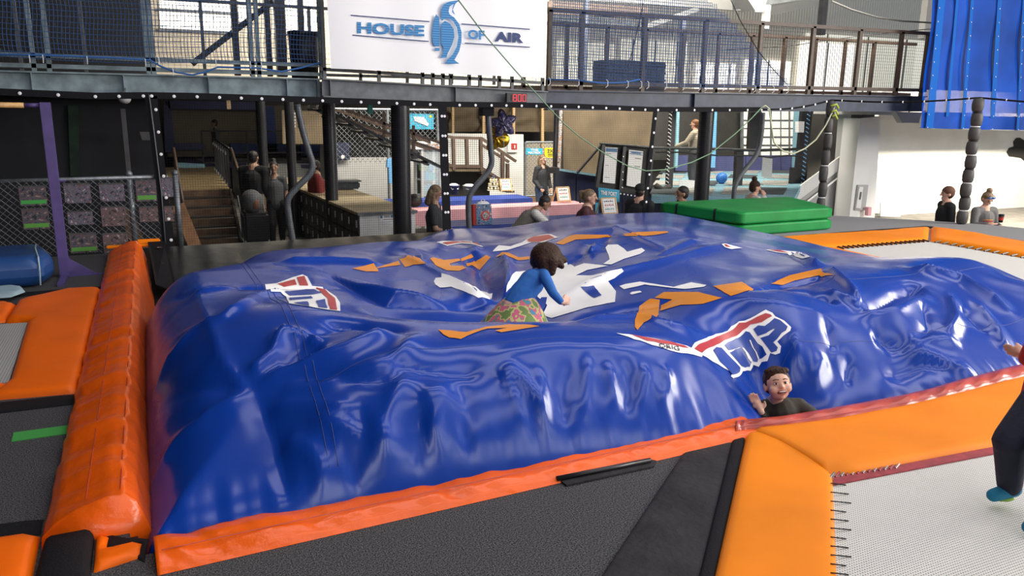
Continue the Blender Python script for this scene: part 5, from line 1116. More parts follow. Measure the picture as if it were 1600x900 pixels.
Rm = Matrix((dn, nx_, Vector((0, 0, 1)))).transposed()
d0 = None
for i in range(ncol):
    for j in range(3):
        p = Vector((XA0, YA, 0)) + dn * (LW * (i + .5)) + nx_ * .012 + Vector((0, 0, -1 + .06 + .31 * j + .15))
        if d0 is None:
            q = MB(); q.box((0, 0, 0), (LW * .92, .03, .29), Rm); d0 = q.build('locker_door', 'locker_black', t, local=True); d0.location = p - Vector(t.location)
            q = MB(); q.box(-dn * LW * .3 + nx_ * .022 + Vector((0, 0, .02)), (.035, .014, .12), Rm); l0 = q.build('latch', 'grey_paint', d0, local=True)
        else:
            d = copy_part(d0, 'locker_door', t, p - Vector(t.location)); l = l0.copy(); COL.objects.link(l); l.parent = d; l.name = 'latch'
t = thing('counter_top', 'pale wooden worktop lying on the bank of black lockers', 'worktop', (XA0, YA, 0))
q = MB(); q.poly([(XA0 - .04, YA - .03, .0), (XA1 + .03, YA - .03, .0), (XA1 + dL.x + .03, YE, .0), (XE - .04, YE, .0)], (0, 0, .045)); q.build('board', 'wood_top', t)
q = MB(); q.bb(XA0 - .04, XA1 + .03, YA - .045, YA - .03, 0.0, .05); q.build('edge_trim', 'steel_grey', t)
def paper_sign(lab, px4, Y, lines, mt='paper', name='paper_notice', head=None):
    t = thing(name, lab, 'sign', tuple(onY(*px4[3], Y))); P = quad_px(px4, Y); q = MB(); q.poly(P, (0, .006, 0)); q.build('sheet', mt, t)
    for (u0, v0, u1, v1, m2) in lines:
        pt = lambda u, v: P[0].lerp(P[1], u).lerp(P[3].lerp(P[2], u), v) + Vector((0, -.003, 0))
        q = MB(); q.poly([pt(u0, v0), pt(u1, v0), pt(u1, v1), pt(u0, v1)]); q.build('print_line', m2, t, fixn=False)
    return t
def txt_sign(t, body, px4, Y, mt, bold=.02):
    o = onY(*px4[3], Y - .006); text_on('lettering', body, o, onY(*px4[2], Y - .006) - o, onY(*px4[0], Y - .006) - o, mt, t, bold)
paper_sign('white printed notice on the end panel of the lockers', [(593, 335), (616, 334), (616, 357), (593, 358)], YA - .01, [(.06, .08, .2, .28, 'ink_blue'), (.3, .1, .7, .14, 'ink'), (.3, .18, .7, .22, 'ink'), (.75, .08, .9, .26, 'ink_blue'), (.25, .34, .9, .38, 'ink')] + [(.1, .48 + .07 * k, .85 - .1 * (k % 3), .495 + .07 * k, 'ink_blue') for k in range(7)])
# white wall, green bin, blue shirt behind the lockers
q = MB(); q.poly(quad_px([(520, 246), (650, 246), (650, 340), (520, 340)], 20.5), (0, .1, 0)); o = q.build('wall_low_white', 'grey_paint'); struct(o)
t = thing('storage_bin', 'dark green plastic bin at the far end of the worktop', 'bin', tuple(onZ(541, 292, .05)))
p = onZ(541, 296, .05); q = MB(); q.bb(p.x - .32, p.x + .3, p.y, p.y + .4, .05, .2); q.build('tub', 'mat_dark', t, bevel=.03); q = MB(); q.bb(p.x - .35, p.x + .33, p.y - .02, p.y + .42, .2, .23); q.build('lid', 'steel_grey', t, bevel=.01)
t = thing('hanging_shirt', 'light blue shirt hanging beside the thickest black column', 'shirt', tuple(onY(609, 285, 17)))
q = MB(); q.poly(quad_px([(605, 249), (612, 247), (617, 250), (617, 286), (608, 287), (607, 262), (604, 262)], 17), (0, .08, 0)); q.build('shirt_body', 'pad_sky', t, bevel=.01); q = MB(); q.tube([onY(609, 249, 17.04), onY(612, 244, 17.04), onY(614, 249, 17.04)], .01, 5); q.build('hanger', 'chrome', t)
# navy box with emblem on far ledge
t = thing('navy_box', 'navy box with a small white emblem on the low white wall', 'box', tuple(onY(537, 250, 20.3)))
a = onY(527, 250, 20.3); bq = onY(546, 223, 20.3); q = MB(); q.bb(a.x, bq.x, 20.3, 20.6, a.z, bq.z); q.build('body', 'navy_pad', t, bevel=.01); p = onY(536, 245, 20.28); q = MB(); q.lathe([(.05, 0), (.05, .004)], (0, 0, 0), 12); q.v = [(p.x + v[0], p.y - v[2], p.z + v[1]) for v in q.v]; q.build('emblem', 'white_plastic', t)
# black stair from the mezzanine, chain-link screen and cyan sign behind
t = thing('mezzanine_stair', 'black steel stair slanting down behind the thick column', 'stairs', tuple(onY(520, 170, 15.2)))
for dy in (0, .9):
    q = MB(); q.bar(onY(496, 166, 15.2) + Vector((0, dy, 0)), onY(690, 262, 15.2) + Vector((0, dy, 0)), .05, .24, up=(0, 1, 0)); q.build('stringer', 'steel_black', t)
    for off in (-16, -28):
        q = MB(); q.bar(onY(540, 170 + (22 if off == -16 else 8) - 6, 15.2) + Vector((0, dy, 0)), onY(695, 248 + off + 6, 15.2) + Vector((0, dy, 0)), .05, .05, up=(0, 1, 0)); q.build('handrail', 'rail_brown', t)
for x in (600, 646, 690):
    q = MB(); q.bar(onY(x, 175 + (x - 600) * .45, 15.2), onY(x, 215 + (x - 600) * .45, 15.2), .05, .05, up=(1, 0, 0)); q.build('post', 'rail_brown', t)
for k in range(8):
    p = onY(505 + 23 * k, 172 + 11.6 * k, 15.2); q = MB(); q.bb(p.x - .13, p.x + .13, 15.2, 16.1, p.z - .02, p.z + .02); q.build('tread', 'steel_black', t)
t = thing('chain_link_screen', 'tall chain-link screen behind the black stair', 'fence', tuple(onY(600, 250, 18.5)), group='chain-link fences')
a = onY(525, 255, 18.5); bq = onY(684, 172, 18.5); chainlink('wire_mesh', (a.x, 18.5, 0), (bq.x, 18.5, 0), a.z, bq.z, .12, .006, 'wire_steel', t)
for x in (a.x, (a.x + bq.x) / 2, bq.x): q = MB(); q.tube([(x, 18.5, -1), (x, 18.5, bq.z)], .035, 8); q.build('post', 'galvanised', t)
q = MB(); q.tube([(a.x, 18.5, bq.z), (bq.x, 18.5, bq.z)], .03, 8); q.build('top_rail', 'galvanised', t)
t = thing('cyan_sign', 'cyan sign with white lettering behind the stair handrails', 'sign', tuple(onY(657, 190, 18.8)))
q = MB(); q.poly(quad_px([(636, 177), (678, 178), (678, 202), (636, 202)], 18.56), (0, .03, 0)); q.build('board', 'sign_cyan', t); q = MB(); q.poly(quad_px([(646, 182), (662, 183), (670, 194), (668, 197), (648, 189)], 18.54)); q.build('white_print', 'white_plastic', t); q = MB(); q.poly(quad_px([(671, 180), (675, 180), (675, 184), (671, 184)], 18.54)); q.build('yellow_print', 'sign_yellow', t)
o = panelY('wall_mid_dark', 'tarp_black', [(500, 160), (880, 165), (880, 360), (500, 360)], 23.5, .1); struct(o)
# white wall, brown tarps with studs, brown railing stair
YW = 21.5
q = MB(); q.poly(quad_px([(690, 208), (818, 210), (818, 330), (690, 330)], YW), (0, .12, 0)); struct(q.build('wall_white_kiosk', 'white_paint'))
t = thing('tarpaulin', 'brown tarpaulin stretched over studs behind the balloons', 'tarpaulin', tuple(onY(790, 190, 22.5)))
q = MB(); vs = []
for i in range(25):
    for j in range(8):
        p = onY(690 + 190 * i / 24, 166 + 40 * j / 7, 22.5); vs.append(p + Vector((0, .06 * math.sin(i * .9 + j) + .05 * math.sin(j * 1.7 + i * .3), 0)))
q.add(vs, [(i * 8 + j, (i + 1) * 8 + j, (i + 1) * 8 + j + 1, i * 8 + j + 1) for i in range(24) for j in range(7)]); q.build('sheet', 'tarp_brown', t, smooth=True)
for x in (706, 754, 801, 846): q = MB(); q.poly(quad_px([(x, 166), (x + 4, 166), (x + 4, 345), (x, 345)], 22.3), (0, .08, 0)); q.build('stud', 'pine', t)
t = thing('fire_cabinet', 'white fire-extinguisher cabinet with red window on the white wall', 'cabinet', tuple(onY(803, 237, YW)))
q = MB(); q.poly(quad_px([(794, 222), (810, 222), (810, 238), (794, 238)], YW - .12), (0, .12, 0)); q.build('case', 'white_plastic', t, bevel=.01)
q = MB(); q.poly(quad_px([(799, 224), (808, 224), (808, 234), (799, 234)], YW - .13), (0, .01, 0)); q.build('window', 'red_paint', t); q = MB(); q.lathe([(.02, 0), (.025, .08), (.01, .1)], onY(804, 232, YW - .15), 8); q.build('extinguisher', 'white_plastic', t)
YR = 19.0
t = thing('railed_platform', 'brown-railed platform with mesh panels and steps in front of the white wall', 'railing', tuple(onY(725, 266, YR)), group='stair railings')
def pbar(a, c, w_, mt, nm, Y=YR): q = MB(); q.bar(onY(*a, Y), onY(*c, Y), w_, w_, up=(0, 1, 0)); return q.build(nm, mt, t)
for a, c in (((699, 213), (708, 215)), ((708, 215), (752, 216)), ((752, 216), (806, 252)), ((752, 226), (795, 253))): pbar(a, c, .07, 'rail_brown', 'top_rail')
for a, c in (((699, 256), (708, 260)), ((708, 260), (752, 260)), ((752, 262), (800, 292))): pbar(a, c, .07, 'rail_brown', 'bottom_rail')
for a, c in (((708, 215), (709, 266)), ((729, 216), (730, 262)), ((751, 216), (752, 266)), ((785, 238), (785, 300)), ((793, 256), (793, 300))): pbar(a, c, .08, 'rail_brown', 'post')
q = MB()
for k in range(16): x = 700 + 3.2 * k; q.wire(onY(x, 218, YR + .02), onY(x, 259, YR + .02), .004)
for k in range(13): y = 219 + 3.2 * k; q.wire(onY(700, y, YR + .02), onY(751, y, YR + .02), .004)
for k in range(14): x = 753 + 3.2 * k; q.wire(onY(x, 228 + 2.1 * k, YR + .02), onY(x, 262 + 2.0 * k, YR + .02), .004)
for k in range(11): q.wire(onY(753, 228 + 3.2 * k, YR + .02), onY(797, 256 + 3.2 * k, YR + .02), .004)
o = q.build('mesh_infill', 'wire_dark', t, fixn=False); o['kind'] = 'stuff'
q = MB(); q.poly(quad_px([(700, 262), (752, 263), (752, 268), (700, 268)], YR), (0, 1.3, 0)); q.build('platform', 'tarp_brown', t)
for k in range(6): q = MB(); q.poly(quad_px([(752 + 8 * k, 268 + 6 * k), (764 + 8 * k, 268 + 6 * k), (764 + 8 * k, 271 + 6 * k), (752 + 8 * k, 271 + 6 * k)], YR), (0, 1.3, 0)); q.build('tread', 'rail_brown', t)
o = panelY('wall_under_platform', 'tarp_black', [(696, 268), (765, 268), (765, 320), (696, 320)], 19.6, .1); struct(o)
# gate of chain link with signs
YG = 20.2
t = thing('chain_link_gate', 'chain-link gate carrying a cyan and a yellow sign', 'gate', tuple(onY(845, 300, YG)), group='chain-link fences')
a = onY(820, 306, YG); bq = onY(869, 222, YG); chainlink('wire_mesh', (a.x, YG, 0), (bq.x, YG, 0), a.z, bq.z, .11, .006, 'wire_steel', t)
for x in (a.x, bq.x): q = MB(); q.tube([(x, YG, -1), (x, YG, bq.z)], .035, 8); q.build('post', 'galvanised', t)
for z in (a.z, bq.z): q = MB(); q.tube([(a.x, YG, z), (bq.x, YG, z)], .03, 8); q.build('rail', 'galvanised', t)
q = MB(); q.tube([onY(846, 256, YG + .05), onY(862, 292, YG + .05)], .03, 6); q.build('brace', 'rail_brown', t)
o = panelY('wall_gate_back', 'warm_paint', [(820, 222), (872, 222), (872, 330), (820, 330)], 22.9, .1); struct(o)
t = thing('gate_sign', 'cyan sign reading THE MATRIX on the chain-link gate', 'sign', tuple(onY(835, 242, YG - .05)))
q = MB(); q.poly(quad_px([(822, 231.5), (848, 231.5), (847.5, 242), (822, 241.5)], YG - .05), (0, .02, 0)); q.build('board', 'sign_cyan', t); txt_sign(t, 'THE', [(829, 232.5), (841, 232.5), (841, 236), (829, 236)], YG - .06, 'white_plastic', .03); txt_sign(t, 'MATRIX', [(825, 236.8), (845, 236.8), (845, 240.3), (825, 240.3)], YG - .06, 'white_plastic', .03)
t = thing('gate_sign', 'yellow sign reading 2X on the chain-link gate', 'sign', tuple(onY(860, 246, YG - .05)))
q = MB(); q.poly(quad_px([(851.5, 231), (868, 231), (868, 246.5), (851.5, 246)], YG - .05), (0, .02, 0)); q.build('board', 'sign_yellow', t); txt_sign(t, '2X', [(855, 233), (865, 233), (865, 238.5), (855, 238.5)], YG - .06, 'ink', .03)
for k in range(3): q = MB(); q.poly(quad_px([(856, 240 + 1.7 * k), (864, 240 + 1.7 * k), (864, 240.8 + 1.7 * k), (856, 240.8 + 1.7 * k)], YG - .058)); q.build('small_print', 'ink', t)
o = slab('floor', gpx([(818, 306), (880, 306), (905, 318), (812, 320)], -1.0 + .005), 'wood_red', -1, -.99); struct(o)
# tall sticker-covered frame and brown curtain, navy pads
def pxbox(name, mt, pts, Y, th, par=None): q = MB(); q.poly(quad_px(pts, Y), (0, th, 0)); return q.build(name, mt, par)
t = thing('side_curtain', 'brown translucent curtain stretched between dark posts right of the gate', 'curtain', tuple(onY(945, 260, 17)))
pxbox('curtain_sheet', 'tarp_brown', [(880, 166), (1022, 170), (1016, 300), (880, 266)], 17.0, .03, t)
pxbox('post', 'steel_black', [(869, 166), (876, 166), (872, 265), (866, 265)], 16.95, .1, t)
pxbox('sticker_strip', 'sticker_print', [(875, 168), (879.5, 168), (876, 264), (871.5, 262)], 16.9, .04, t)
t = thing('navy_padding', 'navy wall padding with a pale blue top stripe behind the sign boards', 'padding', tuple(onY(930, 300, 16.4)))
for k, (xa, xb) in enumerate(((868, 900), (901, 938), (939, 972), (973, 1010), (1011, 1050), (1051, 1090), (1091, 1150), (1151, 1240))):
    ya = 265 + (xa - 868) * .13 if xa < 1010 else 305; yb = 265 + (xb - 868) * .13 if xb <= 1010 else 306
    pxbox('pad', 'navy_pad', [(xa, ya), (xb - .6, yb), (xb - .6, 345), (xa, 345)], 15.6, .12, t)
for xa, xb in ((868, 905), (906, 936), (960, 978)): pxbox('stripe', 'pad_lightblue', [(xa, 262.5 + (xa - 868) * .15), (xb, 262.5 + (xb - 868) * .15), (xb, 266 + (xb - 868) * .15), (xa, 266 + (xa - 868) * .15)], 15.55, .04, t)
pxbox('corner_bumper', 'steel_black', [(860, 262), (874, 262), (874, 271), (860, 271)], 15.5, .2, t)
YP = 14.9
t = thing('notice_stand', 'black padded stand with rail holding two tall white notices', 'stand', tuple(onY(980, 300, YP)))
pxbox('frame_panel', 'tarp_black', [(938, 228), (1018, 232), (1014, 307), (933, 294)], YP + .05, .04, t)
for a, c in (((942, 226), (932, 292)), ((975, 229), (968, 300)), ((1018, 230), (1013, 308))): q = MB(); q.bar(onY(*a, YP), onY(*c, YP), .08, .08, up=(1, 0, 0)); q.build('upright', 'steel_black', t)
q = MB(); q.tube([onY(938, 225, YP), onY(1020, 231, YP), onY(1100, 232, YP), onY(1180, 235, YP), onY(1250, 233, YP)], .035, 8); q.build('handrail', 'steel_black', t, smooth=True)
q = MB(); q.tube([onY(940, 226, YP), onY(902, 270, YP)], .03, 8); q.build('brace', 'steel_black', t)
q = MB(); q.tube([onY(x, y, YP) for x, y in ((1025, 238), (1060, 238), (1120, 243), (1180, 243), (1200, 246), (1230, 243), (1250, 244))], .02, 6); q.build('lower_rope', 'cable_black', t)
for k in range(14): p = onY(936 + k * 5.6, 297 + k * .95, YP - .05); q = MB(); q.ell(p, .018, None, 8, 5); q.build('stud', 'white_plastic', t)
for k in range(5): p = onY(974 - .4 * k, 245 + k * 12, YP - .05); q = MB(); q.ell(p, .016, None, 8, 5); q.build('stud', 'white_plastic', t)
paper_sign('left of the two tall white notices, headed in blue', [(946, 230), (965, 231), (961, 287), (942, 285)], YP - .06, [(.02, .02, .98, .12, 'ink_blue'), (.08, .17, .5, .185, 'ink'), (.08, .5, .35, .51, 'ink'), (.1, .84, .5, .85, 'ink')], name='tall_notice')
paper_sign('right of the two tall white notices, beside the net seam', [(983, 234), (1005, 236.5), (1000, 294), (979, 290)], YP - .06, [(.04, .03, .98, .05, 'ink_blue'), (.04, .09, .98, .11, 'ink_blue'), (.15, .05, .85, .08, 'ink_blue'), (.45, .2, .9, .215, 'ink'), (.45, .42, .9, .435, 'ink')], name='tall_notice')
for x0, y0, x1, y1, lab, mt in ((1062, 280, 1086, 303, 'white square notice behind the man facing left', 'paper'), (1199, 245, 1208, 277, None, None), (1192, 246, 1207, 278, 'grey notice board hung on the rope of the court', 'grey_paint'), (1193, 287, 1214, 309, 'grey square notice beside the woman covering her mouth', 'grey_paint')):
    if lab: o = pxbox('notice_board', mt, [(x0, y0), (x1, y0 + 2), (x1 - 1, y1), (x0 - 2, y1 - 2)], 14.86, .01); tag(o, lab, 'sign')
t = thing('fort_sign', 'cyan sign reading THE FORT below the tall notices', 'sign', tuple(onY(952, 316, 14.6)))
pxbox('board', 'sign_cyan', [(936, 293), (968, 297), (968, 316), (936, 312)], 14.6, .02, t); txt_sign(t, 'THE FORT', [(939, 297.5), (964, 300.5), (964, 307), (939, 304)], 14.59, 'white_plastic', .04)
pxbox('side_tab', 'sign_cyan', [(931, 317), (935, 317), (935, 334), (931, 334)], 14.6, .02, t)
q = MB(); q.tube([onY(x, y, 14.8) for x, y in ((1025, 290), (1035, 296), (1045, 292), (1050, 302), (1030, 302))], .07, 7); o = q.build('bundled_net', 'tarp_black', None, smooth=True); tag(o, 'bundle of dark netting behind the net seam', 'net')
# light-blue trampoline court
t = thing('trampoline_court', 'light-blue padded trampoline court behind the black column', 'trampoline court', (13, 19, 0))
c_ = [onZ(1018, 306, 0), onZ(1240, 312, 0), onZ(1262, 268, 0), onZ(1040, 262, 0)]
q = MB(); q.poly(c_, (0, 0, -.15)); q.build('frame_pads', 'pad_lightblue', t)
for row, (y0, y1) in enumerate(((266, 270), (273, 278), (282, 289), (293, 303))):
    for k in range(4):
        xa = 1030 + k * 56 - row * 5; xb = min(xa + 47, 1250 - row * 6)
        q = MB(); q.poly(gpx([(xa + 5, y0), (xb, y0 + 1), (xb - 6, y1 + 1), (xa, y1)], .005), (0, 0, .01)); q.build('bed', 'mat_dark' if (row + k) % 3 == 0 else 'mat_grey', t)
YK = onZ(1200, 266, 0).y
t = thing('court_padding', 'deep blue wall pads at the back of the light-blue court', 'padding', tuple(onY(1200, 266, YK)))
for xa, xb in ((1055, 1110), (1111, 1165), (1166, 1220), (1221, 1275), (1276, 1380)): pxbox('pad', 'pad_purple', [(xa, 243), (xb - .5, 243), (xb - .5, 268), (xa, 267)], YK, .15, t)
o = pxbox('wall_court_back', 'tarp_black', [(1015, 165), (1175, 165), (1175, 250), (1015, 250)], YK + 1.5, .1); struct(o)
w_ = thing('window_12', None, None, tuple(onY(1280, 245, YK + 1.2))); struct(w_)
for xa, xb in ((1163, 1169), (1190, 1203), (1207, 1219), (1222, 1232), (1236, 1247), (1250, 1268), (1272, 1300)):
    for ya, yb in ((174, 187), (190, 200), (202, 213), (216, 226), (229, 243)):
        pxbox('pane', 'daylight_soft', [(xa, ya), (xb, ya), (xb, yb), (xa, yb)], YK + 1.2, .03, w_)
pxbox('frame', 'steel_grey', [(1158, 170), (1310, 170), (1310, 248), (1158, 248)], YK + 1.25, .05, w_)
for x, mt, lab, wpx in ((1060, 'pad_lightblue', 'pale blue padded post left of the man on the court', 4), (1116, 'pad_sky', 'sky-blue padded post right of the black column', 9), (1250, 'pad_lightblue', 'pale blue padded post at the right end of the court', 5)):
    o = pxbox('padded_pillar', mt, [(x - wpx / 2, 172), (x + wpx / 2, 172), (x + wpx / 2 - 3, 262), (x - wpx / 2 - 3, 262)], 18.5, .2); tag(o, lab, 'post', 'blue padded posts')
for x, y0, y1, lab, w2 in ((1053, 172, 300, 'dark post with a white laced strip left of the court', 8), (1182, 175, 234, 'dark hanging panel above the court rail', 18), (1157, 236, 318, 'black rail post in front of the light-blue court', 11), (1262, 172, 318, 'black mesh post laced in blue right of the court', 16), (1243, 262, 320, 'black padded post at the near end of the court', 9)):
    t = thing('court_post', lab, 'post', tuple(onY(x, y1, 14.95)), group='dark posts around the court'); dx = -(y1 - y0) * (.05 if x < 1200 else .09)
    pxbox('body', 'steel_black', [(x - w2 / 2, y0), (x + w2 / 2, y0), (x + w2 / 2 + dx, y1), (x - w2 / 2 + dx, y1)], 14.95, .1, t)
    if 'laced' in lab:
        m2 = 'pad_sky' if 'blue' in lab else 'white_plastic'
        for k in range(22):
            s = k / 22; y = y0 + (y1 - y0) * s; xx = x - (5 if m2 == 'white_plastic' else -2) + dx * s; q = MB(); q.tube([onY(xx - 2, y, 14.88), onY(xx + 2, y + 3, 14.88)], .012, 4); q.build('lace', m2, t)
o = pxbox('wall_dark_side', 'tarp_black', [(1255, 168), (1332, 172), (1326, 262), (1240, 316)], 15.6, .1); struct(o)
t = thing('light_box', 'small white box on the dark post at the right end of the court', 'box', tuple(onY(1252, 205, 14.83))); pxbox('box', 'white_plastic', [(1248, 190), (1257, 190), (1256, 207), (1248, 207)], 14.83, .12, t)
o = None
q = MB(); q.ell(onZ(1127, 287, .0) + Vector((0, 0, .14)), .14, None, 20, 14); o = q.build('play_ball', 'ball_blue', None, smooth=True); tag(o, 'blue ball lying on the light-blue court', 'ball')
q = MB(); q.ell(onZ(1119, 261, 0) + Vector((0, 0, .12)), (.2, .12, .12), None, 16, 10); o = q.build('play_ball', 'red_paint', None, smooth=True); tag(o, 'red ball at the back of the light-blue court', 'ball')
# right-hand side: ramp wall, pillar, white wall
YV = 14.6
t = thing('stair_wall', 'pale sloping stair wall with a white handrail left of the pillar', 'stair wall', tuple(onY(1280, 330, YV)))
pxbox('sloping_panel', 'grey_paint', [(1234, 310), (1322, 246), (1324, 345), (1236, 345)], YV, .15, t)
q = MB(); q.tube([onY(1236, 325, YV - .08), onY(1250, 324, YV - .08), onY(1322, 268, YV - .08)], .025, 8); q.build('handrail', 'white_plastic', t, smooth=True)
q = MB(); q.bar(onY(1234, 312, YV - .05), onY(1322, 247, YV - .05), .3, .05, up=(0, 1, 0)); q.build('capping', 'white_paint', t)
o = pxbox('pillar', 'white_paint', [(1344, 185), (1376, 182), (1366, 350), (1326, 350)], 14.0, .5); struct(o); o.name = 'wall_pillar'
o = pxbox('pillar2', 'grey_paint', [(1330, 178), (1347, 176), (1332, 350), (1316, 350)], 14.3, .4); struct(o); o.name = 'wall_pillar_side'
xw0 = onY(1366, 250, 15.2).x
wall('wall_right_white', 'white_paint', xw0, 36, 15.2, 15.35, -1, 2.4)
q = MB(); q.bb(onY(1330, 180, 14).x, 36, 13.4, 15.2, 1.72, 1.8); o = q.build('trim_1', 'grey_paint'); struct(o)
t = thing('electric_panel', 'pale metal panel with handle on the white pillar', 'panel', tuple(onY(1348, 330, 13.9)))
pxbox('cover', 'grey_paint', [(1341, 289), (1357, 289), (1352, 329), (1336, 328)], 13.95, .04, t); pxbox('door', 'white_paint', [(1343, 292), (1349, 292), (1345, 326), (1338, 325)], 13.92, .03, t); pxbox('handle', 'steel_grey', [(1345, 300), (1347, 300), (1345, 312), (1343, 312)], 13.9, .02, t)
o = pxbox('rolled_tube', 'red_paint', [(1357, 324), (1362, 324), (1361, 337), (1356, 337)], 13.8, .1); tag(o, 'pink and blue rolled tube standing by the pillar', 'tube'); o.data.materials[0] = MATS['cloth_pink']
o = pxbox('white_board', 'paper', [(1376, 317), (1407, 318), (1407, 339), (1376, 338)], 14.9, .03); tag(o, 'pale white board leaning low against the bright wall', 'board')
mat('mural_black', (0.02, 0.018, 0.016), .8)
Zs = lambda pts: [(1200 + x / 4, 180 + y / 4) for x, y in pts]
for lab, pts in (('black splash mural blob high on the bright white wall', Zs([(1490, 230), (1505, 205), (1535, 195), (1532, 165), (1550, 142), (1575, 140), (1598, 155), (1640, 150), (1660, 200), (1640, 290), (1605, 290), (1580, 268), (1540, 262), (1505, 258)])), ('black splash mural blob low on the bright white wall', Zs([(1472, 615), (1490, 597), (1520, 598), (1545, 612), (1600, 595), (1660, 600), (1660, 740), (1560, 706), (1500, 690), (1490, 640)]))):
    V, F, _ = tri_poly([(x, -y) for x, y in pts], 40); q = MB(); q.add([onY(x, -y, 15.19) for x, y in V], F); o = q.build('wall_mural', 'mural_black', None, fixn=False); tag(o, lab, 'mural')
t = thing('lamp_fixture', 'grey box lamp under the mezzanine end beside the blue sheet', 'lamp', tuple(onY(1420, 185, 12.8))); pxbox('housing', 'grey_paint', [(1400, 175), (1440, 176), (1436, 192), (1410, 192)], 12.8, .15, t); p = onY(1420, 178, 12.87); q = MB(); q.tube([p, (p.x, p.y, BR1.z + .06)], .02, 6); q.build('stem', 'steel_grey', t)
# ------------------------------------------------------------------ party tables and their things
def table(lab, clab, x0, x1, y0, y1, mt, z=-.25, drop=.22):
    t = thing('party_table', lab, 'table', ((x0 + x1) / 2, (y0 + y1) / 2, -1), group='party tables')
    q = MB(); q.bb(x0 + .03, x1 - .03, y0 + .03, y1 - .03, z - .04, z - .006); q.build('table_top', 'white_plastic', t)
    for x in (x0 + .15, x1 - .15):
        for y in (y0 + .1, y1 - .1): q = MB(); q.tube([(x, y, -1), (x, y, z - .04)], .018, 6); q.build('leg', 'steel_grey', t)
    P = []; n = 90; per = [(x0, y0), (x1, y0), (x1, y1), (x0, y1)]
    B = resample(np.array(per, float), (x1 - x0) / 40); m_ = len(B); q = MB(); cx, cy = (x0 + x1) / 2, (y0 + y1) / 2
    vs = [(p[0], p[1], z) for p in B]; 
    for k, p in enumerate(B):
        w_ = .035 * math.sin(k * 1.3) + .02 * math.sin(k * .7); d = Vector((p[0] - cx, (p[1] - cy) * 3, 0)).normalized(); vs.append((p[0] + d.x * (.03 + w_ * .6), p[1] + d.y * (.03 + w_ * .6), z - drop - .04 * math.sin(k * .9)))
    q.add(vs, [(k, (k + 1) % m_, m_ + (k + 1) % m_, m_ + k) for k in range(m_)] + [tuple(range(m_))])
    o = q.build('tablecloth', mt, None, smooth=False); smooth_angle(o, .9); tag(o, clab, 'tablecloth', 'tablecloths on the party tables'); return t
table('long party table at the back, under a short blue cloth', 'blue plastic cloth on the rearmost table with the buckets', 4.5, 7.95, 16.15, 16.95, 'cloth_blue')
table('long middle party table under the pink cloth', 'pink plastic cloth on the middle party table', 3.9, 8.6, 14.75, 15.35, 'cloth_pink', drop=.28)
table('front party table under the blue cloth by the net', 'blue plastic cloth on the front table under the gift bag', 4.6, 8.35, 12.55, 13.3, 'cloth_blue', drop=.3)
def bucket(lab, px, py, r, h, mt):
    p = onZ(px, py, -.25); t = thing('bucket', lab, 'bucket', tuple(p), group='buckets on the rear table'); z = -.245
    q = MB(); q.lathe([(r * .8, z), (r, z + h), (r * 1.08, z + h), (r * 1.08, z + h - .02), (r * .95, z + h - .02), (r * .75, z + .02)], (p.x, p.y, 0), 20); q.build('pail', mt, t, smooth=True)
    q = MB(); q.ell((p.x, p.y, z + h - .01), (r * .9, r * .9, .05), None, 14, 8); q.build('contents', 'paper', t, smooth=True)
    q = MB(); q.tube([(p.x - r, p.y, z + h), (p.x - r * .6, p.y - r * .8, z + h * .6), (p.x + r * .6, p.y - r * .8, z + h * .6), (p.x + r, p.y, z + h)], .008, 5); q.build('handle', 'chrome', t)
bucket('purple bucket filled with white things on the rear table', 709, 304, .13, .22, 'pad_purple')
bucket('grey metal bucket on the rear table', 733, 304, .15, .21, 'stainless')
t = thing('cupcake_stand', 'tiered stand of small cream cakes on the rear table', 'cake stand', tuple(onZ(771, 299, -.25))); p = onZ(771, 299, -.25); z = -.245
q = MB(); q.tube([(p.x, p.y, z), (p.x, p.y, z + .34)], .012, 8); q.build('stem', 'chrome', t); q = MB(); q.ell((p.x, p.y, z + .36), .03); q.build('bow', 'pad_purple', t)
for k, rr in enumerate((.16, .13, .1)):
    q = MB(); q.lathe([(rr, z + .02 + .1 * k), (rr, z + .03 + .1 * k)], (p.x, p.y, 0), 18); q.build('tier', 'white_plastic', t)
    for a in range(8 - k): an = a * 2 * PI / (8 - k); q = MB(); q.lathe([(.02, 0), (.03, .04), (.026, .06), (.008, .075)], (p.x + rr * .8 * math.cos(an), p.y + rr * .8 * math.sin(an), z + .03 + .1 * k), 8); q.build('cake', 'cream_food', t, smooth=True)
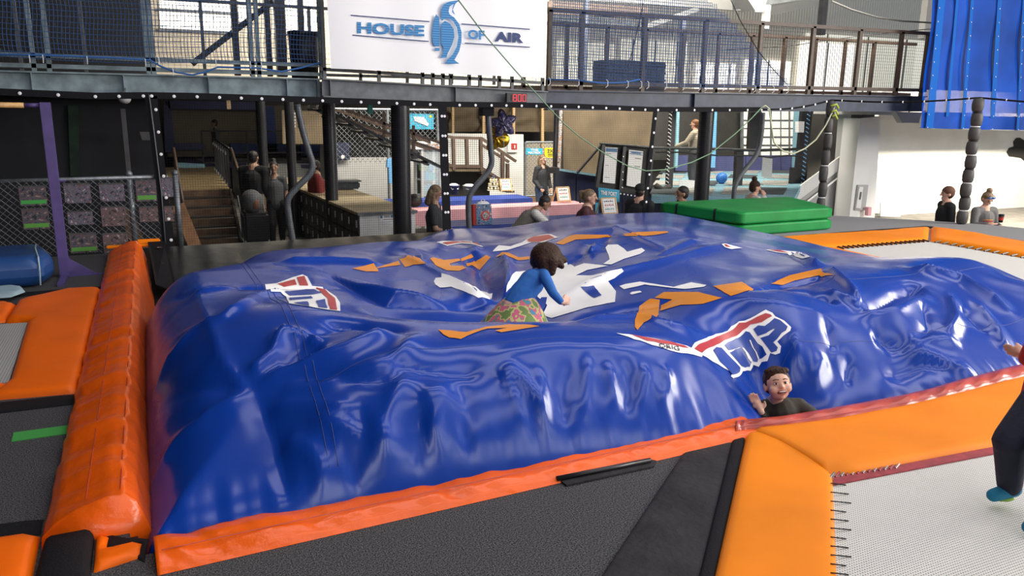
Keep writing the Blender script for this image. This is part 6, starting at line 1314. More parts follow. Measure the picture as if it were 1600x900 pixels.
def easel(lab, px0, py0, px1, py1, z=-.25, cols=('ink', 'ink_red', 'ink_green')):
    B = onZ((px0 + px1) / 2, py1, z); Y = B.y; t = thing('easel_sign', lab, 'sign', (B.x, B.y, z), group='easel signs on the party tables'); a = onY(px0, py1, Y); c = onY(px1, py0, Y); h = c.z - z; w_ = c.x - a.x; z += .004
    f = lambda x, y: Vector((a.x + w_ * x, Y + (y * .12), z + h * y))
    for x in (0.03, .97): q = MB(); q.bar(f(x, 0), f(x, 1), .025, .025); q.build('leg', 'pine', t); q = MB(); q.bar(f(x, 0) + Vector((0, .28, 0)), f(x, 1), .022, .022); q.build('rear_leg', 'pine', t)
    for y in (.12, .98): q = MB(); q.bar(f(0, y), f(1, y), .03, .03); q.build('cross_bar', 'pine', t)
    q = MB(); q.poly([f(.1, .14) + Vector((0, -.012, 0)), f(.9, .14) + Vector((0, -.012, 0)), f(.9, .95) + Vector((0, -.012, 0)), f(.1, .95) + Vector((0, -.012, 0))], (0, .008, 0)); q.build('board', 'paper', t)
    for k, c2 in enumerate(cols):
        y = .78 - .22 * k
        for j in range(5): x = .2 + .12 * j; q = MB(); q.poly([f(x, y) + Vector((0, -.016, 0)), f(x + .08, y) + Vector((0, -.016, 0)), f(x + .08, y + .06 + .03 * ((j + k) % 2)) + Vector((0, -.016, 0)), f(x, y + .06) + Vector((0, -.016, 0))]); q.build('handwriting', c2, t, fixn=False)
easel('small wooden easel sign on the rear blue table', 783, 280, 801, 300)
easel('small wooden easel sign at the end of the pink table', 872, 293, 893, 317)
easel('larger wooden easel sign on the front blue table under the cyan sign', 942, 310, 967, 337)
# gift bag
t = thing('gift_bag', 'colourful gift bag with red side and white tissue on the front table', 'gift bag', tuple(onZ(758, 352, -.25))); p = onZ(757, 352, -.25); dep = (p - CAM).dot(_F0); s = dep / FPX; z = -.24
w_ = 27 * s; h = 32 * s; y0 = p.y
q = MB(); q.poly([(p.x - w_ / 2, y0, z), (p.x + w_ / 2, y0, z), (p.x + w_ * .45, y0 + .03, z + h), (p.x - w_ * .48, y0 + .03, z + h)], (0, .14, 0)); q.build('body', 'bag_print', t)
q = MB(); q.poly([(p.x - w_ / 2 - .004, y0 - .001, z), (p.x - w_ / 2 - .004, y0 + .15, z), (p.x - w_ * .48 - .06, y0 + .15, z + h), (p.x - w_ * .48 - .002, y0 + .03, z + h)], (-.05, .02, 0)); q.build('side', 'red_paint', t)
q = MB(); q.lathe([(.075, 0), (.085, .004), (.05, .006)], (0, 0, 0), 18); q.v = [(p.x + .02 + v[0], y0 - .004 - v[2] + (v[1] + h * .45) * .03 / h, z + h * .45 + v[1]) for v in q.v]; q.build('emblem', 'red_paint', t)
q = MB(); q.lathe([(.055, 0), (.06, .004), (.01, .006)], (0, 0, 0), 18); q.v = [(p.x + .02 + v[0], y0 - .010 - v[2] + (v[1] + h * .45) * .03 / h, z + h * .45 + v[1]) for v in q.v]; q.build('emblem_center', 'sticker_print', t)
q = MB(); q.ell((p.x, y0 + .09, z + h), (w_ * .42, .05, .05), None, 12, 8); q.build('tissue', 'paper', t, smooth=True)
q = MB(); q.tube([(p.x - .06, y0 + .06, z + h), (p.x - .03, y0 + .06, z + h + .09), (p.x + .02, y0 + .06, z + h + .08), (p.x + .04, y0 + .06, z + h)], .006, 6); q.build('handle', 'white_plastic', t)
t = thing('water_bottle', 'small clear water bottle at the end of the front table', 'bottle', tuple(onZ(855, 345, -.25))); p = onZ(855, 345, -.25)
q = MB(); q.lathe([(.035, -.245), (.037, -.12), (.03, -.08), (.014, -.05), (.014, -.03)], (p.x, p.y, 0), 14); q.build('body', 'acrylic', t, smooth=True); q = MB(); q.lathe([(.017, -.03), (.017, -.005)], (p.x, p.y, 0), 12); q.build('cap', 'white_plastic', t)
q = MB(); p = onZ(648, 323, -.25); q.ell(p + Vector((0, 0, .13)), (.16, .12, .14), None, 14, 10); o = q.build('black_bag', 'locker_black', None, smooth=True); tag(o, 'black bag resting on the pink table beside the thick column', 'bag')
q = MB(); p = onZ(1020, 318, -.25)
# chairs hinted between tables
# toy display case
t = thing('display_case', 'tall clear display case of green and blue toys behind the tables', 'display case', tuple(onY(670, 305, 17.2))); Yd = 17.2
a = onY(660, 305, Yd); c = onY(688, 232, Yd)
for x in (a.x, c.x):
    for y in (Yd, Yd + .5): q = MB(); q.bb(x - .03, x + .03, y - .03, y + .03, -1, c.z); q.build('upright', 'grey_paint', t)
q = MB(); q.bb(a.x - .16, c.x + .05, Yd - .05, Yd + .55, c.z - .02, c.z + .14); q.build('header', 'white_paint', t, bevel=.01); q = MB(); q.bb(a.x + .02, c.x, Yd - .06, Yd - .05, c.z, c.z + .12); q.build('header_print', 'sticker_print', t)
for zz in (.0, .33, .66): z = -.25 + (c.z + .25) * zz; q = MB(); q.bb(a.x, c.x, Yd, Yd + .5, z - .012, z + .012); q.build('shelf', 'acrylic', t)
q = MB(); q.bb(a.x, c.x, Yd - .005, Yd, -.25, c.z); q.build('glass', 'acrylic', t)
for k, (fx, fz, r, mt) in enumerate(((.2, .6, .1, 'toy_green'), (.55, .6, .1, 'toy_blue'), (.3, .4, .1, 'toy_blue'), (.65, .38, .09, 'toy_teal'), (.25, .1, .08, 'toy_teal'), (.5, .1, .09, 'toy_blue'), (.75, .1, .07, 'toy_teal'), (.35, .72, .07, 'toy_green'))):
    q = MB(); q.box((a.x + (c.x - a.x) * fx, Yd + .2, -.2 + (c.z + .2) * fz), (r * 1.7, r * 1.5, r * 2.2), .3 * k); q.build('toy', mt, t, bevel=.02)
# foil balloons
def balloon(name, lab, pts_fn, c, mt, depth, n=60):
    t = thing(name, lab, 'balloon', tuple(c), group='foil balloons'); q = MB(); ring = [pts_fn(2 * PI * k / n) for k in range(n)]; vs = []; L = 7
    for s in (-1, 1):
        for j in range(L):
            f = j / (L - 1); bul = math.sqrt(max(0, 1 - f * f)) * depth
            for (x, z) in ring: vs.append(c + _R0 * (x * f) + Vector((0, 0, z * f)) - _F0 * (s * bul * (1 + .12 * math.sin(9 * math.atan2(z, x)))))
    fs = []
    for s in range(2):
        for j in range(L - 1):
            for k in range(n): a_ = s * L * n + j * n; fs.append((a_ + k, a_ + (k + 1) % n, a_ + n + (k + 1) % n, a_ + n + k))
    q.add(vs, fs); q.build('foil', mt, t, smooth=True); return t
def star(R, r, rot):
    def f(a):
        u = ((a - rot) / (2 * PI / 5)) % 1; rr = R + (r - R) * (1 - abs(2 * u - 1)); return (rr * math.cos(a), rr * math.sin(a))
    return f
c = atD(786, 193, 14.2); t = balloon('star_balloon', 'patterned star-shaped foil balloon above the party tables', star(.27, .15, 1.75), c, 'foil_print', .09)
q = MB(); q.tube([c + Vector((0, 0, -.2)), atD(790, 250, 14.2), atD(783, 297, 14.6)], .004, 4); q.build('ribbon', 'white_plastic', t)
c = atD(776, 214, 14.35); t = balloon('gold_balloon', 'crumpled gold foil number balloon hanging under the star', lambda a: ((.17 + .07 * math.cos(3 * a + .6)) * math.cos(a), (.26 + .07 * math.cos(3 * a + 1)) * math.sin(a)), c, 'foil_gold', .08)
q = MB(); q.tube([c + Vector((.03, 0, -.25)), atD(781, 255, 14.4), atD(780, 298, 14.6)], .004, 4); q.build('ribbon', 'foil_gold', t)

# ------------------------------------------------------------------ people
def blob(name, prims, mt, parent, vox=.012, it=3, local=True):
    q = MB()
    for p in prims:
        if p[0] == 'c': q.cone(p[1], p[2], p[3], p[4])
        else: q.ell(p[1], p[2], p[3] if len(p) > 3 else None, 16, 12)
    o = q.build(name, mt, parent, local=local)
    r = o.modifiers.new('r', 'REMESH'); r.mode = 'VOXEL'; r.voxel_size = vox; s = o.modifiers.new('s', 'SMOOTH'); s.iterations = it; s.factor = .5
    dg = bpy.context.evaluated_depsgraph_get(); me = bpy.data.meshes.new_from_object(o.evaluated_get(dg)); me.name = name
    old = o.data; o.modifiers.clear(); o.data = me; bpy.data.meshes.remove(old)
    if not me.materials: me.materials.append(MATS[mt])
    me.polygons.foreach_set('use_smooth', [True] * len(me.polygons)); return o
def fingers(prims, wrist, d, side, s, nrm, curl=.5):
    """palm + five fingers from the wrist along d; side = direction of the thumb"""
    d = Vector(d).normalized(); side = Vector(side).normalized(); nrm = Vector(nrm).normalized(); w = Vector(wrist)
    pc = w + d * .045 * s; prims.append(('c', w, .022 * s, pc + d * .02 * s, .026 * s)); prims.append(('c', pc - side * .02 * s, .019 * s, pc + side * .02 * s, .02 * s))
    for k, (off, L) in enumerate(((.030, .068), (.011, .078), (-.009, .072), (-.028, .056))):
        b0 = w + d * .075 * s + side * off * s; b1 = b0 + (d * math.cos(curl * .6) + nrm * math.sin(curl * .6)) * L * .5 * s; b2 = b1 + (d * math.cos(curl * 1.6) + nrm * math.sin(curl * 1.6)) * L * .5 * s
        prims.append(('c', b0, .0095 * s, b1, .009 * s)); prims.append(('c', b1, .009 * s, b2, .0078 * s))
    t0 = w + d * .025 * s + side * .022 * s; t1 = t0 + (d * .6 + side * .75 + nrm * .2) * .04 * s; prims.append(('c', t0, .013 * s, t1, .010 * s)); prims.append(('c', t1, .010 * s, t1 + (d * .9 + side * .2 + nrm * .3) * .032 * s, .0085 * s))
SKIN = mat('skin_light', (0.68, 0.41, 0.30), .55, spec=.3); mat('skin_tan', (0.42, 0.23, 0.15), .55, spec=.35); mat('skin_dim', (0.40, 0.24, 0.17), .55, spec=.35)
mat('hair_brown', (0.040, 0.017, 0.009), .5, spec=.2, bump=.5, bscale=60); mat('hair_dark', (0.014, 0.010, 0.009), .45, bump=.5, bscale=60); mat('hair_blond', (0.30, 0.20, 0.11), .5, bump=.5, bscale=60, col2=(.14, .09, .05), vscale=30); mat('hair_auburn', (0.20, 0.085, 0.035), .5, bump=.4, bscale=60)
mat('lip', (0.40, 0.12, 0.10), .5); mat('eye_white', (.75, .73, .70), .3); mat('eye_dark', (.02, .013, .01), .2); mat('teeth', (.8, .78, .72), .3); mat('mouth_dark', (.10, .02, .02), .6)
for nm, c in (('c_charcoal', (.030, .031, .036)), ('c_black', (.010, .010, .012)), ('c_grey', (.075, .078, .085)), ('c_red', (.20, .022, .02)), ('c_maroon', (.055, .012, .016)), ('c_olive', (.045, .038, .028)), ('c_vest', (.20, .19, .165)), ('c_white', (.62, .60, .58)), ('c_cream', (.42, .37, .28)), ('c_navy', (.012, .016, .035)), ('c_denim', (.05, .08, .15)), ('c_beige', (.32, .26, .18)), ('c_royal', (.018, .13, .44)), ('c_hoodie', (.14, .135, .13)), ('c_brownhat', (.12, .05, .028)), ('c_teal', (.01, .20, .34)), ('c_lime', (.25, .42, .06)), ('c_brightred', (.42, .03, .028)), ('c_orange', (.65, .24, .02))):
    mat(nm, c, .8, bump=.25, bscale=25, var=.08, vscale=10)
def heading(a): d = _F0 * math.cos(math.radians(a)) + _R0 * math.sin(math.radians(a)); return math.atan2(-d.x, d.y)
def person(lab, px, D, ground, H, face, top, bottom, hair, style, skin='skin_light', lean=0, sleeves='long', arms=None, head=(0, 0), hs=1.0, shoes='c_black', extra=None, group='people on the ground floor', bulk=1.0, vox=.011, walk=0, sleeve_mat=None):
    p = atD(px, 300, D); t = thing('person', lab, 'person', (p.x, p.y, ground), heading(face), group); V = Vector
    Lm = Matrix.Rotation(-math.radians(lean), 3, 'X'); hp = V((0, 0, .52))
    U = lambda x, y, z: (hp + Lm @ (V((x, y, z)) - hp)) * H
    J = {'hip': U(0, 0, .52), 'waist': U(0, .005, .60), 'chest': U(0, .0, .715), 'neck': U(0, -.005, .825), 'nt': U(0, .004, .87), 'head': U(0, .014, .930 + .01 * (hs - 1))}
    for s, n in ((1, 'r'), (-1, 'l')):
        J[n + 's'] = U(.098 * s * bulk, 0, .795); J[n + 'e'] = U(.125 * s, -.02, .63); J[n + 'w'] = U(.125 * s, .03, .485)
        J[n + 'h'] = V((.048 * s, 0, .50)) * H; J[n + 'k'] = V((.055 * s, .02 + walk * s, .27)) * H; J[n + 'a'] = V((.055 * s, -.01 + walk * 1.4 * s, .04)) * H; J[n + 't'] = V((.06 * s, .075 + walk * 1.4 * s, .018)) * H
    for k, v in (arms or {}).items(): J[k] = V(v) * H
    k = H * bulk; B = []
    hm = Matrix.Rotation(math.radians(-head[0]), 3, 'Z') @ Matrix.Rotation(-math.radians(head[1]), 3, 'X'); hc = J['head']; h_ = lambda x, y, z: hc + hm @ (V((x, y, z)) * H * hs)
    B += [('e', hc + hm @ V((0, -.004, .012)) * H * hs, (.046 * H * hs, .057 * H * hs, .054 * H * hs), hm), ('c', h_(0, .012, -.03), .034 * H * hs, h_(0, .026, -.048), .021 * H * hs), ('c', h_(0, .052, .004), .007 * H * hs, h_(0, .061, -.012), .010 * H * hs), ('c', J['nt'], .030 * H, J['neck'], .034 * H)]
    for s in (1, -1): B.append(('e', h_(.047 * s, -.006, -.004), (.007 * H * hs, .012 * H * hs, .018 * H * hs), hm))
    B += [('c', J['neck'], .045 * k, J['chest'], .075 * k), ('c', J['chest'], .078 * k, J['waist'], .068 * k), ('c', J['waist'], .068 * k, J['hip'], .075 * k)]
    for n, s in (('r', 1), ('l', -1)):
        B += [('c', J[n + 's'], .032 * k, J[n + 'e'], .024 * k), ('c', J[n + 'e'], .024 * k, J[n + 'w'], .016 * k), ('c', J['neck'], .035 * k, J[n + 's'], .032 * k)]
        d = (J[n + 'w'] - J[n + 'e']).normalized(); sd = V((0, 1, 0)) - d * d.y; sd = sd.normalized() if sd.length > .2 else V((-s, 0, 0)); fingers(B, J[n + 'w'], d, sd, H / 1.7 * 1.15, V((-s, 0, 0)) - d * (-s * d.x), .5)
        B += [('c', J[n + 'h'], .055 * k, J[n + 'k'], .036 * k), ('c', J[n + 'k'], .036 * k, J[n + 'a'], .022 * k), ('c', J[n + 'a'], .022 * k, J[n + 't'], .016 * k)]
    blob('body', B, skin, t, vox)
    # clothing
    C = [('c', J['neck'] - V((0, 0, .012 * H)), .046 * k, J['chest'], .088 * k), ('c', J['chest'], .090 * k, J['waist'], .082 * k), ('c', J['waist'], .082 * k, J['hip'] - V((0, 0, .02 * H)), .088 * k), ('c', J['chest'] + V((.03 * H, 0, 0)), .075 * k, J['hip'] + V((.02 * H, 0, 0)), .075 * k), ('c', J['chest'] - V((.03 * H, 0, 0)), .075 * k, J['hip'] - V((.02 * H, 0, 0)), .075 * k)]
    for n in 'rl':
        e, w, s_ = J[n + 'e'], J[n + 'w'], J[n + 's']; C += [('c', J['neck'] - V((0, 0, .02 * H)), .042 * k, s_, .042 * k)]
        if sleeves == 'long': C += [('c', s_, .043 * k, e, .034 * k), ('c', e, .034 * k, w - (w - e) * .12, .027 * k)]
        elif sleeves == 'short': C += [('c', s_, .043 * k, s_.lerp(e, .7), .037 * k)]
    blob('top', C, top, t, vox)
    if sleeve_mat:
        for n in 'rl': blob('sleeve', [('c', J[n + 's'], .046 * k, J[n + 's'].lerp(J[n + 'e'], .7), .042 * k)], sleeve_mat, t, vox)
    C = [('c', J['hip'] + V((.025 * H, 0, 0)), .08 * k, J['hip'] - V((.025 * H, 0, 0)), .08 * k)]
    for n in 'rl': C += [('c', J[n + 'h'], .068 * k, J[n + 'k'], .048 * k), ('c', J[n + 'k'], .048 * k, J[n + 'a'] + V((0, 0, .02 * H)), .036 * k)]
    blob('trousers', C, bottom, t, vox)
    for n in 'rl': blob('shoe', [('c', J[n + 'a'] - V((0, .012 * H, .012 * H)), .026 * k, J[n + 't'] + V((0, .01 * H, .004 * H)), .021 * k)], shoes, t, vox)
    # hair and headwear
    R = H * hs; hd = []
    cap = [('e', h_(0, -.012, .026), (.051 * R, .058 * R, .050 * R), hm), ('e', h_(0, -.026, .0), (.046 * R, .042 * R, .052 * R), hm)]
    if style == 'short': hd = cap
    elif style == 'long': hd = cap + [('c', h_(.042, -.012, .0), .016 * R, h_(.046, .0, -.085), .020 * R), ('c', h_(-.042, -.012, .0), .016 * R, h_(-.046, .0, -.085), .020 * R), ('c', h_(0, -.05, 0), .03 * R, h_(0, -.055, -.10), .032 * R), ('c', h_(.03, -.04, 0), .03 * R, h_(.03, -.04, -.10), .03 * R), ('c', h_(-.03, -.04, 0), .03 * R, h_(-.03, -.04, -.10), .03 * R)]
    elif style == 'pony': hd = cap + [('c', h_(0, -.055, .045), .018 * R, h_(0, -.085, .04), .022 * R), ('c', h_(0, -.085, .04), .022 * R, h_(0, -.09, -.05), .010 * R)]
    elif style == 'bun': hd = cap + [('e', h_(0, -.03, .088), (.030 * R, .030 * R, .026 * R), hm)]
    elif style in ('cap', 'beanie'): hd = [('e', h_(0, -.022, -.004), (.046 * R, .044 * R, .045 * R), hm)]
    if hd: blob('hair', hd, hair, t, vox)
    if style == 'beanie': blob('beanie', [('e', h_(0, -.012, .026), (.054 * R, .062 * R, .056 * R), hm), ('e', h_(0, -.025, .005), (.05 * R, .048 * R, .045 * R), hm)], 'c_brownhat', t, vox)
    if style == 'cap': blob('cap', [('e', h_(0, -.010, .032), (.053 * R, .060 * R, .048 * R), hm), ('c', h_(0, .05, .022), .012 * R, h_(0, .085, .016), .012 * R), ('c', h_(.025, .045, .022), .010 * R, h_(.022, .078, .016), .010 * R), ('c', h_(-.025, .045, .022), .010 * R, h_(-.022, .078, .016), .010 * R)], 'c_black', t, vox)
    for s in (1, -1):
        q = MB(); q.ell(h_(.019 * s, .0475, .010), (.0075 * R, .005 * R, .0042 * R), hm, 10, 6); q.build('eye', 'eye_dark', t, smooth=True, local=True)
        q = MB(); q.tube([h_(.010 * s, .052, .0195), h_(.019 * s, .051, .0225), h_(.029 * s, .045, .0195)], .0022 * R, 5); q.build('eyebrow', hair, t, local=True)
    q = MB(); q.tube([h_(-.014, .047, -.031), h_(0, .0505, -.033), h_(.014, .047, -.031)], .0035 * R, 6); q.build('mouth', 'lip', t, smooth=True, local=True)
    return t, J, h_, hm, R
person('tall person in a dark hooded jacket and beige trousers by the stairs, seen from behind', 399, 15.6, -1, 1.86, 10, 'c_black', 'c_beige', 'hair_dark', 'short', 'skin_dim', bulk=1.3, group='people on the ground floor')
person('person in a grey top and black trousers walking between stairs and lockers', 430, 15.6, -1, 1.66, 165, 'c_grey', 'c_black', 'hair_dark', 'bun', 'skin_dim', sleeves='short', walk=.05)
person('person in a red shirt standing behind the wooden worktop', 495, 15.9, -1, 1.68, 250, 'c_red', 'c_black', 'hair_dark', 'short', 'skin_dim', bulk=1.2)
person('long-haired person in a charcoal T-shirt standing right behind the net', 679, 11.6, -1, 1.63, 95, 'c_charcoal', 'c_black', 'hair_blond', 'long', 'skin_dim', sleeves='short', head=(0, 14), arms={'re': (.13, .03, .62), 'rw': (.10, .15, .58), 'le': (-.13, .03, .62), 'lw': (-.08, .15, .58)})
person('person in a grey quilted vest over white sleeves bending over the front table', 806, 12.15, -1, 1.62, 88, 'c_vest', 'c_denim', 'hair_dark', 'bun', 'skin_tan', lean=42, sleeves='short', sleeve_mat='c_white', head=(0, 20), arms={'re': (.12, .33, .60), 'rw': (.10, .40, .47), 'le': (-.12, .33, .60), 'lw': (-.10, .40, .47)})
person('blond person in a dark vest standing by the chain-link gate', 846, 19.4, -1, 1.66, 140, 'c_charcoal', 'c_denim', 'hair_blond', 'long', 'skin_light', arms={'re': (.13, -.02, .62), 'rw': (.10, .1, .50), 'le': (-.14, .0, .62), 'lw': (-.11, .08, .50)})
person('smiling person with a ponytail in a maroon hoodie at the front table', 914, 12.2, -1, 1.53, 105, 'c_maroon', 'c_black', 'hair_blond', 'pony', 'skin_light', lean=6, bulk=1.25, hs=1.15)
person('person in a black cap and black hoodie seen from behind at the front table', 1000, 13.1, -1, 1.53, 40, 'c_black', 'c_black', 'hair_dark', 'cap', 'skin_light', bulk=1.3, hs=1.15)
person('dark-haired man facing left and gesturing with an open hand behind the green mat', 1067, 13.3, -1, 1.48, 262, 'c_navy', 'c_black', 'hair_dark', 'short', 'skin_tan', bulk=1.2, hs=1.22, arms={'re': (.15, .06, .60), 'rw': (.10, .22, .64), 'le': (-.14, .06, .60), 'lw': (-.05, .27, .665)})
person('person with auburn hair in a cream shirt standing on the light-blue court', 1080, 18.6, 0, 1.56, 300, 'c_cream', 'c_grey', 'hair_auburn', 'short', 'skin_light', group='people on the courts', arms={'le': (-.16, .08, .66), 'lw': (-.16, .24, .60)})
person('person in a white long-sleeved top covering the mouth with one hand', 1178, 14.2, -1, 1.52, 80, 'c_white', 'c_black', 'hair_brown', 'bun', 'skin_light', hs=1.15, bulk=1.15, head=(0, 8), arms={'re': (.14, .12, .66), 'rw': (.02, .12, .835), 'le': (-.13, .08, .62), 'lw': (-.02, .16, .70)})
T_ = person('person in a brown beanie and black jacket facing left by the padded post', 1482, 13.7, -1, 1.50, 275, 'c_black', 'c_black', 'hair_brown', 'beanie', 'skin_light', bulk=1.2, hs=1.18)
q = MB(); q.tube([T_[1]['neck'] + Vector((.05, -.05, .02)), T_[1]['neck'] + Vector((.0, .06, -.01)), T_[1]['neck'] + Vector((-.05, .03, -.1)), T_[1]['chest'] + Vector((-.03, .13, -.02))], .03, 8); q.build('scarf', 'c_maroon', T_[0], smooth=True, local=True)
T_ = person('person in a grey striped hoodie with blue sunglasses on the head, looking down', 1543, 13.3, -1, 1.46, 172, 'c_hoodie', 'c_black', 'hair_blond', 'bun', 'skin_light', hs=1.15, bulk=1.15, head=(0, 28), arms={'re': (.15, .04, .63), 'rw': (.06, .16, .66), 'le': (-.15, .03, .63), 'lw': (-.08, .17, .64)})
hf, hm, R = T_[2], T_[3], T_[4]
for s in (1, -1): q = MB(); q.ell(hf(.021 * s, .048, .045), (.018 * R, .008 * R, .012 * R), hm, 12, 8); q.build('sunglass_lens', 'ball_blue', T_[0], smooth=True, local=True)
q = MB(); q.tube([hf(-.05, .0, .045), hf(-.04, .045, .046), hf(0, .058, .046), hf(.04, .045, .046), hf(.05, 0, .045)], .003 * R, 5); q.build('sunglass_frame', 'c_black', T_[0], local=True)
for k, c in enumerate(('c_orange', 'c_brightred', 'c_orange')):
    z = T_[1]['chest'].z - .02 - .025 * k; q = MB(); q.tube([Vector((.135 * math.sin(a), .145 * math.cos(a) - .0, z)) for a in np.linspace(-.8, .8, 12)], .009, 5); q.build('chest_stripe', c, T_[0], smooth=True, local=True)
t = thing('drink_cup', 'dark reusable cup held by the person in the striped hoodie', 'cup', tuple(T_[0].matrix_world @ Vector((0, 0, 0))))
p = atD(1564, 342, 13.0); t.location = p; ORG[t.name] = Vector(p); q = MB(); q.lathe([(.03, -.06), (.042, .06), (.036, .06)], p, 14); q.build('cup_body', 'c_black', t, smooth=True); q = MB(); q.lathe([(.044, .06), (.044, .075), (.02, .08)], p, 14); q.build('lid', 'steel_black', t); q = MB(); q.lathe([(.037, -.02), (.041, .03)], p, 14); q.build('sleeve', 'red_paint', t)
person('small boy in a grey shirt standing on the far left court', 343, 23.5, 0, 1.28, 250, 'c_grey', 'c_charcoal', 'hair_brown', 'short', 'skin_dim', hs=1.25, group='people on the courts')
# stroller by the stairs
t = thing('stroller', 'dark stroller with a pale hooded seat near the lockers', 'stroller', tuple(atD(398, 340, 14.6)))
p = atD(397, 340, 14.6); x, y = p.x, p.y; ORG[t.name] = Vector((x, y, -1)); t.location = (x, y, -1)
q = MB(); q.bb(x - .22, x + .24, y - .3, y + .3, -.75, -.2); q.build('basket', 'c_black', t, bevel=.05); q = MB(); q.ell((x - .03, y - .05, .0), (.2, .25, .22), None, 14, 10); q.build('hood', 'c_grey', t, smooth=True); q = MB(); q.ell((x, y - .22, -.02), (.09, .08, .12), None, 12, 8); q.build('blanket', 'c_brownhat', t, smooth=True)
for dx in (-.22, .22):
    q = MB(); q.tube([(x + dx, y - .3, -.8), (x + dx, y + .2, -.2), (x + dx, y + .5, .05)], .015, 6); q.build('frame_tube', 'steel_grey', t)
    for dy in (-.3, .3): q = MB(); q.lathe([(.02, -.02), (.11, -.02), (.11, .02), (.02, .02)], (x + dx, y + dy, -.89), 16, Matrix.Rotation(PI / 2, 3, 'Y')); q.build('wheel', 'rubber', t)

# ------------------------------------------------------------------ the three children
GA = lambda x, y, D: atD(x, y, D)
# girl crawling over the bag
gb = GA(800, 500, 4.95); t = thing('person', 'child in a blue top and floral skirt crawling across the air bag', 'person', tuple(gb), group='children on the air bag'); o_ = Vector(t.location); L_ = lambda x, y, D: GA(x, y, D) - o_
hip, wst, chs, nek, hed = L_(803, 482, 4.92), L_(813, 463, 4.95), L_(832, 440, 5.02), L_(846, 424, 5.08), L_(853, 404, 5.12)
rs, re, rw = L_(852, 434, 4.94), L_(864, 458, 4.84), L_(877, 472, 4.82); ls, le, lw = L_(828, 430, 5.14), L_(834, 436, 5.35), L_(842, 440, 5.55)
B = [('e', hed, (.078, .085, .092)), ('c', hed, .04, nek, .036), ('c', nek, .045, chs, .072), ('c', chs, .074, wst, .068), ('c', wst, .068, hip, .085), ('c', rs, .034, re, .027), ('c', re, .027, rw, .020), ('c', ls, .034, le, .027), ('c', le, .027, lw, .02), ('c', nek, .036, rs, .034), ('c', nek, .036, ls, .034),
     ('c', hip + Vector((.05, 0, -.02)), .06, L_(835, 505, 5.0), .048), ('c', L_(835, 505, 5.0), .045, L_(790, 520, 4.75), .03), ('c', hip - Vector((.05, 0, .02)), .06, L_(780, 505, 5.1), .048), ('c', L_(780, 505, 5.1), .045, L_(745, 520, 4.85), .03), ('c', L_(790, 520, 4.75), .03, L_(770, 525, 4.7), .024), ('c', L_(745, 520, 4.85), .03, L_(728, 524, 4.8), .024)]
fingers(B, rw, L_(890, 470, 4.9) - rw, Vector((0, 0, 1)), .78, (.2, .8, -.3), .3); fingers(B, lw, L_(885, 455, 5.55) - lw, Vector((0, 0, 1)), .78, (.2, .8, -.3), .3)
blob('body', B, 'skin_light', t, .007)
blob('top', [('c', nek - Vector((0, 0, .015)), .052, chs, .086), ('c', chs, .088, wst, .080), ('c', wst, .080, hip.lerp(wst, .3), .084), ('c', nek, .042, rs, .039), ('c', nek, .042, ls, .039), ('c', rs, .039, re, .031), ('c', re, .031, rw.lerp(re, .08), .024), ('c', ls, .039, le, .033), ('c', le, .035, lw, .026)], 'c_royal', t, .008)
# skirt: flared, lying on the bag
rg = []; m_ = 28
for k in range(m_):
    a = 2 * PI * k / m_; rg.append((math.cos(a), math.sin(a)))
q = MB(); ax = (wst - chs).normalized(); n = 8; vs = []
for j in range(n):
    f = j / (n - 1); c = wst.lerp(hip + Vector((0, 0, -.10)), f); rx = .084 + .15 * f ** .8; ry = .082 + .13 * f
    for k, (cx, cy) in enumerate(rg):
        w_ = 1 + .07 * f * math.sin(k * 2.0); vs.append(c + _R0 * (cx * rx * w_) + _F0 * (cy * ry * w_) + Vector((0, 0, -.03 * f * abs(cx))))
q.add(vs, [(j * m_ + k, j * m_ + (k + 1) % m_, (j + 1) * m_ + (k + 1) % m_, (j + 1) * m_ + k) for j in range(n - 1) for k in range(m_)]); q.build('skirt', 'floral', t, smooth=True, local=True)
HR = [('e', hed + Vector((0, 0, .015)), (.108, .105, .098)), ('c', hed + _R0 * -.055 + Vector((0, 0, -.02)), .055, hed + _R0 * -.035 - _F0 * .05 + Vector((0, 0, -.075)), .035), ('c', hed + _R0 * .03 - _F0 * .06, .055, hed + _R0 * .035 - _F0 * .07 + Vector((0, 0, -.075)), .03), ('c', hed + _R0 * .06 + Vector((0, 0, .01)), .055, hed + _R0 * .125 + Vector((0, 0, -.01)), .022), ('c', hed + _R0 * .06 - _F0 * .02, .05, hed + _R0 * .105 - _F0 * .03 + Vector((0, 0, -.045)), .02), ('c', hed + _R0 * -.02 - _F0 * .06, .06, hed - _F0 * .08 + _R0 * -.01 + Vector((0, 0, -.08)), .03)]
blob('hair', HR, 'hair_brown', t, .008, 2)
# boy lying in the fold of the bag
D0_ = 4.40; bb0 = GA(1225, 660, D0_); t = thing('person', 'laughing small boy in a dark olive shirt lying in a fold of the air bag', 'person', tuple(bb0), group='children on the air bag'); o_ = Vector(t.location); L_ = lambda x, y, D=D0_: GA(x, y, D) - o_
hc = L_(1215, 601); zc = (CAM - (hc + o_)).normalized(); fw = (zc + CR * .30 + Vector((0, 0, .05))).normalized(); upv = (CU - CR * .10); upv = (upv - fw * upv.dot(fw)).normalized(); rt = upv.cross(fw); rt = -rt if rt.dot(CR) < 0 else rt
HM = Matrix((rt, fw, upv)).transposed(); s = .104     # half head height
h = lambda x, y, z: hc + HM @ (Vector((x, y, z)) * s)
nk = L_(1211, 628, 4.45); c1, c2 = L_(1224, 645, 4.42), L_(1238, 690, 4.34); sl, sr = L_(1196, 636, 4.46), L_(1248, 634, 4.42); er, wr = L_(1268, 646, 4.36), L_(1292, 662, 4.33); el, wl = L_(1194, 664, 4.40), L_(1189, 643, 4.34)
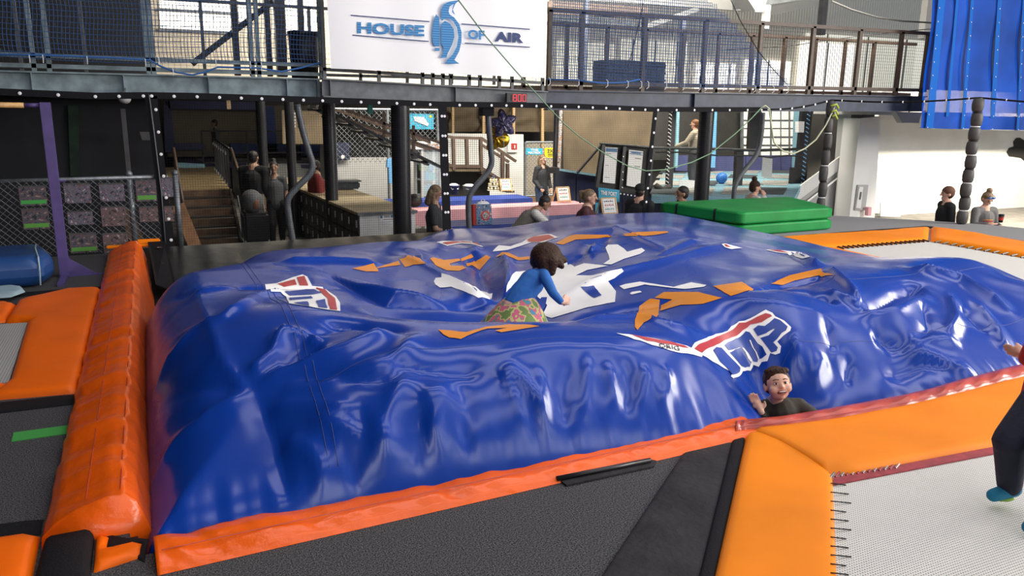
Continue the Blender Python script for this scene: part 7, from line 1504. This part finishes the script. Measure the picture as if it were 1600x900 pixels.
B = [('e', h(0, -.08, .16), (.70 * s, .80 * s, .78 * s), HM), ('e', h(0, .08, -.30), (.56 * s, .60 * s, .58 * s), HM), ('c', h(0, .30, -.62), .26 * s, h(0, .36, -.66), .22 * s), ('e', h(.37, .40, -.26), (.27 * s, .24 * s, .25 * s), HM), ('e', h(-.37, .40, -.26), (.27 * s, .24 * s, .25 * s), HM), ('c', h(0, .66, .04), .07 * s, h(0, .76, -.16), .10 * s), ('e', h(.09, .70, -.18), .075 * s), ('e', h(-.09, .70, -.18), .075 * s), ('c', h(0, -.1, -.5), .34 * s, nk, .042),
     ('e', h(-.72, -.10, -.10), (.09 * s, .18 * s, .24 * s), HM), ('e', h(.72, -.10, -.10), (.09 * s, .18 * s, .24 * s), HM), ('c', nk, .05, c1, .075), ('c', c1, .085, c2, .085), ('c', sl, .036, el, .028), ('c', el, .028, wl, .02), ('c', sr, .036, er, .03), ('c', er, .03, wr, .022), ('c', nk, .04, sl, .036), ('c', nk, .04, sr, .036), ('c', c2, .06, L_(1215, 740, 4.3), .05), ('c', c2, .06, L_(1265, 740, 4.3), .05)]
fingers(B, wl, CU * .8 - CR * .42 + CF * .1, CR, .85, -CF, .35); fingers(B, wr, CR - CU * .5, CU, .72, CF, .3)
blob('body', B, 'skin_light', t, .0055, 2)
blob('top', [('c', nk - CU * .008, .050, c1, .092), ('c', c1, .096, c2, .098), ('c', nk - CU * .01, .044, sl, .047), ('c', nk - CU * .01, .044, sr, .047), ('c', sl, .047, el, .037), ('c', el, .037, wl.lerp(el, .18), .028), ('c', sr, .047, er, .040), ('c', er, .040, wr, .03), ('c', sl, .05, c1, .08), ('c', sr, .05, c1, .08)], 'c_olive', t, .008)
HR = [('e', h(0, -.16, .36), (.75 * s, .78 * s, .74 * s), HM), ('e', h(0, -.34, .0), (.73 * s, .62 * s, .62 * s), HM)]
for k in range(16):
    a = -1.25 + 2.5 * k / 15; HR.append(('c', h(.60 * math.sin(a), .0 + .36 * math.cos(a), .80), .15 * s, h(.66 * math.sin(a + .12), .06 + .46 * math.cos(a), .74 + .09 * math.sin(k * 2.3)), .07 * s))
for sg in (-1, 1): HR.append(('c', h(.68 * sg, .0, .3), .1 * s, h(.68 * sg, .12, .02), .05 * s))
blob('hair', HR, 'hair_brown', t, .006, 1)
def bit(nm, c, r, mt): q = MB(); q.ell(h(*c), tuple(v * s for v in r), HM, 14, 10); return q.build(nm, mt, t, smooth=True, local=True)
for sg in (-1, 1):
    e = bit('eye', (.27 * sg, .60, .04), (.135, .09, .068), 'eye_white'); q = MB(); q.ell(h(.26 * sg - .02, .675, .045), (.066 * s, .03 * s, .064 * s), HM, 10, 8); q.build('iris', 'eye_dark', e, smooth=True, local=True)
    q = MB(); q.tube([h(.13 * sg, .68, .10), h(.27 * sg, .685, .125), h(.40 * sg, .58, .06)], .022 * s, 6); q.build('eyelid', 'skin_tan', t, smooth=True, local=True)
    q = MB(); q.tube([h(.12 * sg, .695, .25), h(.27 * sg, .69, .285), h(.43 * sg, .585, .23)], .018 * s, 6); q.build('eyebrow', 'hair_brown', t, smooth=True, local=True)
mo = bit('mouth', (0, .575, -.47), (.27, .10, .13), 'mouth_dark'); bit('teeth', (0, .645, -.415), (.20, .05, .05), 'teeth'); bit('tongue', (0, .63, -.545), (.13, .05, .04), 'lip')
for pts, nm in (([(-.33, .49, -.32), (-.16, .655, -.375), (0, .69, -.365), (.16, .655, -.375), (.33, .49, -.32)], 'lip'), ([(-.33, .49, -.32), (-.19, .62, -.54), (0, .655, -.61), (.19, .62, -.54), (.33, .49, -.32)], 'lip')):
    q = MB(); q.tube([h(*p) for p in pts], .026 * s, 6); q.build(nm, 'lip', t, smooth=True, local=True)
# boy running at the right edge
f1 = onZ(1570, 786, .03); D1 = (f1 - CAM).dot(_F0); f2 = onZ(1612, 838, .02); D2 = (f2 - CAM).dot(_F0)
t = thing('person', 'child in a red shirt, navy trousers and teal socks running at the right edge', 'person', tuple(onZ(1600, 800, .012)), group='children on the air bag'); o_ = Vector(t.location); L_ = lambda x, y, D=D1: GA(x, y, D) - o_
hp, c1, nk, hd = L_(1640, 622, D1), L_(1652, 560, D1 + .02), L_(1660, 505, D1 + .04), L_(1662, 455, D1 + .06)
k1, a1, to1 = L_(1580, 690, D1 - .03), L_(1577, 764, D1), L_(1552, 774, D1 - .02); k2, a2, to2 = L_(1640, 725, D2 + .05), L_(1640, 800, D2 + .03), L_(1608, 824, D2)
sL, eL, wL = L_(1628, 520, D1 + .12), L_(1606, 560, D1 + .2), L_(1604, 556, D1 + .3); sR, eR, wR = L_(1690, 525, D1 - .08), L_(1720, 575, D1 - .1), L_(1700, 610, D1 - .15)
fw = -_R0; B = [('e', hd, (.078, .09, .1)), ('c', hd, .05, nk, .035), ('c', hd + fw * .08, .012, hd + fw * .095 - Vector((0, 0, .015)), .014), ('c', nk, .045, c1, .075), ('c', c1, .078, hp, .085), ('c', nk, .04, sL, .035), ('c', nk, .04, sR, .035), ('c', sL, .035, eL, .028), ('c', eL, .028, wL, .02), ('c', sR, .035, eR, .028), ('c', eR, .028, wR, .02), ('c', hp, .075, k1, .048), ('c', k1, .046, a1, .028), ('c', hp, .075, k2, .048), ('c', k2, .046, a2, .028), ('c', a1, .028, to1, .022), ('c', a2, .028, to2, .022)]
fingers(B, wL, L_(1592, 552, D1 + .3) - wL, Vector((0, 0, 1)), .75, _F0, .5); fingers(B, wR, Vector((0, 0, -1)), -_R0, .75, _F0, .5)
blob('body', B, 'skin_light', t, .008)
blob('top', [('c', nk - Vector((0, 0, .02)), .055, c1, .098), ('c', c1, .10, hp - Vector((0, 0, .02)), .112), ('c', nk, .05, sL, .048), ('c', nk, .05, sR, .048), ('c', sL, .048, eL, .04), ('c', eL, .04, wL, .032), ('c', sR, .048, eR, .04), ('c', eR, .04, wR, .032)], 'c_brightred', t, .009)
blob('trousers', [('c', hp, .105, k1, .078), ('c', k1, .074, a1.lerp(k1, .08), .052), ('c', hp, .10, k2, .072), ('c', k2, .068, a2.lerp(k2, .12), .05)], 'c_navy', t, .009)
for a_, to_ in ((a1, to1), (a2, to2)):
    sk = blob('sock', [('c', a_ + Vector((0, 0, .0)) + _R0 * .02, .036, to_, .030), ('c', a_ + Vector((0, 0, .03)), .034, a_, .036)], 'c_teal', t, .007)
    q = MB(); q.ell(a_.lerp(to_, .45) - Vector((0, 0, .030)), (.06, .032, .010), Matrix.Rotation(heading(270) + PI / 2, 3, 'Z'), 14, 8); q.build('sole', 'c_lime', sk, smooth=True, local=True)
blob('hair', [('e', hd + Vector((0, 0, .03)) - fw * .02, (.088, .095, .09))], 'hair_brown', t, .01)
